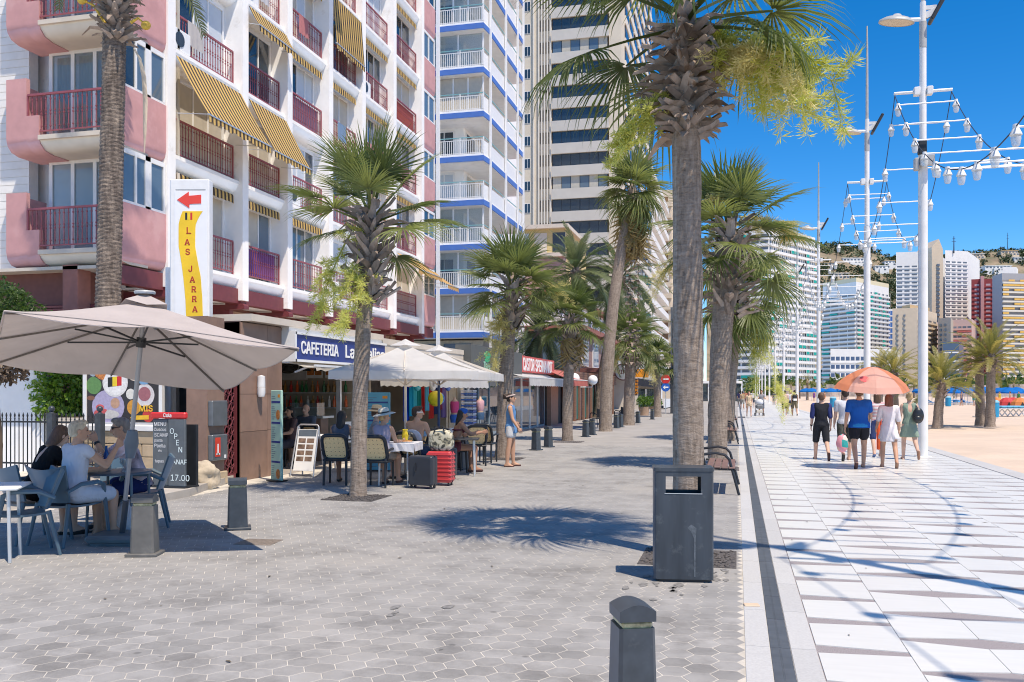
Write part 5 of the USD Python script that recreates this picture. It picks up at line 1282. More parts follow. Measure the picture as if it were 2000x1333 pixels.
M_fan = leafmat('fan_leaf', (.075, .105, .028), (.22, .25, .085), .4)
M_fand = leafmat('fan_leaf_dry', (.28, .20, .07), (.42, .33, .16), .3)
M_feather = leafmat('feather_leaf', (.05, .08, .03), (.16, .19, .09), .35)
M_featherw = leafmat('feather_leaf_warm', (.13, .15, .035), (.36, .31, .10), .4)
M_petiole = mat('petiole', (.20, .24, .08), .6, var=.2)
M_flower = leafmat('palm_flower', (.44, .46, .09), (.72, .70, .26), .35)
M_flowery = leafmat('palm_flower_pale', (.52, .47, .18), (.70, .64, .34), .35)

def fan_leaf(R, n, pet, droop, g, fold=.28, spread=1.9, wf=.62):
    """fan-shaped leaf: petiole along +x from the origin, blade of n narrow split leaflets"""
    V, F = [], []
    def add(v, f): F.append(np.array(f) + sum(len(x) for x in V)); V.append(np.array(v, float))
    xs = np.linspace(0, pet, 5); zs = -.10 * droop * (xs / max(pet, .01)) ** 2 * pet
    w = np.linspace(.035, .016, 5)
    v = np.concatenate([np.stack([xs, w, zs], 1), np.stack([xs, -w, zs], 1), np.stack([xs, 0 * w, zs - w], 1)])
    f = []
    for k in range(4):
        for a, b in ((0, 5), (5, 10), (10, 0)): f += [[a + k, b + k, b + k + 1], [a + k, b + k + 1, a + k + 1]]
    add(v, f)
    x0, z0 = xs[-1], zs[-1]
    slope = -.2 * droop
    for a in np.linspace(-spread, spread, n):
        L = R * (.60 + .40 * math.cos(a * .72)) * g.uniform(.82, 1.12)
        a2 = a + g.uniform(-.05, .05)
        d = np.array([math.cos(a2), math.sin(a2), 0]); s = np.array([-math.sin(a2), math.cos(a2), 0])
        wd = wf * R * spread / n * 1.15
        def pt(t, off):
            r = t * L
            z = z0 + slope * r * math.cos(a2) - droop * .55 * L * t ** 2.6 + fold * abs(math.sin(a2)) * r * .35
            return np.array([x0, 0, z]) + d * r * (1 - .18 * droop * t * t) + s * off + np.array([0, 0, -abs(off) * .0])
        rows = [(.05, .25 * wd), (.35, .5 * wd), (.62, .42 * wd), (.85, .2 * wd)]
        v = [];
        for t, hw_ in rows:
            c = pt(t, 0); v += [pt(t, hw_) + (0, 0, .35 * hw_), c - (0, 0, .3 * hw_), pt(t, -hw_) + (0, 0, .35 * hw_)]
        v.append(pt(1.0, 0) + (0, 0, g.uniform(-.06, .02) * R))
        f = []
        for k in range(3):
            b = 3 * k
            f += [[b, b + 1, b + 4], [b, b + 4, b + 3], [b + 1, b + 2, b + 5], [b + 1, b + 5, b + 4]]
        f += [[9, 10, 12], [10, 11, 12]]
        add(v, f)
    return np.vstack(V), np.vstack(F)

def feather_leaf(L, n, arch, g, wl=.42, e0=0.):
    """pinnate frond: arching midrib along +x with two ranks of narrow leaflets"""
    t = np.linspace(0, 1, 12)
    ang = e0 - arch * t ** 1.3
    x = np.concatenate([[0], np.cumsum(np.cos((ang[1:] + ang[:-1]) / 2))]) * L / 11; z = np.concatenate([[0], np.cumsum(np.sin((ang[1:] + ang[:-1]) / 2))]) * L / 11
    mb = MB().tube(np.stack([x, 0 * x, z], 1), np.linspace(.022, .004, 12) * L / 3, 4, False)
    V, F = mb.arrays(); V, F = [V], [F]; cnt = len(V[0])
    for k in range(n):
        s = .14 + .86 * (k + .5) / n
        px, pz, pa = np.interp(s, t, x), np.interp(s, t, z), np.interp(s, t, ang)
        tx_, nz = np.array([math.cos(pa), 0, math.sin(pa)]), np.array([-math.sin(pa), 0, math.cos(pa)])
        ll = wl * L / 3 * (1.0 if s < .6 else 1 - (s - .6) * 1.6) * g.uniform(.85, 1.1) * min(1, s * 3.5)
        for sd in (-1, 1):
            d = tx_ * .62 + np.array([0, sd * .72, 0]) + nz * g.uniform(.05, .38); d /= np.linalg.norm(d)
            o = np.array([px, 0, pz]); w = .014 * L / 3 * 1.6
            m = o + d * ll * .55 + (0, 0, -.04 * ll); e = o + d * ll + (0, 0, -.22 * ll)
            V.append(np.array([o - tx_ * w, o + tx_ * w, m + tx_ * w * 1.1, m - tx_ * w * 1.1, e])); F.append(np.array([[0, 1, 2], [0, 2, 3], [3, 2, 4]]) + cnt); cnt += 5
    return np.vstack(V), np.vstack(F)

def orient(v, az, el, roll, at):
    return v @ (rotm(0, 0, az) @ rotm(0, -el, 0) @ rotm(roll, 0, 0)).T + np.asarray(at)

def trunk_mesh(path, r0, r1, seed, rings=.055, sides=22, rough=.05, flare=.15, ridge=.018, pitch=.11):
    path = np.asarray(path, float)
    ln = np.concatenate([[0], np.cumsum(np.linalg.norm(np.diff(path, axis=0), axis=1))])
    n = int(ln[-1] / rings) + 2
    s = np.linspace(0, ln[-1], n)
    p = np.stack([np.interp(s, ln, path[:, k]) for k in range(3)], 1)
    for _ in range(3): p[1:-1] = (p[:-2] + 2 * p[1:-1] + p[2:]) / 4
    t = s / ln[-1]
    r = r0 + (r1 - r0) * t + flare * r0 * np.exp(-s / .18)
    ang = np.arange(sides) * 2 * np.pi / sides
    gg = meshkit.noise(np.stack([np.repeat(s[:, None] * 6, sides, 1), np.repeat(np.cos(ang)[None] * 2.2, n, 0) + seed, np.repeat(np.sin(ang)[None] * 2.2, n, 0)], -1), seed)
    lump = 1 + rough * (2 * gg - 1) + ridge * (1 - ((s[:, None] / pitch + .5 * np.sin(ang * 2 + s[:, None] * 1.3)[:, :] * .35 + gg * .9) % 1.0)) * 2
    rr = r[:, None] * lump
    v = np.stack([p[:, 0][:, None] + rr * np.cos(ang), p[:, 1][:, None] + rr * np.sin(ang), np.repeat(p[:, 2][:, None], sides, 1)], -1).reshape(-1, 3)
    i, j = np.meshgrid(np.arange(n - 1), np.arange(sides), indexing='ij')
    f = np.stack([i * sides + j, i * sides + (j + 1) % sides, (i + 1) * sides + (j + 1) % sides, (i + 1) * sides + j], -1).reshape(-1, 4)
    return MB().add(v, f)

def boots(parent, c, r, z0, z1, n, seed, L=.30, flare=.6, hang=0.0, w=.055, taper=0.):
    """stubs of old leaf bases, each its own curled piece, overlapping around the top of the trunk"""
    g = random.Random(seed)
    for k in range(n):
        t = (k + g.random()) / n
        z = z0 + (z1 - z0) * t
        az = k * 2.39996 + g.uniform(-.3, .3)
        el = g.uniform(.35, 1.1) - hang * g.uniform(.6, 1.6)
        l = L * g.uniform(.6, 1.35)
        ww = w * g.uniform(.7, 1.4)
        rr = r * (1 - taper * t)
        pts = []
        for q in range(4):
            s = q / 3; bend = el + (1 - s) * .25 - s * g.uniform(-.1, .5)
            pts.append((rr * .8 + l * s * math.cos(el) * flare / .6, 0, l * s * math.sin(bend)))
        v = []
        for q, p in enumerate(pts):
            hw = ww * (1.25 - .22 * q) * (1 if q < 3 else .55)
            v += [(p[0], hw, p[2] + .35 * hw), (p[0] + .02, 0, p[2] - .02), (p[0], -hw, p[2] + .35 * hw), (p[0] - .012, 0, p[2] + .02)]
        f = []
        for q in range(3):
            b = 4 * q
            for a, d in ((0, 1), (1, 2), (2, 3), (3, 0)): f.append([b + a, b + d, b + d + 4, b + a + 4])
        f.append([12, 13, 14, 15])
        vv = np.array(v) @ rotm(0, 0, az).T + (c[0], c[1], z)
        part(parent, 'leaf_base', MB().add(vv, f), M_boot, False)

def flower_spray(at, d, L, n, seed, spread=.5, droop=.9):
    """drooping branched flower cluster: side branches off a curved stalk, each with many thin short twigs"""
    g = np.random.default_rng(seed)
    d = np.asarray(d, float); d /= np.linalg.norm(d)
    nb = 26
    s = np.sort(g.random(nb) ** .8)
    b0 = np.asarray(at) + d * L * s[:, None] + np.stack([0 * s, 0 * s, -droop * L * .55 * s * s], 1)
    bd = g.normal(size=(nb, 3)) * .75 + d * .45 + (0, 0, -.25); bd /= np.linalg.norm(bd, axis=1, keepdims=True)
    bl = spread * L * (.55 + .5 * g.random(nb)) * (.5 + .9 * s * (1.3 - s))
    m = n * 3
    k = g.integers(0, nb, m); q = g.random(m)
    base = b0[k] + bd[k] * (bl[k] * q)[:, None] + np.stack([0 * q, 0 * q, -.35 * bl[k] * q * q], 1)
    dd = g.normal(size=(m, 3)) + bd[k] * .5 + (0, 0, -.15); dd /= np.linalg.norm(dd, axis=1, keepdims=True)
    ll = (.05 + .09 * g.random(m)) * min(1.4, L)
    e = base + dd * ll[:, None]
    sd = np.cross(dd, g.normal(size=(m, 3))); sd /= np.linalg.norm(sd, axis=1, keepdims=True); w = (.0028 + .003 * g.random(m))[:, None]
    mid = base + dd * (ll * .6)[:, None] + (0, 0, -.008)
    V = np.stack([base, mid + sd * w, e, mid - sd * w], 1).reshape(-1, 3)
    i4 = np.arange(m)[:, None] * 4
    mb = MB().add(V, np.vstack([i4 + [0, 1, 2], i4 + [0, 2, 3]]))
    for a in range(nb):
        t = np.linspace(0, 1, 4); mb.tube(b0[a] + bd[a] * (bl[a] * t)[:, None] + np.stack([0 * t, 0 * t, -.35 * bl[a] * t * t], 1), [.007, .005, .004, .002], 3, False)
    mb.tube([np.asarray(at) + d * L * t + (0, 0, -droop * L * .55 * t * t) for t in np.linspace(0, 1, 6)], [.018, .015, .012, .01, .007, .004], 5, False)
    return mb

def fan_palm(name, label, base, top, H, r0, r1, seed, R=1.0, nfr=26, nleaf=34, pet=.9, nboot=40, bootr=.30, bz=(-.9, .0), flowers=(), dry=0, elmin=-.75, group=None, skirt=0, boot_kw={}, emax=1.45, dro=1.0):
    """base/top: world xy of the trunk foot and head, H: height of the head"""
    g = random.Random(seed)
    t = thing(name, label, 'palm tree', (base[0], base[1], 0), 0, group)
    tx_, ty_ = top[0] - base[0], top[1] - base[1]
    path = [(tx_ * s * s, ty_ * s * s, H * s) for s in np.linspace(0, 1, 9)]
    part(t, 'trunk', trunk_mesh(path, r0, r1, seed), M_bark, True)
    hd = np.array([tx_, ty_, H])
    if nboot: boots(t, (tx_, ty_), r1, H + bz[0], H + bz[1], nboot, seed, **boot_kw)
    part(t, 'crown_shaft', MB().tube([hd + (0, 0, -.1), hd + (0, 0, .25), hd + (0, 0, .6)], [r1 * .95, r1 * .8, r1 * .25], 10), M_boot)
    for k in range(nfr):
        s = (k + .5) / nfr
        el = elmin + (emax - elmin) * (1 - s) ** .85 + g.uniform(-.12, .12)
        az = k * 2.39996 + g.uniform(-.25, .25)
        dr = (.15 + .8 * s + g.uniform(-.1, .2)) * dro
        v, f = fan_leaf(R * g.uniform(.85, 1.08), nleaf, pet * g.uniform(.8, 1.15) * (.75 + .35 * s), dr, g)
        v = orient(v, az, el, g.uniform(-.35, .35), hd + (0, 0, .35 - .3 * s))
        part(t, 'frond', MB().add(v, f), M_fan, False)
    for k in range(dry):
        v, f = fan_leaf(R * g.uniform(.7, .95), max(16, nleaf // 2), pet * .8, 1.5, g)
        v = orient(v, k * 2.39996 + .7, g.uniform(-1.35, -.85), g.uniform(-.4, .4), hd + (0, 0, g.uniform(-.5 - skirt, .0)))
        part(t, 'dry_frond', MB().add(v, f), M_fand, False)
    for k, fl in enumerate(flowers):
        at, d, L, n, mt = fl
        part(t, 'flower_cluster', flower_spray(hd + at, d, L, n, seed * 10 + k), mt, False)
    return t
# lateral direction in the picture plane for flowers
RT = np.array([CS, SN, 0]); FW = np.array([-SN, CS, 0]); UPV = np.array([0, 0, 1.])

# main palm in front
b = PD(1345, 765, 8.9)[:2]; tp = PD(1338, 765, 8.9)[:2]
fan_palm('street_palm', 'big fan palm right behind the litter bin, nearest of the promenade palms', b, tp, 5.2, .152, .132, 31, R=.98, nfr=28, nleaf=46, pet=.95, nboot=190, bz=(-1.05, .1), boot_kw=dict(L=.25, flare=.78, w=.045, taper=.2, hang=.4), elmin=-.40, dro=.9,
         flowers=[(RT * .1 - UPV * .1, RT * 1.0 - FW * .25 + UPV * .12, 1.35, 1500, M_flower), (RT * .15 - UPV * .2, RT * .95 + FW * .2 + UPV * .05, 1.15, 1100, M_flower), (RT * .1 - UPV * .15, RT * .8 - FW * .5, 1.0, 700, M_flowery), (-RT * .15 - UPV * .5, -RT * .55 - FW * .15 - UPV * .45, .62, 1100, M_flower)])
# second and third palms of the promenade row
b = PD(1401, 765, 19.)[:2]; tp = PD(1424, 765, 19.)[:2]
fan_palm('street_palm', 'fan palm with shaggy head directly behind the nearest promenade palm', b, tp, 4.75, .19, .24, 32, dro=.7, R=1.1, nfr=30, nleaf=36, pet=1.0, nboot=90, bz=(-1.55, .4), boot_kw=dict(L=.42, flare=.75, w=.07), elmin=-.7,
         flowers=[(RT * .2 + UPV * .6, RT * .9 + UPV * .1, 1.2, 900, M_flowery), (UPV * .7 - RT * .2, UPV * .6 - FW * .5 - RT * .2, .8, 500, M_flowery), (-RT * .3 + UPV * .2, -RT * .7 - UPV * .2, 1.2, 800, M_flowery)])
b = PD(1422, 765, 30.)[:2]; tp = PD(1445, 765, 30.)[:2]
fan_palm('street_palm', 'third promenade palm with long hanging yellow green flowers', b, tp, 4.6, .2, .2, 33, R=1.25, nfr=30, nleaf=26, pet=1.0, nboot=50, bz=(-1.2, .3), boot_kw=dict(L=.4, w=.07), elmin=-1.0,
         flowers=[(RT * .3 + UPV * .1, RT * .45 - UPV * .9, 2.4, 1300, M_flower), (RT * .2, RT * .2 - UPV * .9, 2.0, 900, M_flower)])
# palms on the shop side
b = GR(700, 970)[:2]; tp = PD(724, 765, 14.1)[:2]
fan_palm('street_palm', 'slim fan palm in front of the cafe, smooth pale trunk and shaggy neck', b, tp, 4.15, .125, .115, 34, R=.85, nfr=20, nleaf=44, pet=.85, dro=.45, nboot=95, bz=(-1.15, .35), boot_kw=dict(L=.34, flare=.8, w=.045, taper=-.3), elmin=-.35,
         flowers=[(-RT * .1 + UPV * .1, -RT * .18 - FW * .3 - UPV * .9, 1.1, 900, M_flower), (-RT * .3 - UPV * .0, -RT * .5 - UPV * .75, .95, 700, M_flower)])
b = GR(984, 895)[:2]; tp = PD(1000, 765, 22.1)[:2]
fan_palm('street_palm', 'dense fan palm with cream flowers behind the woman in blue', b, tp, 4.0, .2, .155, 35, dro=.6, R=.95, nfr=30, nleaf=32, pet=.75, nboot=50, bz=(-.9, .3), boot_kw=dict(L=.36, w=.06), elmin=-.6,
         flowers=[(-RT * .2 - UPV * .1, -RT * .15 - FW * .4 - UPV * .9, 1.25, 900, M_flowery), (RT * .4 + UPV * .4, RT * .9 + UPV * .1, .9, 500, M_flowery)])
b = GR(1108, 862)[:2]; tp = PD(1116, 765, 29.8)[:2]
fan_palm('street_palm', 'bushy fan palm with dry skirt between the woman in blue and leaning palm', b, tp, 3.9, .17, .17, 36, dro=.6, R=.9, nfr=28, nleaf=26, pet=.7, nboot=60, bz=(-1.6, .2), boot_kw=dict(L=.36, w=.06), dry=8, elmin=-.7)
b = GR(1183, 843)[:2]; tp = PD(1236, 765, 37.5)[:2]
fan_palm('street_palm', 'tallest leaning fan palm with rough grey trunk and hanging dead fronds', b, tp, 9.9, .25, .21, 37, R=1.35, nfr=28, nleaf=28, pet=.8, nboot=120, bz=(-7.2, .2), boot_kw=dict(L=.24, flare=.5, w=.08, hang=.5), dry=22, skirt=1.0, elmin=-1.2)
b = GR(1228, 831)[:2]; tp = PD(1236, 765, 43.7)[:2]
fan_palm('street_palm', 'short dark trunked fan palm with yellow flowers beside the orange sign', b, tp, 4.1, .27, .24, 38, R=1.1, nfr=28, nleaf=24, pet=.8, nboot=50, bz=(-1.6, .2), boot_kw=dict(L=.36, w=.06), elmin=-.9,
         flowers=[(-RT * .2, -RT * .5 - UPV * .6, 1.2, 500, M_flowery), (RT * .3, RT * .5 - UPV * .7, 1.3, 500, M_flowery)])
for u, v, Z, H, lab in ((1284, 815, 58., 3.7, 'small fan palm left of the red and blue road signs'), (1316, 808, 67., 3.4, 'far small fan palm right of the dark lattice tower')):
    b = PD(u, v, Z)[:2]
    fan_palm('street_palm', lab, b, b, H, .24, .2, int(Z), R=1.0, nfr=20, nleaf=18, pet=.7, nboot=16, elmin=-.9)

def date_palm(name, label, base, top, H, r0, r1, seed, L=2.6, nfr=34, nl=34, mtl=None, boot=30, emin=-.7, group=None, bark=None):
    g = random.Random(seed)
    t = thing(name, label, 'palm tree', (base[0], base[1], 0), 0, group)
    tx_, ty_ = top[0] - base[0], top[1] - base[1]
    path = [(tx_ * s ** 1.4, ty_ * s ** 1.4, H * s) for s in np.linspace(0, 1, 8)]
    part(t, 'trunk', trunk_mesh(path, r0, r1, seed, .075, 16, .10), bark or M_barkd, True)
    hd = np.array([tx_, ty_, H])
    if boot: boots(t, (tx_, ty_), r1, H - .55, H + .15, boot, seed, L=.28, w=.06)
    part(t, 'crown_heart', MB().lathe([(r1 * 1.1, -.35), (r1 * 1.5, .0), (r1 * .9, .3), (0, .45)], 10, hd), M_boot)
    for k in range(nfr):
        s = (k + .5) / nfr
        el = emin + (1.5 - emin) * (1 - s) ** .9 + g.uniform(-.1, .1)
        v, f = feather_leaf(L * g.uniform(.85, 1.1) * (.8 + .25 * s), nl, .75 + .55 * s, g)
        v = orient(v, k * 2.39996 + g.uniform(-.2, .2), el, g.uniform(-.5, .5), hd + (0, 0, .2 - .2 * s))
        part(t, 'frond', MB().add(v, f), mtl or M_feather, False)
    return t
# tall palm before the pink corner: only its trunk and dry neck are in view
b = PD(203, 765, 18.2)[:2]; tp = PD(226, 765, 18.2)[:2]
t = thing('tall_palm', 'tall dark trunked palm before the pink corner balconies, its head above the picture', 'palm tree', (b[0], b[1], 0))
tx_, ty_ = tp - b
part(t, 'trunk', trunk_mesh([(tx_ * s, ty_ * s, 9.8 * s) for s in np.linspace(0, 1, 8)], .245, .205, 41, .022, 30, .05, ridge=.045, pitch=.085), barkmat('tall_palm_bark', (.15, .12, .10), (.42, .34, .27), 10., 9., .05), True)
boots(t, (tx_, ty_), .215, 8.7, 10.4, 170, 42, L=.27, flare=.75, hang=.25, w=.05)
g41 = random.Random(41)
for k in range(26):
    s = (k + .5) / 26
    v, f = feather_leaf(2.9, 40, .8 + .6 * s, g41)
    part(t, 'frond', MB().add(orient(v, k * 2.39996 + 1.2, -.22 + 1.65 * (1 - s), g41.uniform(-.4, .4), (tx_, ty_, 11.0)), f), M_feather, False)
# dry hanging frond sheath and flower stalks
hx = (PD(278, 765, 18.0) - np.array([b[0], b[1], 0]))[:2]
v = []
for q, (u_, vv_, w_) in enumerate(((262, 95, .03), (273, 115, .05), (281, 150, .075), (284, 200, .08), (283, 255, .06), (282, 300, .01))):
    p = PD(u_, vv_, 18.0) - np.array([b[0], b[1], 0]); v += [p + RT * w_ * .6, p - FW * .03, p - RT * w_ * .6]
f = []
for q in range(5): f += [[3 * q, 3 * q + 1, 3 * q + 4, 3 * q + 3], [3 * q + 1, 3 * q + 2, 3 * q + 5, 3 * q + 4]]
part(t, 'dry_sheath', MB().add(v, f), mat('dry_sheath', (.62, .50, .36), .8, var=.15), 60)
for u0, v0, u1, v1 in ((205, 45, 160, 0), (255, 45, 285, 50)):
    a_, c_ = PD(u0, v0, 17.9) - np.array([b[0], b[1], 0]), PD(u1, v1, 17.9) - np.array([b[0], b[1], 0])
    part(t, 'flower_stalk', MB().tube([a_, (a_ + c_) / 2 + (0, 0, .12), c_], [.03, .025, .02], 6).ball(c_, (.10, .08, .09), 2), mat('stalk_ochre', (.55, .36, .05), .7, var=.3, scale=20.), True)
for u, Z, ub, uv, lab in ((1124, 52., 1124, 535, 'upright date palm with bluish fronds above the bushy fan palm'), (1212, 56., 1168, 545, 'date palm on a slanting trunk behind the tallest leaning palm'), (1236, 66., 1228, 650, 'low date palm behind the short fan palm with yellow flowers'), (1052, 54., 1052, 650, 'drooping date palm between the white block and the shops')):
    b = PD(ub, 765, Z)[:2]; tp = PD(u, 765, Z)[:2]
    date_palm('date_palm', lab, b, tp, zat(uv, np.array([*tp, 0])), .28, .22, int(u), L=3.5, nfr=52, nl=44, emin=-.9)
# palms on the beach at the right
for u, v, uc, vc, L, lab in ((1831, 836, 1838, 755, 2.3, 'beach palm on the sand just right of the nearest lamp post'), (1915, 832, 1912, 710, 2.0, 'left one of the leaning twin beach palms'), (1934, 834, 1936, 706, 2.6, 'right one of the twin beach palms, larger crown'),
                               (1748, 828, 1745, 735, 2.1, 'beach palm rising behind the orange parasol'), (1716, 815, 1722, 725, 1.9, 'beach palm with cut fronds left of the orange parasol palm')):
    Z = EYE * FPX / (v - HOR)
    b = PD(u, 765, Z)[:2]; tp = PD(uc, 765, Z)[:2]
    date_palm('beach_palm', lab, b, tp, zat(vc, np.array([*tp, 0])), .22, .17, int(u), L=L * .95, nfr=36, nl=40, mtl=M_featherw, emin=-.2, bark=M_bark)
fb = None
for k, (u, v, h) in enumerate(((1577, 782, 3.6), (1562, 779, 3.2), (1600, 780, 3.5), (1525, 776, 3.4), (1545, 776, 3.3), (1645, 782, 3.4), (1785, 778, 3.6), (1868, 777, 3.5), (1690, 779, 3.4), (1980, 777, 3.6))):
    Z = EYE * FPX / (v - HOR)
    b = PD(u, 765, Z)
    lab = f'distant beach palm, number {k + 1} from the nearest'
    lab = ['far beach palm between the third and fourth lamp posts', 'far beach palm left of that beside the fourth post', 'far beach palm behind the third lamp post', 'tiny beach palm among the farthest posts', 'tiny beach palm by the fifth post', 'far beach palm left of the boy in blue sleeves', 'far beach palm right of the orange parasol', 'far beach palm behind the blue parasol row', 'far beach palm behind the orange parasol top', 'far beach palm at the right picture edge'][k]
    if fb is None: fb = date_palm('far_beach_palm', lab, b[:2], b[:2], h, .22, .18, 77, L=2.3, nfr=26, nl=16, mtl=M_featherw, boot=8, group='far beach palms')
    else: copy(fb, 'far_beach_palm', (b[0], b[1], 0), k * 1.3, lab, scale=h / 3.6)
# planting squares round the palm feet
for u, v, s, lab in ((1345, 1090, .46, 'dark gravel square round the nearest promenade palm foot'), (697, 973, .42, 'dark gravel square round the slim cafe palm foot'), (1401, 916, .45, 'dark gravel square round the second promenade palm foot'), (984, 897, .45, 'dark gravel square at the dense palm behind the woman in blue'), (1108, 864, .5, 'dark gravel square at the bushy fan palm foot')):
    p = GR(u, v)
    gmb = MB().box(-s, -s, -.02, s, s, .008)
    gg = random.Random(int(u))
    for k in range(260):
        x, y = gg.uniform(-s, s) * .95, gg.uniform(-s, s) * .95
        gmb.add(_ico[1].vertices * (.02, .02, .012) * gg.uniform(.5, 1.2) + (x, y, .012), _ico[1].faces)
    t = thing('tree_pit', lab, 'tree pit', (p[0], p[1], 0))
    part(t, 'gravel', gmb, mat('pit_gravel', (.10, .09, .085), .9, var=.5, scale=40., rand=.5), False, kind='stuff')
# ------------------------------------------------ street lamps and hanging light garlands
XL = 4.54
LY = [6.1, 24.4, 34.4, 54.2, 73.2, 94.0, 114.6, 135., 155., 175., 195., 215., 235.]
M_pole = mat('lamp_pole_white', (.74, .74, .73), .4, var=.06, scale=3., dirt=((.55, .54, .52), 2.5, .63))
M_lampgrey = mat('lamp_grey', (.40, .40, .39), .4, var=.1)
M_lens = mat('lamp_lens', (.62, .52, .38), .4, var=.1)
M_socket = mat('bulb_socket', (.76, .76, .74), .45, var=.05)
M_bulb = glassmat('bulb_glass', (.78, .78, .76), .45)
M_cable = mat('cable_black', (.02, .03, .05), .6)
def lamp(label, y, box=False):
    t = thing('street_lamp', label, 'street lamp', (XL, y, 0), 0, 'white lamp posts along the promenade')
    part(t, 'pole', MB().tube([(0, 0, 0), (0, 0, 4), (0, 0, 7.6)], [.118, .115, .11], 18).tube([(0, 0, 7.6), (0, 0, 10.5)], [.085, .08], 16), M_pole, 40)
    part(t, 'base_plate', MB().rbox((0, 0, .012), (.36, .36, .024), .008), M_pole, False)
    part(t, 'sleeve', MB().tube([(0, 0, 10.3), (0, 0, 10.95)], [.09, .088], 16), M_lampgrey, 40)
    part(t, 'upper_tube', MB().tube([(0, 0, 10.95), (0, 0, 11.45)], [.075, .07], 14), M_pole, 40)
    part(t, 'mast', MB().tube([(0, 0, 11.45), (0, 0, 14.8)], [.055, .03], 10), M_lampgrey, 40)
    part(t, 'arm', MB().tube([(0, 0, 11.02), (-.35, 0, 11.04), (-.6, 0, 11.04)], [.05, .05, .04], 10), M_pole, 40)
    hd = part(t, 'lamp_head', MB().lathe([(.0, .20), (.08, .19), (.14, .13), (.30, .09), (.42, .02), (.43, -.03), (.40, -.035)], 24, (-.62, 0, 11.02), rotm(0, .12, 0) @ np.diag([1, .62, 1])), M_lampgrey, 40)
    part(hd, 'lens', MB().lathe([(.40, -.03), (.2, -.05), (0, -.055)], 24, (-.62, 0, 11.02), rotm(0, .12, 0) @ np.diag([1, .62, 1])), M_lens, True)
    part(t, 'flood_panel', MB().rbox((.34, 0, 11.25), (.10, .46, .72), .03, ry=.50), M_black, False)
    part(t, 'panel_bracket', MB().bar((.05, 0, 11.1), (.30, 0, 11.2), .07, .16).bar((.05, 0, 11.3), (.32, 0, 11.3), .04, .1), M_pole, False)
    part(t, 'crossbar', MB().tube([(-.68, 0, 9.2), (.68, 0, 9.2)], .038, 10).rbox((-.15, -.02, 9.2), (.14, .2, .2), .015).rbox((.15, -.02, 9.2), (.14, .2, .2), .015), M_pole, 40)
    if box:
        part(t, 'junction_box', MB().rbox((.06, -.18, 7.42), (.34, .16, .26), .015).rbox((-.17, -.1, 7.35), (.12, .2, .3), .02), M_lampgrey, False)
        part(t, 'lamp_cluster', MB().rbox((-.03, -.05, 7.78), (.2, .2, .36), .03), M_black, False)
    return t
labs = {0: 'lamp post outside the picture, its shadow crosses the white slabs', 1: 'nearest tall white lamp post beside the woman in green', 2: 'second lamp post, right of the orange parasol pole with tall mast', 3: 'third lamp post from the front above the boy in blue sleeves', 4: 'fourth lamp post from the front, behind the couple with backpack', 5: 'fifth lamp post from the front', 6: 'sixth lamp post from the front', 7: 'seventh lamp post from the front'}
lp = {}
for k in (0, 1): lp[k] = lamp(labs[k], LY[k], k == 1)
lp[2] = lamp(labs[2], LY[2])
for k in range(3, len(LY)): copy(lp[2], 'street_lamp', (XL, LY[k], 0), 0, labs.get(k, 'one of the five thin lamp posts farthest down the promenade'), 'white lamp posts along the promenade')

def bulb_mb():
    s = MB().lathe([(0, .0), (.05, -.005), (.055, -.07), (.05, -.075), (.065, -.10), (.105, -.19), (.10, -.20), (.0, -.20)], 12)
    g = MB().lathe([(.082, -.20), (.085, -.26), (.07, -.36), (.05, -.39), (0, -.395)], 12)
    return s, g
def garland(label, y0, y1, sag, spacing, z0=9.2):
    t = thing('light_garland', label, 'string lights', (XL, y0, 0), 0, 'light garlands between the lamp posts')
    L = y1 - y0
    zc = lambda s: z0 - .05 - sag * 4 * s * (1 - s)
    ss = np.linspace(0, 1, 40)
    for x in (-.66, .66): part(t, 'cable', MB().tube([(x, L * s, zc(s)) for s in ss], .011, 5, False), M_cable)
    n = int(L / spacing)
    sk, gl = bulb_mb()
    for k in range(n):
        s = (k + .55) / n
        y, z = L * s, zc(s)
        part(t, 'rod', MB().tube([(-.66, y, z), (.66, y, z)], .016, 6), M_pole)
        for x in (-.66, .66):
            b = part(t, 'bulb', sk.xf(np.eye(3) * .82, (x, y, z + .04)), M_socket, 40)
            part(b, 'globe', gl.xf(np.eye(3) * .82, (x, y, z + .04)), M_bulb, True)
    return t
garland('nearest light garland sagging in from the right picture edge to the first post', LY[0], LY[1], 3.75, 1.02)
garland('short light garland between the first and second lamp posts', LY[1], LY[2], 2.9, .95)
g3 = garland('light garland between the second and third lamp posts', LY[2], LY[3], 3.4, 1.15)
ol = ['fourth', 'fifth', 'sixth', 'seventh', 'eighth']
for k in range(3, len(LY) - 1):
    copy(g3, 'light_garland', (XL, LY[k], 0), 0, f'light garland hanging from the {["third","fourth","fifth","sixth"][k-3]} to the {["fourth","fifth","sixth","seventh"][k-3]} lamp post' if k < 7 else 'far light garland among the thin lamp posts down the promenade', scale=(1, (LY[k + 1] - LY[k]) / (LY[3] - LY[2]), 1))
garland('garland overhead behind the viewer casting dot shadows on the slabs', LY[0] - 14, LY[0], 3.2, 1.1)
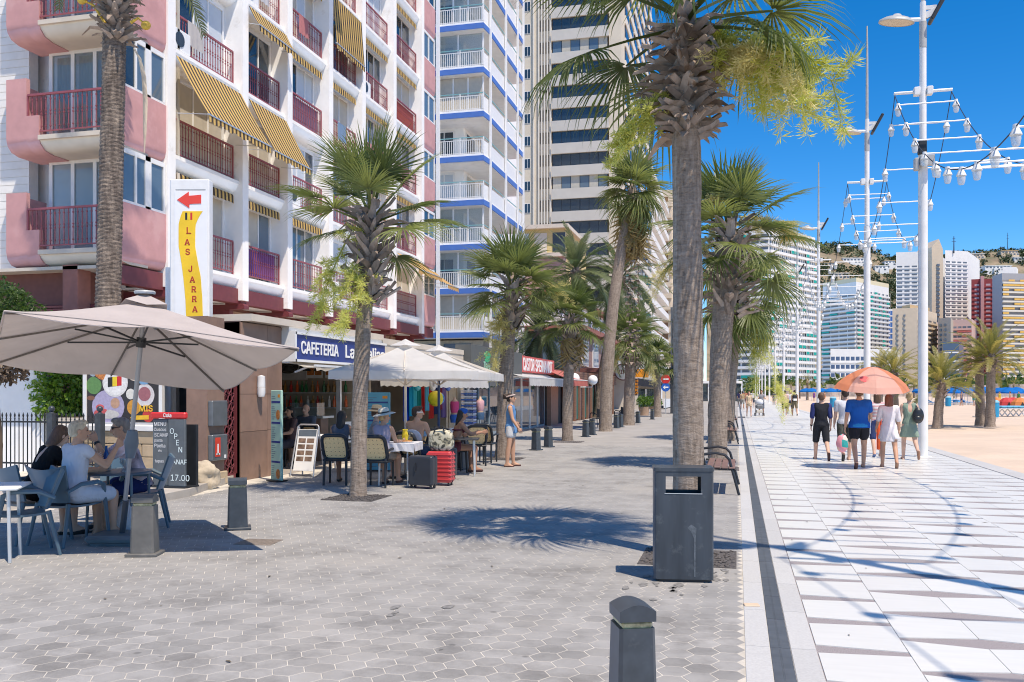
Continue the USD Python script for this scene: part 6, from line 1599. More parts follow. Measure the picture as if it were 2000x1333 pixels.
# ------------------------------------------------ street furniture
def bollard(name, label, p, rz, mt=None, s=1.0, group=None):
    t = thing(name, label, 'bollard', (p[0], p[1], .004), rz, group)
    m = mt or M_anth
    part(t, 'base_plate', MB().rbox((0, 0, .015), (.31, .27, .03), .006), m, False)
    v0, v1 = [], []
    for x, y in ((-1, -1), (1, -1), (1, 1), (-1, 1)):
        for a, b in ((1, .82), (.82, 1)):
            q = (a, b) if x * y < 0 else (b, a)
            v0.append((x * .118 * q[0], y * .10 * q[1], .03)); v1.append((x * .105 * q[0], y * .088 * q[1], .50))
    hull = m3.Manifold.hull_points(np.array(v0 + v1))
    part(t, 'body', hull, m, 30)
    part(t, 'lens', MB().rbox((0, 0, .517), (.19, .155, .034), .01), mat('bollard_lens', (.42, .36, .20), .3, var=.5, scale=30.), False)
    pts = []
    for x in (-.107, .107):
        for q in range(9):
            yy = -.09 + .18 * q / 8; pts.append((x, yy, .575 + .04 * math.cos(yy / .09 * 1.35)))
        for yy in (-.09, .09): pts.append((x, yy, .534))
    pts += [(x * .9, y, z) for x, y, z in pts]
    part(t, 'cap', m3.Manifold.hull_points(np.array(pts)), m, 20)
    return t
M_anthl = mat('weathered_grey', (.13, .125, .115), .5, var=.18, scale=6., dirt=((.2, .19, .17), 5., .55))
p = W((1235 - 1000) / FPX * 4.42, 4.42)
b0 = bollard('bollard', 'nearest dark bollard, cut off by the bottom picture edge', p, YAW * .4 + 1.85, None, 1, 'dark street bollards')
p = GR(283, 1085); bollard('bollard', 'sunlit grey bollard in front of the terrace umbrella foot', p, YAW + .05, M_anthl, 1, 'dark street bollards')
p = GR(464, 1034); bollard('bollard', 'dark bollard standing in the umbrella shadow before the lattice gate', p, YAW + .3, None, 1, 'dark street bollards')
for u, v, lab in ((903, 918, 'bollard before the seated woman with blue headscarf'), (1047, 880, 'left one of the two bollards right of the woman in blue'), (1071, 874, 'right one of the two bollards right of the woman in blue'), (1144, 854, 'left bollard of the pair before the leaning palm'), (1157, 850, 'right bollard of the pair before the leaning palm'), (1204, 837, 'left bollard of the pair right of the leaning palm'), (1212, 835, 'right bollard of the pair right of the leaning palm'), (1246, 827, 'bollard left of the potted plants'), (1274, 820, 'farthest bollard beside the small palm by the road signs')):
    p = GR(u, v); copy(b0, 'bollard', (p[0], p[1], .004), 1.2 + .1 * (u % 3), lab)

# litter bin with see-through slot
zf = 7.72
c = W((1340 - 1000) / FPX * zf, zf)
lb = thing('litter_bin', 'large anthracite litter bin with rectangular slot in front of the palm', 'litter bin', (c[0] - SN * .16, c[1] + CS * .16, .004), YAW * .55)
bw_, bh_, bd_ = .505, .985, .32
def rbman(w, d, h, r, z0):
    return m3.Manifold.cylinder(h, r, r, 16).translate((0, 0, z0)) if False else m3.Manifold.batch_hull([m3.Manifold.cylinder(h, r, r, 12).translate((sx * (w / 2 - r), sy * (d / 2 - r), z0)) for sx in (-1, 1) for sy in (-1, 1)])
body = rbman(bw_, bd_, bh_ - .05, .028, .025)
slot = m3.Manifold.cube((.30, 1.0, .145), True).translate((-.005, 0, .84))
inner = m3.Manifold.cube((bw_ - .06, bd_ - .04, .20), True).translate((0, 0, .84))
part(lb, 'body', body - slot - inner, M_bin, 30)
part(lb, 'lid', rbman(bw_ + .012, bd_ + .012, .03, .03, bh_ - .028), M_bin, 30)
part(lb, 'plinth', rbman(bw_ - .05, bd_ - .05, .025, .02, 0), M_black, 30)
part(lb, 'slot_rim', MB().box(-.165, -bd_ / 2 - .004, .762, .155, -bd_ / 2 + .002, .768), M_alu, False)
drip = MB().prism([(.085, .05), (.097, .05), (.10, .38), (.105, .47), (.06, .50), (.03, .47), (.06, .44), (.085, .38)], 'y', -bd_ / 2 - .0015, -bd_ / 2 + .001)
part(lb, 'dried_drip', drip, mat('drip_stain', (.10, .115, .13), .5, var=.4, scale=30.), False)

# benches facing the beach
M_slat = mat('bench_slat', (.20, .12, .10), .6, var=.2, scale=8.)
def bench(label, p, ln=1.7):
    t = thing('bench', label, 'bench', (p[0], p[1], .004), 0, 'benches along the promenade edge')
    for y in (0, ln):
        for dy in (0, ):
            fr = MB().tube([(0.02, y, 0), (-.06, y, .30), (-.13, y, .56), (-.20, y, .635), (-.34, y, .665), (-.58, y, .63), (-.66, y, .60)], .022, 8)
            fr.tube([(-.03, y + .02, .40), (-.30, y + .02, .41), (-.55, y + .02, .44)], .02, 6).tube([(-.70, y, .86), (-.60, y, .48), (-.56, y, .3), (-.60, y, 0)], .022, 8)
            part(t, 'end_frame', fr, M_black, 40)
    for k in range(4): part(t, 'seat_slat', MB().rbox((-.09 - k * .115, ln / 2, .43 + .004 * k), (.10, ln + .06, .03), .008), M_slat, False)
    for k in range(3): part(t, 'back_slat', MB().rbox((-.60 - k * .03, ln / 2, .56 + k * .115), (.03, ln + .06, .095), .008, ry=-.22), M_slat, False)
    return t
bench('nearest bench, its black armrest just right of the litter bin', GR(1441, 968))
bench('second bench beyond the near palms at the promenade edge', GR(1441, 868))
bench('third bench at the promenade edge, half hidden by the third palm', GR(1441, 838))

card = GR(1468, 1184)
single('cardboard_piece', 'flat piece of beige cardboard lying on the granite edge', 'cardboard', MB().add(*MB().rbox((0, 0, .008), (.115, .085, .012), .004, rz=.15).xf(t=(card[0], card[1], 0)).arrays()), mat('cardboard', (.62, .47, .33), .85, var=.06), False)
mh = GR(505, 1060)
single('manhole_cover', 'square brown metal cover set in the paving near the umbrella shadow tip', 'manhole cover', MB().rbox((mh[0], mh[1], .003), (.42, .36, .012), .004, rz=.1), mat('rusty_plate', (.20, .165, .135), .7, var=.3, scale=25., bump=.4, bscale=120.), False)

# ------------------------------------------------ terrace furniture
M_chairb = mat('chair_bluegrey', (.075, .125, .165), .4, var=.06, scale=3.)
def armchair(label, p, rz, m=None):
    t = thing('terrace_chair', label, 'chair', (p[0], p[1], .004), rz, 'blue grey plastic terrace chairs')
    m = m or M_chairb
    # seat: shallow moulded sheet
    nx_, ny_ = 8, 8
    def sheet(fn, th):
        g = np.linspace(0, 1, nx_ + 1)
        a, b = np.meshgrid(g, g, indexing='ij')
        v = np.array([fn(x, y) for x, y in zip(a.ravel(), b.ravel())]); n = len(v)
        idx = np.arange(n).reshape(nx_ + 1, nx_ + 1)
        q = np.stack([idx[:-1, :-1], idx[1:, :-1], idx[1:, 1:], idx[:-1, 1:]], -1).reshape(-1, 4)
        off = np.asarray(th)
        per = list(idx[:, 0]) + list(idx[-1, 1:]) + list(idx[-2::-1, -1]) + list(idx[0, -2:0:-1])
        e = [[per[k], per[(k + 1) % len(per)], per[(k + 1) % len(per)] + n, per[k] + n] for k in range(len(per))]
        return MB().add(np.vstack([v, v + off]), np.vstack([q, q[:, ::-1] + n, e]))
    part(t, 'seat', sheet(lambda x, y: ((x - .5) * .46, -.20 + .44 * y, .44 - .02 * math.sin(math.pi * x) - .015 * math.sin(math.pi * y)), (0, 0, -.022)), m, 40)
    def back(x, y):
        xx = (x - .5) * (.40 + .16 * y)
        top = .84 + .05 * (abs(2 * x - 1) ** 2) - .02
        z = .46 + (top - .46) * y
        return (xx, -.215 - .14 * y + .06 * (2 * x - 1) ** 2, z)
    part(t, 'backrest', sheet(back, (0, -.022, 0)), m, 40)
    for s in (-1, 1):
        part(t, 'armrest', MB().tube([(s * .245, -.25, .58), (s * .285, -.10, .655), (s * .29, .12, .665), (s * .285, .21, .63), (s * .275, .245, .44)], [.02, .024, .026, .024, .022], 8), m, 40)
        part(t, 'leg', MB().tube([(s * .275, .245, .45), (s * .285, .30, 0)], [.024, .016], 8), m, 40)
        part(t, 'leg', MB().tube([(s * .215, -.20, .45), (s * .25, -.30, 0)], [.024, .016], 8), m, 40)
    return t
M_tabletop = mat('table_top', (.07, .09, .115), .35, var=.05)
def table(label, p, rz, top, w=.7, cat='table', h=.73, rnd=False):
    t = thing('terrace_table', label, cat, (p[0], p[1], .004), rz)
    part(t, 'tabletop', MB().lathe([(0, h - .03), (w / 2 - .01, h - .03), (w / 2, h - .015), (w / 2 - .008, h), (0, h)], 28) if rnd else MB().rbox((0, 0, h - .015), (w, w, .03), .012), top, 40)
    for s in (-1, 1):
        for q in (-1, 1): part(t, 'leg', MB().tube([(s * w * .36, q * w * .36, 0), (s * w * .33, q * w * .33, h - .03)], .017, 8), M_alu if not rnd else M_chairb, 40)
    return t
def at(u, Z): return W((u - 1000) / FPX * Z, Z)
V_ = lambda d: YAW + d      # heading measured from straight away from the viewer
# seat headings: 0 = sitter looks away along the line of sight, positive = turned left
armchair('blue grey chair at the lower left corner beside the white table', at(45, 9.05), V_(2.2))
armchair('blue grey chair of the woman in black at the terrace table', at(62, 9.9), V_(-.6))
armchair('blue grey chair of the woman with short blond hair, its back to the viewer', at(133, 9.75), V_(-.35))
armchair('blue grey chair of the man in sunglasses right of the round table', at(279, 10.95), V_(1.9))
armchair('empty blue grey chair at the far side of the round terrace table', at(205, 11.5), V_(2.9))
tb1 = table('round blue grey terrace table between the blond woman and man in sunglasses', at(233, 10.35), V_(0), M_tabletop, .72, rnd=True)
table('white topped table cut off by the left picture edge', at(-20, 8.75), V_(.3), M_white, .62)
q = at(212, 10.3); 
gl_ = thing('water_glass', 'clear drinking glass standing on the round terrace table', 'glass', (q[0], q[1], .735))
part(gl_, 'glass', MB().lathe([(0, .003), (.03, .003), (.035, .12), (.031, .12), (.027, .01), (0, .01)], 14), M_glassc, True)
q = at(222, 10.42); bt_ = thing('blue_bottle', 'dark blue bottle beside the glass on the round table', 'bottle', (q[0] - .1, q[1], .735))
part(bt_, 'bottle', MB().lathe([(0, 0), (.035, .003), (.036, .17), (.014, .22), (.014, .28), (0, .282)], 14), mat('bottle_blue', (.01, .05, .22), .2), True)
part(bt_, 'label_band', MB().lathe([(.0365, .06), (.0365, .13)], 14), M_letter, True)
q = at(240, 10.2)
for k in range(2):
    t = thing('wine_glass', ['small stemmed glass near the man on the round table', 'second stemmed glass near the table edge'][k], 'glass', (q[0] + .08 * k, q[1] - .07 * k, .735))
    part(t, 'glass', MB().lathe([(0, .002), (.03, .003), (.006, .012), (.006, .07), (.034, .10), (.036, .15), (.031, .15), (.03, .105), (0, .08)], 14), M_glassc, True)

# big taupe parasol over the terrace
Lc, Rc, Bc = PD(9, 608, 8.0), PD(583, 681, 8.45), PD(437, 762, 10.8)
Fc = Lc + (Bc - Rc)
ap_ = PD(283, 592, 9.4)
foot = PD(238, 1052, 9.75); foot[2] = 0
M_taupe = clothmat('taupe_canvas', (.50, .44, .41), .16)
pa = thing('terrace_parasol', 'large square taupe parasol over the terrace table at the left', 'parasol', (foot[0], foot[1], 0))
cor = [Lc, Rc, Bc, Fc]
mb = MB(); N_ = 8
for k in range(4):
    a, b = cor[k], cor[(k + 1) % 4]; e = (a + b) / 2 + (0, 0, .03)
    for c0, c1 in ((a, e), (e, b)):
        P = {}
        for i in range(N_ + 1):
            for j in range(N_ + 1 - i):
                w0, w1 = i / N_, j / N_; w2 = 1 - w0 - w1
                sag = -.05 * 4 * (w0 * w1) * (1 - w2) + -.05 * math.sin(math.pi * w2) * (w0 + w1) + (-.05 * 4 * w0 * w1 * (w2 < .01) * 0)
                P[i, j] = c0 * w0 + c1 * w1 + ap_ * w2 + (0, 0, sag)
        vs = list(P); ix = {k_: n_ for n_, k_ in enumerate(vs)}
        f = []
        for i in range(N_):
            for j in range(N_ - i):
                f.append([ix[i, j], ix[i + 1, j], ix[i, j + 1]])
                if (i + 1, j + 1) in ix: f.append([ix[i + 1, j], ix[i + 1, j + 1], ix[i, j + 1]])
        mb.add([P[k_] for k_ in vs], f)
part(pa, 'canopy', mb, M_taupe, 40, True)
hem = MB()
for k in range(4):
    a, b = cor[k], cor[(k + 1) % 4]
    pts = [a + (b - a) * s + (0, 0, .03 * math.sin(math.pi * s)) for s in np.linspace(0, 1, 9)]
    hem.tube(pts, .010, 5)
part(pa, 'hem', hem, M_taupe, 40, True)
cap = MB()
for k in range(4):
    a, b = cor[k], cor[(k + 1) % 4]
    up = (0, 0, .055)
    cap.add([ap_ + (a - ap_) * .16 + up, ap_ + (b - ap_) * .16 + up, ap_ + (0, 0, .10), ap_ + ((a + b) / 2 - ap_) * .19 + (0, 0, .03)], [[0, 3, 2], [3, 1, 2]])
part(pa, 'vent_cap', cap, M_taupe, False, True)
part(pa, 'finial', MB().lathe([(.10, 0), (.11, .02), (.10, .035), (0, .04)], 16, ap_ + (0, 0, .09)), M_lampgrey, 40, True)
axis_ = (ap_ - foot); axis_ /= np.linalg.norm(axis_)
hub = ap_ - axis_ * .14; run = ap_ - axis_ * .42
M_rib = mat('parasol_rib', (.13, .115, .105), .5)
M_ppole = mat('parasol_pole', (.32, .33, .35), .35, var=.06, metal=.4)
part(pa, 'pole', MB().tube([foot + (0, 0, .10), ap_], .024, 12), M_ppole, 40, True)
part(pa, 'pole_sleeve', MB().tube([foot + (0, 0, .08), foot + axis_ * .48], .032, 12), M_anth, 40, True)
cr = foot + axis_ * 1.12
part(pa, 'crank', MB().tube([cr - axis_ * .16, cr, cr + axis_ * .14], [.045, .075, .05], 12), mat('crank_grey', (.10, .13, .16), .4), 40, True)
part(pa, 'runner', MB().tube([run - axis_ * .05, run + axis_ * .05], .05, 12), M_black, 40, True)
for k in range(8):
    e = cor[k // 2] if k % 2 == 0 else (cor[k // 2] + cor[(k // 2 + 1) % 4]) / 2 + (0, 0, .03)
    part(pa, 'rib', MB().bar(hub, e - (0, 0, .02), .014, .02), M_rib, False, True)
    part(pa, 'strut', MB().bar(run, hub + (e - hub) * .48 - (0, 0, .03), .014, .018), M_black, False, True)
part(pa, 'base', MB().rbox((0, 0, .075), (.62, .50, .075), .035, rz=YAW).rbox((-.02, 0, .02), (.5, .40, .04), .01, rz=YAW), mat('parasol_base', (.10, .125, .14), .5, var=.15), False)
bag = at(236, 10.1)
bg = thing('white_bag', 'white bag with dark straps standing by the parasol pole', 'bag', (bag[0] + .05, bag[1] + .1, 0))
mb = MB().add(_ico[3].vertices * (.20, .12, .22) * (1 + .12 * (meshkit.fbm(_ico[3].vertices * 2.5, 3)[:, None] - .5)) + (0, 0, .21), _ico[3].faces)
part(bg, 'body', mb, clothmat('bag_white', (.62, .62, .64), .05), True)
part(bg, 'strap', MB().tube([(-.15, -.05, .34), (-.05, -.1, .46), (.08, -.08, .45), (.16, 0, .33)], .018, 6).tube([(.1, -.08, .36), (.2, -.02, .25), (.19, .02, .08)], .02, 6), M_black, True)

# cafe terrace: chairs with woven backs
M_wick = mat('woven_panel', (.78, .51, .24), .7, var=.12, scale=50.)
M_hole = mat('woven_hole', (.10, .06, .035), .8)
M_chblk = mat('chair_black', (.018, .022, .028), .4, var=.1)
def wicker(label, p, rz, empty=True):
    t = thing('woven_chair', label, 'chair', (p[0], p[1], .004), rz, 'black framed chairs with woven backs')
    def sup(w, h, n=28, e=.42):
        return [(w * abs(math.cos(a)) ** e * np.sign(math.cos(a)), h * abs(math.sin(a)) ** e * np.sign(math.sin(a))) for a in np.linspace(0, 2 * math.pi, n, endpoint=False)]
    z0 = .67; tl = .12
    def bk(x, z, d=0): return (x, -.21 - (z) * tl / .22 + d, z0 + z)
    o = sup(.215, .215)
    ring = [bk(x, z) for x, z in o]; ring = ring + ring[:2]
    part(t, 'back_frame', MB().tube(ring, .034, 8, False), M_chblk, True)
    part(t, 'back_panel', MB().add([bk(x * .93, z * .93, -.012) for x, z in o] + [bk(x * .93, z * .93, .012) for x, z in o], [[0, k, k + 1] for k in range(1, 27)] + [[28, 28 + k + 1, 28 + k] for k in range(1, 27)]), M_wick, False)
    hm = MB()
    for r in range(5):
        for c in range(5):
            x, z = (c - 2) * .075 + (.0 if r % 2 else .0), (r - 2) * .075
            hm.cbox(bk(x, z, 0), (.013, .030, .013))
    part(t, 'weave_hole', hm, M_hole, False, kind='stuff')
    part(t, 'seat', MB().rbox((0, .02, .44), (.46, .46, .04), .018), M_chblk, False)
    for s in (-1, 1):
        part(t, 'leg', MB().tube([(s * .19, -.17, .5), (s * .20, -.22, 0)], [.026, .02], 8), M_chblk, 40)
        part(t, 'leg', MB().tube([(s * .20, .22, .44), (s * .205, .24, 0)], [.024, .018], 8), M_chblk, 40)
        part(t, 'armrest', MB().tube([(s * .225, -.22, .62), (s * .26, -.02, .66), (s * .255, .17, .65), (s * .21, .22, .46)], .022, 8), M_chblk, 40)
    return t
wicker('woven back chair of the dark haired girl left of the slim cafe palm', at(660, 15.9), V_(-.05))
wicker('woven back chair of the hat wearer right of the slim cafe palm', at(738, 15.5), V_(-.15))
wicker('woven back chair of the shirtless man', at(810, 16.7), V_(-.55))
wicker('woven back chair behind the beige flowered bag', at(846, 18.2), V_(.5))
wicker('woven back chair of the woman with blue headscarf', at(884, 18.2), V_(-1.2))
wicker('empty woven back chair right of the woman with blue headscarf', at(929, 20.0), V_(.15))
wicker('rightmost empty woven back chair of the cafe terrace', at(948, 20.8), V_(-.25))
wicker('woven back chair deep in the cafe shade left of the menu stand', at(585, 19.5), V_(2.6))
tc = at(775, 15.9)
ctb = table('cafe table with white printed cloth right of the slim palm', tc, V_(-.1), M_chblk, .72)
cl = MB().rbox((0, 0, .742), (.78, .78, .012), .005)
for s in (-1, 1):
    for k in range(10):
        a, b2 = -.39 + .078 * k, -.39 + .078 * (k + 1)
        w = lambda t_: .012 * math.sin(t_ * 30)
        cl.quad((a, s * (.39), .742), (b2, s * .39, .742), (b2, s * (.40 + w(b2)), .60 + .02 * math.sin(b2 * 9)), (a, s * (.40 + w(a)), .60 + .02 * math.sin(a * 9)))
        cl.quad((s * .39, a, .742), (s * .39, b2, .742), (s * (.40 + w(b2)), b2, .61), (s * (.40 + w(a)), a, .61))
cl2 = part(None, 'tablecloth', cl.xf(rotm(0, 0, V_(-.1)), (tc[0], tc[1], 0)), clothmat('tablecloth_white', (.68, .68, .72), .15, var=.12), False, label='white patterned cloth draped over the cafe table', cat='tablecloth')
pz = thing('pizza_plate', 'plate with orange brown food on the cafe table', 'plate', (tc[0] + .15, tc[1] + .05, .75))
part(pz, 'plate', MB().lathe([(0, 0), (.10, .0), (.15, .015), (.10, .008), (0, .008)], 20), M_letter, True)
part(pz, 'food', MB().lathe([(.12, .012), (.11, .03), (0, .035)], 16), mat('pizza', (.50, .22, .06), .6, var=.4, scale=25.), True)
yb_ = thing('yellow_jug', 'bright yellow drink jug on the cafe table', 'jug', (tc[0] + .05, tc[1] + .28, .75))
part(yb_, 'jug', MB().lathe([(0, 0), (.05, .0), (.06, .1), (.045, .2), (.05, .22), (0, .22)], 14), mat('juice_yellow', (.75, .55, .02), .25), True)
part(yb_, 'handle', MB().tube([(.05, 0, .18), (.09, 0, .15), (.09, 0, .08), (.055, 0, .05)], .01, 6), M_glassc, True)
table('dark cafe table by the woman with blue headscarf', at(905, 17.6), V_(0), M_chblk, .62)
table('white cafe table inside the cafe left of the girl', at(630, 19.0), V_(0), M_white, .62)

# white cafe parasols
def cafe_parasol(label, u, Z, half, zr, za, rz, polem, tears=True):
    p = at(u, Z)
    t = thing('cafe_parasol', label, 'parasol', (p[0], p[1], 0), rz)
    mb = MB(); n = 24
    for k in range(n):
        def ed(q):
            s = (q % n) / n * 4; i = int(s) % 4; f = s - int(s)
            c = [(-half, -half), (half, -half), (half, half), (-half, half)]
            a, b = np.array(c[i]), np.array(c[(i + 1) % 4]); m = a + (b - a) * f
            return m * (1 - .05 * math.sin(math.pi * f))
        a, b = ed(k), ed(k + 1)
        for j in range(5):
            s0, s1 = j / 5, (j + 1) / 5
            zf_ = lambda s: za + (zr - za) * s - .06 * math.sin(math.pi * s)
            mb.quad((*(a * s0), zf_(s0)), (*(a * s1), zf_(s1)), (*(b * s1), zf_(s1)), (*(b * s0), zf_(s0)))
        mb.quad((*a, zr), (*b, zr), (*(b * 1.005), zr - .14 - .015 * (k % 2)), (*(a * 1.005), zr - .14 - .015 * ((k + 1) % 2)))
    part(t, 'canopy', mb, M_awnwhite, 50)
    part(t, 'vent_cap', MB().lathe([(.30, za - .03), (.12, za + .04), (.02, za + .09), (0, za + .10)], 4), M_awnwhite, False)
    part(t, 'pole', MB().tube([(0, 0, .05), (0, 0, za)], .028, 12), polem, 40)
    part(t, 'base', MB().rbox((0, 0, .04), (.5, .5, .08), .02), M_anth, False)
    for k in range(8):
        a = k * math.pi / 4; L = half * (1.41 if k % 2 else 1.0)
        e = (L * math.cos(a) * .97, L * math.sin(a) * .97, zr - .0)
        part(t, 'rib', MB().bar((0, 0, za - .06), e, .018, .024), M_cream, False)
        part(t, 'strut', MB().bar((0, 0, zr - .25), (e[0] * .5, e[1] * .5, (za + zr) / 2 - .06), .014, .018), M_cream, False)
    return t
cafe_parasol('left white cafe parasol with cream pole behind the slim palm', 792, 17.2, 1.32, 2.02, 2.56, YAW + .1, M_cream)
cafe_parasol('right white cafe parasol with dark blue pole and torn brown patches', 857, 18.6, 1.22, 2.02, 2.52, YAW - .1, mat('pole_blue', (.02, .05, .14), .4))

# menu boards
def menu(label, u, v, w, h, rz, body, col, hdr):
    p = GR(u, v)
    t = thing('menu_board', label, 'menu board', (p[0], p[1], .012), rz)
    part(t, 'board', MB().rbox((0, 0, h / 2), (w, .05, h), .01), mat(body, col, .4, var=.05), False)
    part(t, 'foot', MB().box(-w / 2, -.12, 0, w / 2, .12, .02), M_black, False)
    bars = MB()
    for z in (.86, .63, .42, .20): bars.box(-w * .42, -.027, h * z, w * .42, -.0255, h * z + .035)
    part(t, 'heading_bar', bars, M_navy, False)
    tx = MB()
    g = random.Random(u)
    for k in range(40):
        z = h * (.05 + .9 * k / 40)
        if any(abs(z - h * q) < .05 for q in (.86, .63, .42, .20)): continue
        tx.box(-w * .42, -.0265, z, -w * .42 + w * g.uniform(.2, .42), -.0258, z + .011)
    part(t, 'menu_lines', tx, mat('print_text', (.12, .18, .25), .5), False, kind='stuff')
    for z in ((.73, .08) if w > .3 else (.74, .10)):
        part(t, 'food_print', MB().prism([(w * .22 + w * .2 * math.cos(a), h * z + .09 * math.sin(a)) for a in np.linspace(.6, 5.7, 18)], 'y', -.0275, -.0255), M_food, False)
    part(t, 'flag_print', MB().box(w * .2, -.0275, h * .92, w * .4, -.0255, h * .955), mat('sign_orange', (.80, .30, .02), .5), False)
    return t
menu('tall pale green menu board against the brown stone wall', 541, 941, .34, 1.66, V_(-.75), 'menu_green', (.40, .60, .48), 0)
menu('tall blue menu board behind the hat wearer', 738, 921, .52, 1.62, V_(-.1), 'menu_blue', (.10, .36, .52), 0)
p = GR(590, 932)
ab = thing('menu_stand', 'leaning silver framed stand with photo menu beside the green menu board', 'menu stand', (p[0], p[1], .012), V_(-.35))
part(ab, 'frame', MB().tube([(-.26, -.02, 0), (-.235, .22, .95), (-.19, .24, .99), (.19, .24, .99), (.235, .22, .95), (.26, -.02, 0)], .014, 8).tube([(-.25, .4, 0), (-.22, .24, .95)], .014, 8).tube([(.25, .4, 0), (.22, .24, .95)], .014, 8), M_alu, 40)
R_ = rotm(-.24, 0, 0)
part(ab, 'panel', MB().rbox((0, 0, 0), (.44, .012, .82), .004).xf(R_, (0, .12, .50)), M_letter, False)
part(ab, 'header_print', MB().box(-.2, -.008, .27, .2, -.0065, .40).xf(R_, (0, .12, .50)), mat('print_slate', (.12, .15, .18), .4), False)
ph = MB()
for r in range(4):
    for c in range(2): ph.box(-.18 + c * .19, -.0085, -.22 + r * .12, -.02 + c * .19, -.0065, -.13 + r * .12)
part(ab, 'photo_print', ph.xf(R_, (0, .12, .50)), mat('print_photo', (.22, .15, .11), .4, var=.5, scale=12.), False, kind='stuff')

# luggage
def suitcase(label, p, rz, w, d, h, m, ridges=0, handle=True, cat='suitcase'):
    t = thing('suitcase', label, cat, (p[0], p[1], .004), rz)
    part(t, 'shell', m3.Manifold.batch_hull([m3.Manifold.sphere(.045, 12).translate((sx * (w / 2 - .045), sy * (d / 2 - .045), .05 + (h - .05) / 2 + sz * ((h - .05) / 2 - .045))) for sx in (-1, 1) for sy in (-1, 1) for sz in (-1, 1)]), m, 40)
    if ridges:
        for k in range(ridges): part(t, 'ridge', MB().rbox((0, 0, .11 + (h - .17) * k / (ridges - 1)), (w + .012, d + .012, (h - .17) / ridges * .62), .012), m, 40)
    part(t, 'seam', MB().box(-w / 2 - .002, -.006, .06, w / 2 + .002, .006, h + .002), M_black, False)
    for sx in (-1, 1):
        for sy in (-1, 1): part(t, 'wheel', MB().tube([(sx * (w / 2 - .05) - .012, sy * (d / 2 - .05), .03), (sx * (w / 2 - .05) + .012, sy * (d / 2 - .05), .03)], .03, 12), M_black, 40)
    part(t, 'carry_handle', MB().tube([(-.08, -d / 2, h - .13), (-.08, -d / 2 - .025, h - .13), (-.08, -d / 2 - .025, h - .25), (-.08, -d / 2, h - .25)], .01, 6), M_black, 40)
    if handle:
        part(t, 'pull_handle', MB().tube([(-.10, d / 2 - .04, h - .02), (-.10, d / 2 - .04, h + .36), (.10, d / 2 - .04, h + .36), (.10, d / 2 - .04, h - .02)], .011, 8), M_alu, 40)
    return t
M_red = mat('suitcase_red', (.52, .05, .055), .35, var=.06)
sc1 = at(826, 15.25); suitcase('black hard shell suitcase standing left of the red one', sc1, V_(-.35), .46, .25, .555, mat('suitcase_black', (.03, .033, .042), .35, var=.15), 0, False)
sc2 = at(861, 15.75); suitcase('red ribbed suitcase with pulled out handle under the flowered bag', sc2, V_(-.25), .44, .26, .60, M_red, 7, True)
fb_ = thing('flowered_bag', 'stuffed beige bag with dark pattern standing on the red suitcase', 'bag', (sc2[0] - SN * -.02, sc2[1] + .0, .61), V_(-.25))
mb = MB().add(np.sign(_ico[3].vertices) * np.abs(_ico[3].vertices) ** .6 * (.22, .11, .19) * (1 + .16 * (meshkit.fbm(_ico[3].vertices * 3, 3)[:, None] - .5)) + (0, 0, .18), _ico[3].faces)
nodes = {'tc': ('texture_coordinate', {}), 'v': ('noise_texture', {'scale': 9., 'detail': 3., 'distortion': 1.5}), 'r': ('rgb_ramp', {'ramp': [(.40, (.06, .06, .05)), (.46, (.30, .27, .18)), (.52, (.55, .50, .36)), (1, (.66, .62, .5))]}), 'p': ('principled_bsdf', {'roughness': .7})}
part(fb_, 'body', mb, usdkit.material(stage, '/World/Looks/flower_cloth', nodes, [('tc.object', 'v.vector'), ('v.fac', 'r.fac'), ('r.color', 'p.base_color')], surface='p.BSDF'), True)
part(fb_, 'strap', MB().tube([(-.1, -.1, .3), (-.07, -.12, .42), (.07, -.12, .42), (.1, -.1, .3)], .012, 6), M_black, True)
sc3 = at(874, 17.0); suitcase('dark grey upright suitcase behind the flowered bag', sc3, V_(.1), .36, .24, .58, mat('suitcase_grey', (.06, .06, .065), .4), 0, False)

# ------------------------------------------------ road signs, lattice mast, planters
p = GR(1300, 809)
rsg = thing('road_sign', 'round red no entry sign above a round blue left arrow sign on one post', 'road sign', (p[0], p[1], 0))
zr, zb2 = zat(741, p), zat(757, p)
part(rsg, 'post', MB().tube([(0, .04, 0), (0, .04, zr + .3)], .03, 8), M_alu, 40)
part(rsg, 'red_disc', MB().tube([(0, -.02, zr), (0, .0, zr)], .33, 28), mat('sign_red2', (.62, .03, .03), .4), 30)
part(rsg, 'white_bar', MB().box(-.22, -.028, zr - .05, .22, -.021, zr + .05), M_letter, False)
part(rsg, 'blue_disc', MB().tube([(0, -.02, zb2), (0, .0, zb2)], .31, 28), mat('sign_blue', (.02, .12, .50), .4), 30)
part(rsg, 'white_arrow', MB().prism([(-.2, zb2), (-.03, zb2 + .15), (-.03, zb2 + .05), (.2, zb2 + .05), (.2, zb2 - .05), (-.03, zb2 - .05), (-.03, zb2 - .15)], 'y', -.028, -.021), M_letter, False)
p = GR(1302, 808)
p = PD(1300, 808, 67.)
lt_ = thing('lattice_tower', 'dark grey square steel lattice tower behind the road signs', 'tower', (p[0] + .9, p[1], 0), 0)
hT = zat(602, p)
M_steel = mat('lattice_steel', (.13, .14, .15), .5, var=.15, metal=.3)
for sx in (-1, 1):
    for sy in (-1, 1): part(lt_, 'leg', MB().box(sx * .45 - .05, sy * .45 - .05, 0, sx * .45 + .05, sy * .45 + .05, hT), M_steel, False)
nb_ = 7
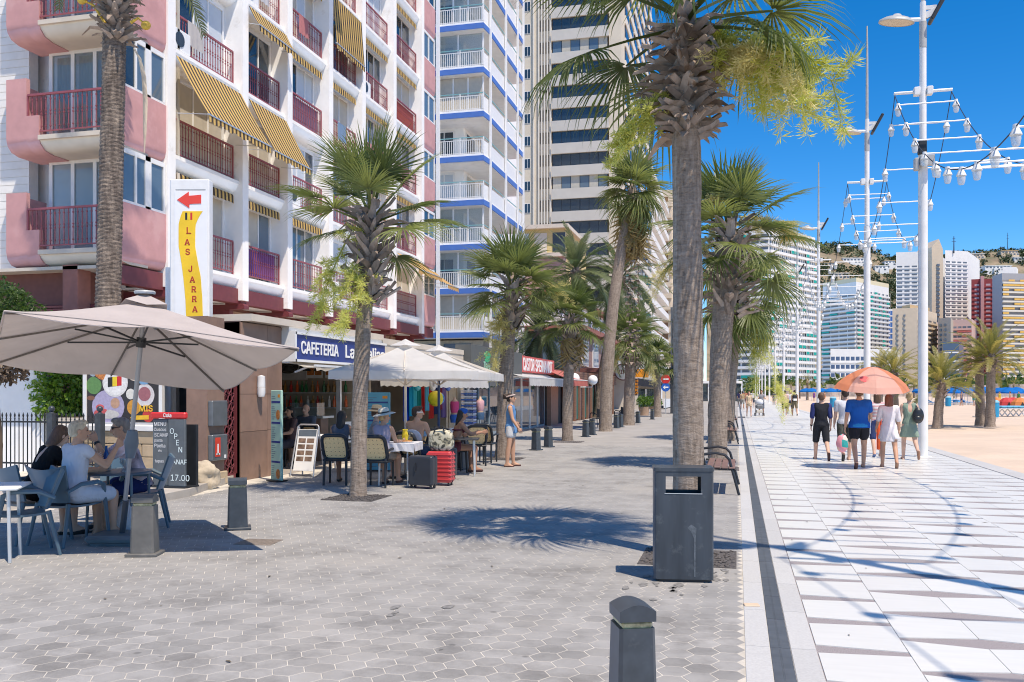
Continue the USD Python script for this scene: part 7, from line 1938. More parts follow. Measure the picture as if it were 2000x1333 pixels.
for k in range(nb_):
    z0_, z1_ = 3.4 + (hT - 4.4) * k / nb_, 3.4 + (hT - 4.4) * (k + 1) / nb_
    for sy in (-.45, .45):
        part(lt_, 'brace', MB().bar((-.42, sy, z0_ + .05), (.42, sy, z1_ - .05), .05).bar((.42, sy + .051, z0_ + .05), (-.42, sy + .051, z1_ - .05), .05), M_steel, False)
        part(lt_, 'crosspiece', MB().box(-.40, sy - .04, z1_ - .04, .40, sy + .04, z1_ + .04), M_steel, False)
part(lt_, 'head_panel', MB().box(-.5, -.52, hT - .9, .5, .52, hT), M_steel, False)
part(lt_, 'clock_slot', MB().box(-.32, -.54, hT - .65, .32, -.525, hT - .2), M_black, False)
part(lt_, 'cladding', MB().box(-.52, -.52, 0, .52, .52, 3.4), mat('tower_cladding', (.045, .05, .058), .5), False)
for u, v, lab in ((1258, 808, 'left potted plant beside the far bollard'), (1280, 807, 'right potted plant by the road signs')):
    p = GR(u, v + 4)
    t = thing('potted_plant', lab, 'potted plant', (p[0], p[1], 0))
    part(t, 'pot', MB().lathe([(0, 0), (.3, 0), (.38, .6), (.34, .6), (.3, .55), (0, .55)], 16), mat('pot_terracotta', (.45, .30, .2), .8), 40)
    part(t, 'foliage', MB().add(*leaf_cloud((0, 0, .95), .55, 500, .16, u, (1, 1, .9), .1)), M_leafg, False)
    part(t, 'stem', MB().tube([(0, 0, .5), (0, 0, .9)], .03, 6), M_twig, 40)
for u, Z, lab in ((1168, 41., 'dark terrace chair behind the leaning palm foot'), (1214, 46., 'dark terrace chair left of the short dark palm'), (1224, 47., 'dark terrace chair touching the short dark palm')):
    p = at(u, Z); armchair(lab, p, .8, M_chblk)

# ------------------------------------------------ beach things
M_pblue = clothmat('parasol_blue', (.01, .16, .52), .25)
def bparasol(label, p, s=1.0):
    t = thing('beach_parasol', label, 'beach parasol', (p[0], p[1], -.05), 0, 'blue beach parasols in a row')
    part(t, 'canopy', MB().lathe([(1.15, 1.75), (.8, 2.05), (.4, 2.22), (0, 2.3)], 12), M_pblue, 20)
    part(t, 'valance', MB().lathe([(1.16, 1.58), (1.15, 1.75)], 12), M_pblue, 20)
    part(t, 'pole', MB().tube([(0, 0, 0), (0, 0, 2.25)], .03, 6), M_white, 40)
    return t
g = random.Random(9)
bp0 = None
M_lou = mat('lounger_blue', (.05, .25, .55), .6)
lg0 = None
k = 0
for row, Z in enumerate((118., 126., 135.)):
    for q in range(13):
        u = 1800 + q * 15.2 + row * 5 + g.uniform(-3, 3)
        if u < 1795 or u > 1996: continue
        p = at(u, Z + g.uniform(-2, 2)); k += 1
        lab = f'blue beach parasol in the {["front", "middle", "back"][row]} line of the row on the sand'
        if bp0 is None: bp0 = bparasol(lab, p)
        else: copy(bp0, 'beach_parasol', (p[0], p[1], -.05), g.uniform(0, 6), lab, scale=g.uniform(.9, 1.05))
for q in range(9):
    u = 1572 + q * 17 + g.uniform(-4, 4); p = at(u, 165 + g.uniform(-8, 8))
    copy(bp0, 'beach_parasol', (p[0], p[1], -.05), q, 'far blue beach parasol left of the orange parasol', 'far blue beach parasols left of the orange parasol')
def lounger(label, p, rz, m, group=None):
    t = thing('sun_lounger', label, 'sun lounger', (p[0], p[1], -.04), rz, group)
    part(t, 'bed', MB().rbox((0, 0, .34), (.6, 1.3, .05), .02), m, False)
    part(t, 'backrest', MB().rbox((0, .92, .48), (.6, .62, .05), .02, rx=.5), m, False)
    for sx in (-1, 1):
        for y in (-.55, .5): part(t, 'leg', MB().box(sx * .26 - .02, y - .02, 0, sx * .26 + .02, y + .02, .32), M_white, False)
    return t
for q in range(16):
    u = 1806 + q * 12.0; p = at(u, 113 + g.uniform(-1.5, 1.5)); lab = 'sun lounger under the blue parasol row'
    if lg0 is None: lg0 = lounger(lab, p, .4, M_lou, 'sun loungers under the blue parasols')
    else: copy(lg0, 'sun_lounger', (p[0], p[1], -.04), g.uniform(0, 6), lab)
for k in range(5):
    p = at(1952 + k * 11, 60.5)
    t = thing('stacked_lounger', f'{["first","second","third","fourth","fifth"][k]} from the left of the white framed loungers with blue pads', 'sun lounger', (p[0], p[1], 0), YAW)
    part(t, 'frame', MB().bar((-.2, 0, 0), (.2, 0, .5), .06).bar((.2, .05, 0), (-.2, .05, .5), .06).box(-.22, -.6, .48, .22, .9, .54), M_white, False)
    part(t, 'pad', MB().rbox((0, .1, .62), (.42, 1.5, .12), .05), mat('pad_blue', (.12, .42, .62), .6), 40)
def beachbin(label, p, s=1.0):
    t = thing('beach_bin', label, 'litter bin', (p[0], p[1], 0))
    part(t, 'drum', MB().lathe([(0, 0), (.26, 0), (.3, .05), (.32, .9), (.28, .95)], 16), mat('bin_blue', (.02, .28, .50), .5), 40)
    part(t, 'lid', MB().lathe([(.33, .93), (.33, 1.0), (.2, 1.1), (0, 1.12)], 16), mat('bin_lid', (.25, .5, .62), .5), 40)
beachbin('blue beach bin right of the twin palms', at(1941, 57.)); beachbin('small blue beach bin before the parasol row', at(1852, 100.)); beachbin('blue beach bin behind the boy in blue sleeves', at(1627, 92.))
p = at(1907, 58.); t = thing('net_post', 'thin grey post on the sand left of the twin palms', 'post', (p[0], p[1], 0)); part(t, 'post', MB().tube([(0, 0, 0), (0, 0, 2.1)], .06, 8), M_lampgrey, 40); part(t, 'foot', MB().rbox((0, 0, .03), (.4, .4, .06), .01), M_lampgrey, False)
for k, (u, Z, c) in enumerate(((1966, 92, 'red'), (1978, 94, 'red'), (1992, 90, 'orange'), (1945, 97, 'orange'))):
    p = at(u, Z)
    t = thing('beach_shelter', ['low red beach shelter right of the twin palms', 'larger red beach shelter beside the low one', 'orange beach shelter at the right picture edge', 'small orange beach shelter behind the twin palms'][k], 'beach tent', (p[0], p[1], 0))
    s = 1.1 if k != 1 else 1.5
    part(t, 'canvas', MB().lathe([(.9 * s, 0), (.7 * s, .6), (.35 * s, .95), (0, 1.05)], 8), mat('shelter_' + c, (.5, .04, .04) if c == 'red' else (.6, .2, .05), .7), False)
    part(t, 'opening', MB().prism([(-.3, 0), (.3, 0), (0, .6)], 'y', -.86 * s, -.80 * s), M_dark, False)
g = random.Random(4)
fol = MB()
for k in range(150):
    u = g.uniform(1440, 2060); Z = g.uniform(300, 420)
    p = at(u, Z); r = g.uniform(2.2, 4.5)
    fol.add(*leaf_cloud((p[0], p[1], r * .9), r, 60, r * .55, k, (1.1, 1.1, .95), .3))
part(None, 'bay_greenery', fol, M_leafd, False, label='band of green trees along the far end of the beach', cat='trees', kind='stuff')
prm = MB()
for k in range(60):
    u = 1540 + k * 9; p = at(u, 290); prm.box(p[0] - 1.1, p[1], 0, p[0] + 1.1, p[1] + 2, g.uniform(2., 4.2))
part(None, 'beach_kiosk_row', prm, mat('kiosk_mix', (.42, .36, .32), .8, var=.5, scale=.4), False, label='row of far low kiosks and parasols below the trees', cat='kiosks', kind='stuff')
p = at(1480, 150)
kk = thing('promenade_pavilion', 'far dark glazed pavilion with white roof closing the promenade', 'pavilion', (p[0] - 4, p[1], 0))
part(kk, 'roof', MB().box(-6, -2, 3.0, 1.5, 6, 3.4), M_white, False)
part(kk, 'glazing', MB().box(-5.8, -1.6, 0, 1.2, 5.5, 3.0), M_glassd, False)
for k in range(5): part(kk, 'post', MB().box(-5.9 + k * 1.8, -1.8, 0, -5.7 + k * 1.8, -1.65, 3.0), M_white, False)
# ------------------------------------------------ people
def skin(name, c): return mat('skin_' + name, c, .55, var=.06, scale=8., spec=.3)
SK_L, SK_M, SK_T = skin('light', (.60, .38, .28)), skin('mid', (.50, .29, .19)), skin('tan', (.36, .19, .12))
def hair(name, c): return mat('hair_' + name, c, .6, var=.35, scale=30., stretch=(1, 1, .25), bump=.3, bscale=90.)
H_DB, H_B, H_RED, H_BL, H_GR, H_BK = hair('dark_brown', (.035, .02, .013)), hair('brown', (.11, .06, .035)), hair('auburn', (.16, .055, .03)), hair('blond', (.42, .28, .13)), hair('silver_blond', (.50, .42, .30)), hair('black', (.012, .01, .01))
def sph(c, r, seg=14): return m3.Manifold.sphere(float(r), seg).translate(tuple(map(float, c)))
def ell(c, r, R=None, seg=16):
    m = m3.Manifold.sphere(1.0, seg).scale(tuple(map(float, r)))
    if R is not None: m = m.transform(np.column_stack([R, np.zeros(3)]))
    return m.translate(tuple(map(float, c)))
def hull(*ms): return m3.Manifold.batch_hull(list(ms))
def union(ms): return m3.Manifold.batch_boolean(ms, m3.OpType.Add)
def soft(m, ln=.04, it=8):
    q = m.refine_to_length(ln).to_mesh()
    t = trimesh.Trimesh(np.array(q.vert_properties[:, :3], float), np.array(q.tri_verts), process=True)
    if it: trimesh.smoothing.filter_taubin(t, .5, .52, it)
    return t

def person(label, p, rz, h=1.72, sk=SK_M, fem=False, th=(0, 0), kn=(0, 0), tor=0., ua=(0, 0), ab=(6, 6), el=(12, 12), inw=(0, 0), hy=0., hp=0., root=None, spread=4., heavy=1.0,
           top=None, sleeve=0., top_len=0., back_cut=False, bottom=None, leg_len=.45, skirt=None, hairm=H_DB, hairstyle='short', shoes=None, hands=True, group=None, lift=(0, 0)):
    """standing, walking or seated figure built as one skin surface over a posed skeleton; faces +y"""
    k = h / 1.75
    t = thing('person', label, 'person', p, rz, group)
    sw, hw = (.165, .092) if fem else (.19, .088)
    th, kn = np.radians(th), np.radians(kn)
    zl = .0
    for s in (0, 1): zl = max(zl, .43 * math.cos(th[s]) + .42 * math.cos(th[s] - kn[s]) + .085)
    hz_ = root / k if root is not None else zl
    up = np.array([0, math.sin(math.radians(tor)), math.cos(math.radians(tor))]); fw = np.array([0, up[2], -up[1]])
    pel = np.array([0, 0, hz_])
    wa, ch, sh, nk = pel + up * .17, pel + up * .36, pel + up * .475, pel + up * .53
    X = np.array([1., 0, 0])
    hd_up = np.array([0, math.sin(math.radians(tor * .4 + hp)), math.cos(math.radians(tor * .4 + hp))])
    Rh = rotm(0, 0, math.radians(hy)) @ rotm(-math.radians(tor * .4 + hp), 0, 0)
    hc = nk + hd_up * .165 + Rh @ np.array([0, .015, 0])
    J = dict()
    for s, sg in ((0, -1), (1, 1)):
        hip = pel + X * sg * hw - up * .02
        d = np.array([sg * math.sin(math.radians(spread)), math.sin(th[s]), -math.cos(th[s])]); d /= np.linalg.norm(d)
        knee = hip + d * .43
        e = np.array([0, math.sin(th[s] - kn[s]), -math.cos(th[s] - kn[s])])
        ank = knee + e * .42
        ft = th[s] - kn[s] - math.radians(lift[s])
        toe = ank + np.array([sg * .03, math.cos(ft), math.sin(ft)]) * .155 + np.array([0, math.sin(ft), -math.cos(ft)]) * .055
        heel = ank + np.array([0, math.sin(ft), -math.cos(ft)]) * .05 - np.array([0, math.cos(ft), math.sin(ft)]) * .035
        shd = sh + X * sg * sw
        a, b = math.radians(ua[s]), math.radians(ab[s])
        da = np.array([sg * math.sin(b), math.sin(a) * math.cos(b), -math.cos(a) * math.cos(b)])
        elb = shd + da * .285
        f = math.radians(ua[s] + el[s]); iw = math.radians(inw[s])
        df = np.array([sg * (math.sin(b) * .5 - math.sin(iw)), math.sin(f) * math.cos(iw), -math.cos(f) * math.cos(iw)]); df /= np.linalg.norm(df)
        wr = elb + df * .245
        J[s] = dict(hip=hip, knee=knee, ank=ank, toe=toe, heel=heel, sh=shd, elb=elb, wr=wr, df=df)
    hv = heavy
    def torso(g=0.0, lo=0.0):
        c = sw / .19
        return [hull(ell(ch + fw * .0, (.165 * c * hv + g, .105 * hv + g, .12), None), ell(wa, (.135 * hv * (.92 if fem else 1) + g, .098 * hv + g, .09))),
                hull(ell(wa, (.135 * hv * (.92 if fem else 1) + g, .098 * hv + g, .09)), ell(pel + up * .03, (.155 * hv * (1.08 if fem else 1) + g, .115 * hv + g, .10))),
                hull(sph(sh - X * sw * .82, .062 + g), sph(sh + X * sw * .82, .062 + g), ell(ch, (.15 * c * hv + g, .10 * hv + g, .1)))]
    body = torso()
    body += [hull(sph(nk - up * .05, .062), sph(nk + hd_up * .06, .054)), hull(sph(sh - X * sw * .5, .05), sph(sh + X * sw * .5, .05), sph(nk, .055))]
    L_ = lambda q: hc + Rh @ np.array(q)
    body += [hull(ell(L_((0, -.01, .025)), (.077, .098, .092), Rh), ell(L_((0, .03, -.055)), (.055, .06, .06), Rh), sph(L_((0, .062, -.085)), .026)),
             hull(sph(L_((0, .085, .015)), .012), sph(L_((0, .112, -.025)), .014), sph(L_((-.012, .092, -.03)), .010), sph(L_((.012, .092, -.03)), .010))]
    for sg in (-1, 1): body.append(ell(L_((sg * .082, -.005, -.005)), (.012, .024, .033), Rh, 10))
    hands_m = []
    for s, sg in ((0, -1), (1, 1)):
        j = J[s]
        tr, kr = .088 * hv * (1.04 if fem else 1), .056
        body += [hull(sph(j['hip'], tr), sph(j['knee'], kr)), hull(sph(j['knee'], kr), sph(j['knee'] + (j['ank'] - j['knee']) * .3 - np.array([0, .018, 0]), .056), sph(j['ank'], .038)),
                 hull(sph(j['ank'], .038), sph(j['heel'], .036), sph(j['toe'] - (j['toe'] - j['heel']) * .25, .036), sph(j['toe'], .026))]
        body += [hull(sph(j['sh'], .058), sph(j['elb'], .040)), hull(sph(j['elb'], .040), sph(j['elb'] + j['df'] * .07, .041), sph(j['wr'], .027))]
        if hands:
            df = j['df']; side = np.cross(df, X); side /= np.linalg.norm(side) + 1e-9   # palm faces the body
            pn = X * sg; wd = np.cross(df, pn); wd /= np.linalg.norm(wd); pn = np.cross(wd, df)
            if wd[1] < 0: wd = -wd
            pal = [j['wr'] + df * .02 + wd * .018, j['wr'] + df * .02 - wd * .018, j['wr'] + df * .088 + wd * .034, j['wr'] + df * .088 - wd * .032]
            body.append(hull(*[sph(q, .014, 10) for q in pal]))
            for q, (o, ln) in enumerate(((.030, .070), (.010, .078), (-.011, .073), (-.031, .058))):
                b0_ = j['wr'] + df * .086 + wd * o; m_ = b0_ + (df * .92 - pn * .32) * ln * .55 + wd * o * .15; e_ = m_ + (df * .72 - pn * .68) * ln * .5
                body += [hull(sph(b0_, .0105, 8), sph(m_, .0095, 8)), hull(sph(m_, .0095, 8), sph(e_, .008, 8))]
            b0_ = j['wr'] + df * .03 + wd * .024; m_ = b0_ + (df * .6 + wd * .75) * .04; e_ = m_ + (df * .95 + wd * .2 - pn * .25) * .032
            body += [hull(sph(b0_, .014, 8), sph(m_, .011, 8)), hull(sph(m_, .011, 8), sph(e_, .009, 8))]
    S = np.diag([k, k, k])
    def put(name, m, mt, ln=.045, it=6):
        q = soft(m, ln, it) if hasattr(m, 'to_mesh') else m
        q.vertices = q.vertices * k
        return part(t, name, q, mt, True)
    put('body', union(body), sk, .045, 5)
    for sg in (-1, 1):
        put('eye', soft(ell(L_((sg * .031, .083, .012)), (.012, .007, .008), Rh, 10), .05, 0), mat('eye_dark', (.03, .02, .015), .3))
    put('mouth', soft(ell(L_((0, .090, -.062)), (.024, .008, .007), Rh, 10), .05, 0), mat('lips', (.40, .14, .12), .5))
    # clothes
    if top is not None:
        ms = torso(.017)
        if top_len: ms.append(hull(ell(pel + up * .06, (.165 * hv + .02, .118 * hv + .02, .05)), ell(pel - up * top_len + (0, 0, 0), (.18 * hv + .02, .125 * hv + .025, .02))))
        for s in (0, 1):
            j = J[s]
            if sleeve: ms.append(hull(sph(j['sh'] + (0, 0, .005), .073), sph(j['sh'] + (j['elb'] - j['sh']) * min(1, sleeve), .062 if sleeve < 1.01 else .055)))
            if sleeve > 1.01: ms.append(hull(sph(j['elb'], .055), sph(j['elb'] + (j['wr'] - j['elb']) * (sleeve - 1), .046)))
        g_ = union(ms)
        if not sleeve:
            for s, sg in ((0, -1), (1, 1)): g_ = g_ - hull(sph(J[s]['sh'] + X * sg * .045 + up * .03, .085), sph(J[s]['sh'] + X * sg * .06 - up * .05, .065))
        g_ = g_ - ell(nk + up * .035 + fw * .01, (.085, .085, .055))
        if back_cut: g_ = g_ - hull(sph(nk - fw * .13, .09), sph(ch - fw * .15, .075))
        put('top', g_, top)
    if bottom is not None:
        ms = [hull(ell(pel + up * .08, (.15 * hv * (.98 if fem else 1) + .02, .105 * hv + .022, .03)), ell(pel - up * .02, (.165 * hv + .02, .125 * hv + .02, .08)))]
        for s in (0, 1):
            j = J[s]; f = min(1, leg_len)
            ms.append(hull(sph(j['hip'], .088 * hv + .024), sph(j['hip'] + (j['knee'] - j['hip']) * f, .088 * hv * (1 - f) + .056 * f + .028)))
            if leg_len > 1: ms.append(hull(sph(j['knee'], .075), sph(j['knee'] + (j['ank'] - j['knee']) * (leg_len - 1), .066)))
        put('shorts', union(ms), bottom)
    if skirt is not None:
        mt_, ln_, wd_ = skirt
        m1 = J[0]['hip'] + (J[0]['knee'] - J[0]['hip']) * ln_; m2 = J[1]['hip'] + (J[1]['knee'] - J[1]['hip']) * ln_
        put('skirt', hull(ell(wa - up * .02, (.135, .10, .03)), ell(pel, (.17 * hv, .135 * hv, .06)), ell(m1 + X * -.03, (wd_ * .6, wd_ * .72, .02)), ell(m2 + X * .03, (wd_ * .6, wd_ * .72, .02))), mt_)
    hs_ = []
    if hairstyle != 'none':
        hs_ = [hull(ell(L_((0, -.022, .045)), (.086, .098, .082), Rh), ell(L_((0, -.055, -.02)), (.078, .062, .06), Rh))]
        if hairstyle == 'short': hs_.append(ell(L_((0, .035, .098)), (.065, .055, .034), Rh))
        if hairstyle == 'bob': hs_ += [hull(ell(L_((0, -.03, .03)), (.094, .09, .08), Rh), ell(L_((0, -.05, -.16)), (.098, .05, .03), Rh))]
        if hairstyle == 'long': hs_ += [hull(ell(L_((0, -.04, .03)), (.09, .085, .08), Rh), ell(L_((0, -.075, -.20)), (.085, .04, .05), Rh)), hull(ell(L_((0, -.075, -.20)), (.085, .04, .05), Rh), ell(L_((0, -.07, -.33)), (.05, .028, .03), Rh))]
        if hairstyle == 'bun': hs_ += [sph(L_((0, -.10, .09)), .05)]
        if hairstyle == 'messy_bun': hs_ += [sph(L_((0, -.13, .055)), .062), sph(L_((.03, -.16, .09)), .035), sph(L_((-.03, -.17, .03)), .035)]
        put('hair', union(hs_), hairm, .03, 4)
    if shoes is not None:
        for s in (0, 1):
            j = J[s]
            put('shoe', hull(sph(j['heel'] - (0, 0, .012), .036), sph(j['toe'] - (0, 0, .008), .032), sph(j['toe'] - (j['toe'] - j['heel']) * .35 + (0, 0, .0), .040)), shoes, .05, 2)
    t.J, t.L, t.Rh, t.k, t.hc = J, L_, Rh, k, hc
    t.ch, t.nk, t.up, t.fw, t.pel, t.wa = ch, nk, up, fw, pel, wa
    return t
C = lambda n, c: clothmat('cloth_' + n, c, .08, .85, .10)
M_flip = mat('sandal', (.07, .03, .025), .7); M_blackshoe = mat('shoe_black', (.02, .02, .02), .6)
def extra(t, name, mb, mt, smooth=True):
    v, f = mb.arrays() if isinstance(mb, MB) else (np.array(mb.vertices), np.array(mb.faces))
    return part(t, name, MB().add(v * t.k, f), mt, smooth)
GS = .006
def g3p(u, Z, z=GS): q = at(u, Z); return (q[0], q[1], z)

# the walking group on the promenade
yw = 0.0
boy = person('boy in black and blue sleeved shirt and black shorts, left of the orange parasol', g3p(1604, 21.6), YAW * .3, 1.63, SK_L, th=(14, -8), kn=(6, 38), ua=(4, -6), el=(14, 14), top=C('boy_black', (.025, .027, .035)), sleeve=0, bottom=C('boy_shorts', (.03, .033, .04)), leg_len=.95, hairm=H_B, shoes=mat('sandal', (.07, .03, .025), .7), lift=(0, 35))
for s in (0, 1):
    j = boy.J[s]; m_ = soft(hull(sph(j['sh'] + (0, 0, .005), .075), sph(j['elb'], .064)), .05, 3); m_.vertices *= boy.k; part(boy, 'blue_sleeve', m_, C('boy_blue', (.045, .06, .20)), True)
extra(boy, 'watch', MB().tube([boy.J[0]['wr'] - boy.J[0]['df'] * .03, boy.J[0]['wr']], .035, 12), M_black)
man = person('broad man in bright blue tee shirt and black swim shorts under the orange parasol', g3p(1678, 19.3), YAW * .4 - .05, 1.76, SK_M, heavy=1.18, th=(-12, 14), kn=(24, 4), ua=(-12, 20), ab=(14, 12), el=(14, 30), top=C('man_blue', (.012, .10, .42)), sleeve=.62, top_len=.05, bottom=C('man_shorts', (.022, .022, .028)), leg_len=.5, hairm=H_B, shoes=M_flip, lift=(18, 0))
hm_ = soft(hull(ell(man.pel + (0, -.01, .035), (.20, .155, .02)), ell(man.pel + (0, -.012, -.035), (.215, .165, .02))), .05, 4); hm_.vertices *= man.k; part(man, 'light_hem', hm_, C('man_hem', (.03, .24, .55)), True)
wtee = person('man in white printed tee shirt and dark patterned shorts half behind the blue man', g3p(1651, 21.4), YAW * .3, 1.72, SK_L, th=(-14, 14), kn=(28, 5), ua=(8, -10), el=(14, 12), top=C('white_tee', (.62, .64, .68)), sleeve=.6, top_len=.03, bottom=mat('camo_shorts', (.06, .065, .05), .8, var=.7, scale=14.), leg_len=.92, hairm=H_DB, shoes=M_blackshoe, lift=(20, 0))
wwh = person('woman with auburn bob in loose white dress walking right of the blue man', g3p(1736, 19.4), YAW * .2 - .05, 1.60, SK_M, True, th=(12, -12), kn=(6, 24), ua=(10, 0), ab=(12, 10), el=(25, 18), top=C('white_tunic', (.72, .71, .74)), sleeve=.95, top_len=.30, hairm=H_RED, hairstyle='bob', shoes=mat('sandal_tan', (.3, .16, .1), .7), bottom=None, skirt=(C('white_tunic2', (.72, .71, .74)), .52, .165), lift=(0, 14))
wgr = person('woman in strappy sage green dress with hair bun beside the nearest lamp post', g3p(1776, 21.6), YAW * .2, 1.62, SK_L, True, th=(10, -10), kn=(4, 42), ua=(5, 10), ab=(12, 16), el=(14, 105), top=C('sage', (.24, .32, .25)), sleeve=0, back_cut=True, hairm=H_BL, hairstyle='bun', skirt=(C('sage2', (.25, .33, .26)), .72, .15), shoes=mat('sandal_tan', (.3, .16, .1), .7), lift=(0, 30))
q = wgr.pel + wgr.fw * -.17 + np.array([.16, 0, .14])
bk_ = thing('black_backpack', 'black leather backpack hanging from the right shoulder of the woman in sage green', 'bag', wgr.loc, wgr.rz)
mb = MB().add(_ico[3].vertices * (.13, .08, .19) + q, _ico[3].faces)
part(bk_, 'bag', mb, mat('bag_leather', (.018, .02, .022), .35, var=.2), True); part(bk_, 'pocket', MB().add(_ico[2].vertices * (.09, .05, .08) + q + (-.02, -.06, -.08), _ico[2].faces), mat('bag_leather', (.018, .02, .022), .35), True)
part(bk_, 'strap', MB().tube([q + (0, .02, .17), wgr.J[1]['sh'] * wgr.k + (-.02, -.07, .0), wgr.J[1]['sh'] * wgr.k + (-.02, .0, .075)], .013, 6), M_black, True)
str_ = person('person in pink striped top walking ahead between the blue man and white dress', g3p(1713, 22.6), YAW * .2, 1.64, SK_L, True, th=(-10, 12), kn=(20, 4), ua=(8, -6), el=(14, 14), top=stripemat('pink_stripe', ((.60, .35, .36), (.70, .66, .66)), 12.0, 'z', .8, .05), sleeve=.5, bottom=C('navy_shorts', (.04, .06, .16)), leg_len=.9, hairm=H_B, hairstyle='bob', shoes=mat('shoe_blue', (.12, .2, .4), .6))
ot = thing('orange_towel', 'orange red towel hanging down beside the woman in white dress', 'towel', g3p(1717, 20.6, 0), YAW)
mb = MB()
for k in range(6):
    f = lambda i: .025 * math.sin(i * 2.2)
    mb.quad((-.06 + .02 * k, f(k), .32), (-.04 + .02 * k, f(k + 1), .30), (-.04 + .02 * k, f(k + 1) * .5, 1.05), (-.06 + .02 * k, f(k) * .5, 1.05))
part(ot, 'cloth', mb, C('orange_towel', (.70, .14, .05)), True)
cbag = thing('beach_bag', 'colourful pink and turquoise beach bag carried by the man in white tee', 'bag', g3p(1645, 20.9, .22), YAW)
mb = MB().add(_ico[3].vertices * (.14, .09, .21) * (1 + .2 * (meshkit.fbm(_ico[3].vertices * 2.5, 3)[:, None] - .5)) + (0, 0, .22), _ico[3].faces)
nodes = {'tc': ('texture_coordinate', {}), 'v': ('voronoi_texture', {'scale': 7.}), 's': ('separate_color', {}), 'r': ('rgb_ramp', {'interpolate': False, 'ramp': [(0, (.70, .30, .34)), (.3, (.03, .34, .33)), (.5, (.75, .62, .55)), (.68, (.70, .45, .35)), (.85, (.65, .2, .3))]}), 'p': ('principled_bsdf', {'roughness': .7})}
part(cbag, 'body', mb, usdkit.material(stage, '/World/Looks/beach_bag_print', nodes, [('tc.object', 'v.vector'), ('v.color', 's.color'), ('s.r', 'r.fac'), ('r.color', 'p.base_color')], surface='p.BSDF'), True)
part(cbag, 'handle', MB().tube([(-.06, 0, .38), (-.02, 0, .58), (.03, 0, .58), (.06, 0, .38)], .012, 6), mat('handle_dark', (.05, .06, .06), .6), True)
# the orange parasol
oc = PD(1702, 748, 19.0)
op = thing('orange_parasol', 'translucent orange parasol carried over the walking group', 'parasol', (oc[0], oc[1], 0))
M_or = clothmat('orange_film', (.86, .36, .20), .6, .5); M_or2 = clothmat('peach_film', (.90, .55, .45), .6, .5)
z_r, z_a = zat(760, oc), zat(717, oc)
Rt = rotm(.15, .04, 0)
prof = [(.76, 0), (.68, .12), (.52, .26), (.30, .39), (.12, .455), (0, .47)]
for k in range(8):
    mb = MB(); n = 6; a0, a1 = k * math.pi / 4, (k + 1) * math.pi / 4
    for i in range(5):
        for q in range(n):
            b0_, b1_ = a0 + (a1 - a0) * q / n, a0 + (a1 - a0) * (q + 1) / n
            sc = lambda b: 1 - .05 * math.sin(math.pi * (b - a0) / (a1 - a0))
            P = lambda pr, b: np.array([pr[0] * sc(b) * math.cos(b), pr[0] * sc(b) * math.sin(b), pr[1]])
            mb.quad(P(prof[i], b0_), P(prof[i], b1_), P(prof[i + 1], b1_), P(prof[i + 1], b0_))
    part(op, 'panel', mb.xf(Rt, (0, 0, z_r)), [M_or, M_or2][k in (5, 6)], True)
    part(op, 'rib', MB().tube([Rt @ np.array([r_ * .99 * math.cos(a0), r_ * .99 * math.sin(a0), z_ - .012]) + (0, 0, z_r) for r_, z_ in prof], .006, 5), M_alu, True)
mh_ = np.array(man.loc) + rotm(0, 0, man.rz) @ (man.J[1]['wr'] * man.k) - np.array([oc[0], oc[1], 0])
part(op, 'pole', MB().tube([mh_ - (0, 0, .25), (0, 0, z_a - .02)], .014, 8), M_white, True)
part(op, 'emblem', MB().prism([(.11 * math.cos(a), .075 * math.sin(a)) for a in np.linspace(0, 6.28, 14)[:-1]], 'z', 0, .004).xf(rotm(.95, 0, .35), (-.20, -.50, z_r + .20)), mat('emblem_red', (.62, .06, .06), .6), False)

# woman standing in the street
wb_ = person('woman in light blue strappy top and white shorts, hand on hip, standing in the street', g3p(998, 19.7), YAW - math.pi / 2 - .15, 1.60, SK_M, True, ua=(-34, 14), ab=(38, 8), el=(78, 20), inw=(10, 0), th=(4, -4), kn=(3, 2), spread=6, hp=-4, top=C('sky_blue', (.14, .30, .56)), sleeve=0, top_len=.13, bottom=C('white_shorts', (.60, .61, .62)), leg_len=.36, hairm=H_DB, hairstyle='messy_bun', shoes=mat('sandal', (.07, .03, .025), .7))
m_ = MB().tube([wb_.L((.090 * math.cos(a), -.012 + .105 * math.sin(a), .062 - .02 * math.cos(a + 1.57))) for a in np.linspace(0, 6.283, 22)], .018, 6, False); extra(wb_, 'headband', m_, C('headband', (.62, .50, .45)))
m_ = MB()
for sg in (-1, 1): m_.add(ell(wb_.L((sg * .033, .092, .012)), (.026, .006, .02), wb_.Rh, 12).to_mesh().vert_properties[:, :3], ell(wb_.L((sg * .033, .092, .012)), (.026, .006, .02), wb_.Rh, 12).to_mesh().tri_verts)
extra(wb_, 'sunglasses', m_, M_black)

# terrace at the left
def sit(label, p, rz, **kw):
    d = dict(th=(82, 86), kn=(84, 88), root=.555, spread=7, el=(60, 60), ua=(25, 25)); d.update(kw)
    return person(label, p, rz, **d)
s1_ = sit('woman in black top with low cut back seated at the terrace table', g3p(64, 9.95), V_(-.75), h=1.66, sk=SK_L, fem=True, tor=24, hp=22, ua=(52, 48), el=(62, 62), inw=(12, 12), top=C('black_top', (.012, .012, .014)), sleeve=.75, back_cut=True, bottom=C('black_skirt', (.015, .015, .018)), leg_len=.6, hairm=H_B, hairstyle='bob', shoes=M_blackshoe)
s2_ = sit('woman with short silver blond hair in white top seated with her back to the viewer', g3p(142, 9.75), V_(-.55), h=1.66, sk=SK_M, fem=True, heavy=1.1, tor=6, hy=-28, ua=(28, 48), ab=(6, 18), el=(60, 98), inw=(5, 10), top=C('white_blouse', (.58, .60, .66)), sleeve=.22, top_len=.04, bottom=C('white_trousers', (.58, .60, .66)), leg_len=.85, hairm=H_GR, shoes=M_blackshoe)
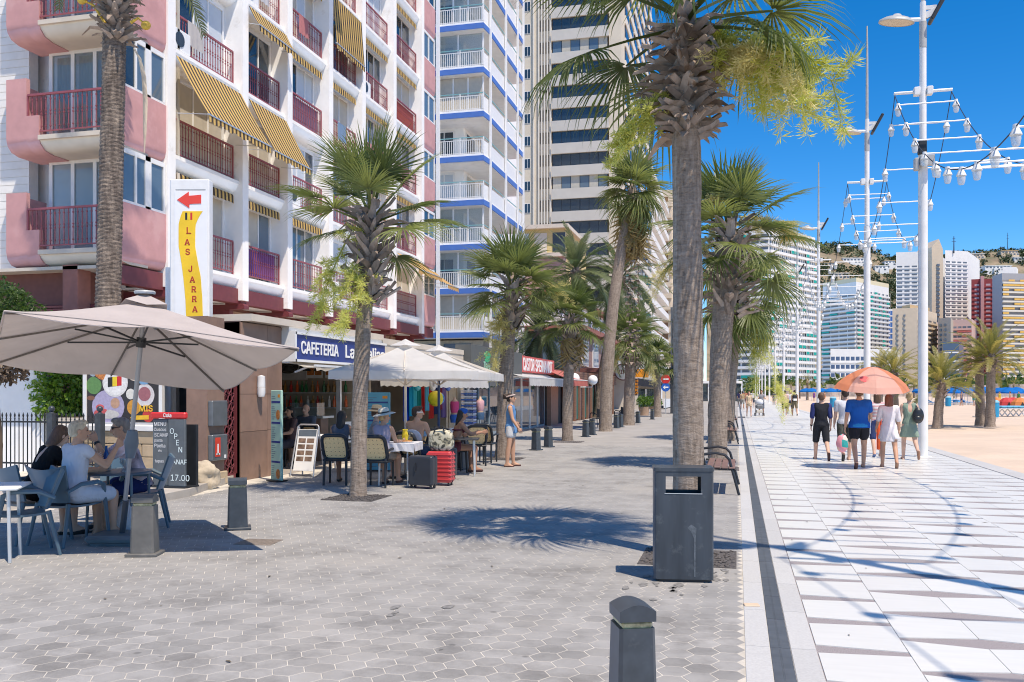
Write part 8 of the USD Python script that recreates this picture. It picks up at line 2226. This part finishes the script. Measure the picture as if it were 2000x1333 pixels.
s3_ = sit('man in sunglasses and red white tee shirt seated with hands clasped at his mouth', g3p(274, 10.85), V_(2.05), h=1.74, sk=SK_M, tor=20, hp=2, hy=0, ua=(58, 58), ab=(8, 8), el=(98, 98), inw=(26, 26), top=mat('red_white_tee', (.50, .38, .40), .85, var=.85, scale=3.2), sleeve=.62, top_len=.03, bottom=C('navy_swim', (.02, .03, .12)), leg_len=.62, hairm=hair('grey', (.2, .17, .15)), shoes=M_blackshoe)
m_ = MB()
for sg in (-1, 1):
    q = ell(s3_.L((sg * .034, .092, .014)), (.030, .007, .021), s3_.Rh, 12).to_mesh(); m_.add(q.vert_properties[:, :3], q.tri_verts)
    m_.tube([s3_.L((sg * .06, .085, .02)), s3_.L((sg * .088, -.0, .012))], .005, 5)
extra(s3_, 'sunglasses', m_, M_black)
extra(s3_, 'watch', MB().tube([s3_.J[0]['wr'] - s3_.J[0]['df'] * .035, s3_.J[0]['wr'] - s3_.J[0]['df'] * .008], .036, 12), M_black)
# cafe guests
sit('dark haired girl seated with her back to the viewer left of the slim palm', g3p(664, 15.95), V_(-.1), h=1.62, sk=SK_T, fem=True, tor=10, hp=6, ua=(35, 35), hairm=H_BK, hairstyle='long', top=C('girl_grey', (.10, .11, .14)), sleeve=0, bottom=C('girl_shorts', (.05, .06, .1)), leg_len=.4, shoes=M_blackshoe)
def hat(t, m, band, rx=0.0):
    R2 = t.Rh @ rotm(rx, 0, 0)
    extra(t, 'hat', MB().lathe([(.22, -.028), (.17, -.01), (.105, 0), (.10, .06), (.085, .095), (0, .105)], 22, t.L((0, -.015, .075)), R2), m)
    extra(t, 'hat_band', MB().lathe([(.107, .003), (.106, .03)], 22, t.L((0, -.015, .075)), R2), band)
M_straw = mat('straw', (.58, .44, .27), .8, var=.15, scale=60.); M_straww = mat('straw_white', (.62, .58, .48), .8, var=.1, scale=60.)
h1 = sit('woman in a pale straw hat with black band seated right of the slim palm', g3p(744, 15.55), V_(-.35), h=1.64, sk=SK_M, fem=True, tor=10, hy=-40, ua=(40, 30), hairm=H_BL, hairstyle='short', top=C('pale_lilac', (.42, .36, .44)), sleeve=0, bottom=C('beige_shorts', (.35, .27, .2)), leg_len=.5, shoes=M_flip); hat(h1, M_straww, M_black, .25)
h2 = sit('guest in brown straw hat mostly hidden behind the slim palm trunk', g3p(727, 16.9), V_(-1.4), h=1.70, sk=SK_L, tor=8, ua=(40, 40), hairm=H_B, top=C('grey_tee', (.25, .27, .3)), sleeve=.6, bottom=C('grey_shorts', (.08, .09, .1)), leg_len=.9, shoes=M_blackshoe); hat(h2, M_straw, mat('hat_brown', (.15, .08, .05), .7))
sl = sit('shirtless man with sunglasses and white towel seated at the cafe table', g3p(812, 16.75), V_(-.5), h=1.74, sk=SK_M, tor=4, hy=-55, ua=(20, 30), hairm=H_DB, bottom=C('swim_dark', (.03, .05, .1)), leg_len=.7, shoes=M_flip)
extra(sl, 'white_towel', MB().add(ell(sl.pel + (0, -.12, .22), (.22, .05, .17)).to_mesh().vert_properties[:, :3], ell(sl.pel + (0, -.12, .22), (.22, .05, .17)).to_mesh().tri_verts), C('towel_white', (.55, .56, .62)))
m_ = MB()
for sg in (-1, 1): m_.tube([sl.L((sg * .05, .092, .015)), sl.L((sg * .088, -.02, .012))], .009, 6)
extra(sl, 'sunglasses', m_, M_white)
wbk = sit('woman in bikini with blue headscarf and long dark hair seated sideways', g3p(888, 18.0), V_(-1.25), h=1.64, sk=SK_T, fem=True, tor=14, hp=8, ua=(30, 40), el=(70, 60), hairm=H_BK, hairstyle='long', bottom=C('bikini_wine', (.15, .04, .06)), leg_len=.08, shoes=M_flip)
q = soft(hull(ell(wbk.L((0, -.02, .05)), (.092, .104, .085), wbk.Rh), ell(wbk.L((0, .03, .10)), (.07, .06, .04), wbk.Rh)), .05, 3); q.vertices *= wbk.k; part(wbk, 'headscarf', q, C('scarf_blue', (.02, .10, .42)), True)
q = union([ell(wbk.ch + wbk.fw * .085 + (sg * .07, 0, 0), (.075, .045, .06)) for sg in (-1, 1)] + [hull(ell(wbk.ch - wbk.fw * .02 - wbk.up * .02, (.172, .116, .014)), ell(wbk.ch - wbk.fw * .02, (.172, .116, .014)))]); q = soft(q, .05, 3); q.vertices *= wbk.k; part(wbk, 'bikini_top', q, C('bikini_wine', (.15, .04, .06)), True)
sit('guest with dark hair in the cafe shade left of the menu stand', g3p(567, 19.4), V_(2.4), h=1.66, sk=SK_M, fem=True, hairm=H_BK, hairstyle='long', top=C('shade_top', (.12, .08, .08)), sleeve=.5, bottom=C('shade_short', (.06, .06, .08)), leg_len=.8)
sit('bald guest sitting in the cafe shade above the menu stand', g3p(598, 20.2), V_(2.8), h=1.72, sk=SK_L, hairstyle='none', top=C('shade_top2', (.10, .12, .16)), sleeve=.6, bottom=C('shade_short', (.06, .06, .08)), leg_len=.8)
# strollers farther along the promenade
person('far walker in pink and white tee shirt and dark shorts, left of the couple', g3p(1533, 61.), YAW * .3, 1.74, SK_L, th=(-14, 16), kn=(26, 4), top=C('pink_white', (.68, .46, .46)), sleeve=.6, top_len=.03, bottom=C('far_shorts', (.05, .035, .03)), leg_len=.95, hairm=H_DB, shoes=M_white, lift=(15, 0))
fr_ = person('far woman with black backpack and khaki shorts, right of the couple', g3p(1552, 61.), YAW * .3, 1.74, SK_M, True, th=(12, -12), kn=(4, 24), top=C('black_vest', (.03, .03, .03)), sleeve=0, bottom=C('khaki', (.20, .17, .11)), leg_len=.85, hairm=H_DB, hairstyle='bun', shoes=M_flip)
fbp = thing('far_backpack', 'black backpack on the back of the far woman in khaki shorts', 'bag', fr_.loc, fr_.rz)
part(fbp, 'bag', MB().rbox((0, -.20, 1.22), (.30, .16, .42), .05), M_black, 30); part(fbp, 'white_panel', MB().rbox((0, -.285, 1.08), (.24, .03, .14), .01), M_letter, False)
person('far woman in pale flowered dress walking towards the viewer', g3p(1463, 59.), YAW * .3 + math.pi, 1.66, SK_L, True, th=(12, -10), kn=(4, 20), top=mat('flower_dress', (.58, .45, .30), .85, var=.5, scale=12.), sleeve=.4, top_len=.05, skirt=(mat('flower_dress', (.58, .45, .30), .85), .42, .16), hairm=H_RED, hairstyle='bob', shoes=M_flip)
sp_ = person('far person in white and dark top pushing the stroller', g3p(1487, 62.), YAW * .3 + math.pi, 1.74, SK_M, th=(10, -10), kn=(4, 16), ua=(35, 35), el=(50, 50), top=C('vest_grey', (.3, .3, .32)), sleeve=.5, bottom=C('far_shorts2', (.12, .14, .18)), leg_len=.9, hairm=H_RED)
pq = g3p(1483, 60.3)
stv = thing('baby_stroller', 'white hooded baby stroller pushed along the promenade', 'stroller', pq, YAW * .3 + math.pi)
part(stv, 'hood', MB().add(_ico[2].vertices * (.27, .30, .22) + (0, 0, .92), _ico[2].faces), C('hood_white', (.66, .68, .72)), True)
part(stv, 'seat', MB().rbox((0, .05, .62), (.46, .62, .28), .08), mat('stroller_grey', (.16, .17, .18), .7), 30)
part(stv, 'basket', MB().rbox((0, .05, .30), (.42, .6, .18), .03), C('basket_cream', (.6, .57, .5)), False)
part(stv, 'frame', MB().tube([(-.24, .4, .12), (-.24, -.1, .6), (-.24, -.5, 1.05), (.24, -.5, 1.05), (.24, -.1, .6), (.24, .4, .12)], .018, 6).tube([(-.24, -.35, .12), (-.24, .1, .5)], .016, 6).tube([(.24, -.35, .12), (.24, .1, .5)], .016, 6), M_black, True)
for sx in (-1, 1):
    for y in (.4, -.35): part(stv, 'wheel', MB().tube([(sx * .27 - .02, y, .1), (sx * .27 + .02, y, .1)], .10, 14), M_black, 40)
for k, (u, Z, c, lab, fm) in enumerate(((1450, 82., (.45, .32, .2), 'distant walker in yellow top right of the third palm', True), (1455, 88., (.5, .15, .12), 'distant walker in coral top behind the yellow one', True), (1444, 95., (.05, .05, .12), 'distant walker in dark navy top close to the third palm', False), (1470, 92., (.6, .6, .62), 'distant walker in white shirt left of the stroller', False), (1417, 74., (.15, .16, .25), 'distant person left of the third palm trunk', False), (1543, 66., (.6, .62, .65), 'distant walker in white between the far couple', False), (1512, 110., (.1, .1, .12), 'distant walker in black near the fifth lamp post', False))):
    person(lab, g3p(u, Z), YAW * .3 + (math.pi if k % 2 else 0), 1.68 + .06 * (k % 2), SK_M, fm, th=(12, -12), kn=(4, 20), top=C(f'far_top_{k}', c), sleeve=.5, bottom=C(f'far_bot_{k}', (.06, .07, .1) if k % 2 else (.3, .28, .25)), leg_len=.8, hairm=H_DB, hands=False)
gq = random.Random(2)
for k in range(9):
    u, Z = (1805, 1838, 1878, 1902, 1952, 1973, 1990, 1610, 1590)[k], 104 + gq.uniform(-5, 5) + (40 if k > 6 else 0)
    nm = ['white', 'red', 'navy', 'turquoise', 'yellow', 'pink', 'green', 'orange', 'purple'][k]
    cc = [(.6, .6, .6), (.5, .05, .05), (.03, .05, .15), (.05, .4, .42), (.6, .45, .05), (.55, .2, .25), (.08, .3, .1), (.6, .2, .04), (.2, .08, .3)][k]
    person(f'tiny bather in {nm} swimwear standing on the sand by the blue parasols', g3p(u, Z, -.05), gq.uniform(0, 6), 1.7, SK_M, k % 2 == 0, th=(6, -6), kn=(3, 8), bottom=C('bather_' + nm, cc), leg_len=.4, top=C('bather_' + nm + '_top', cc) if k % 2 == 0 else None, hairm=H_B, hands=False)
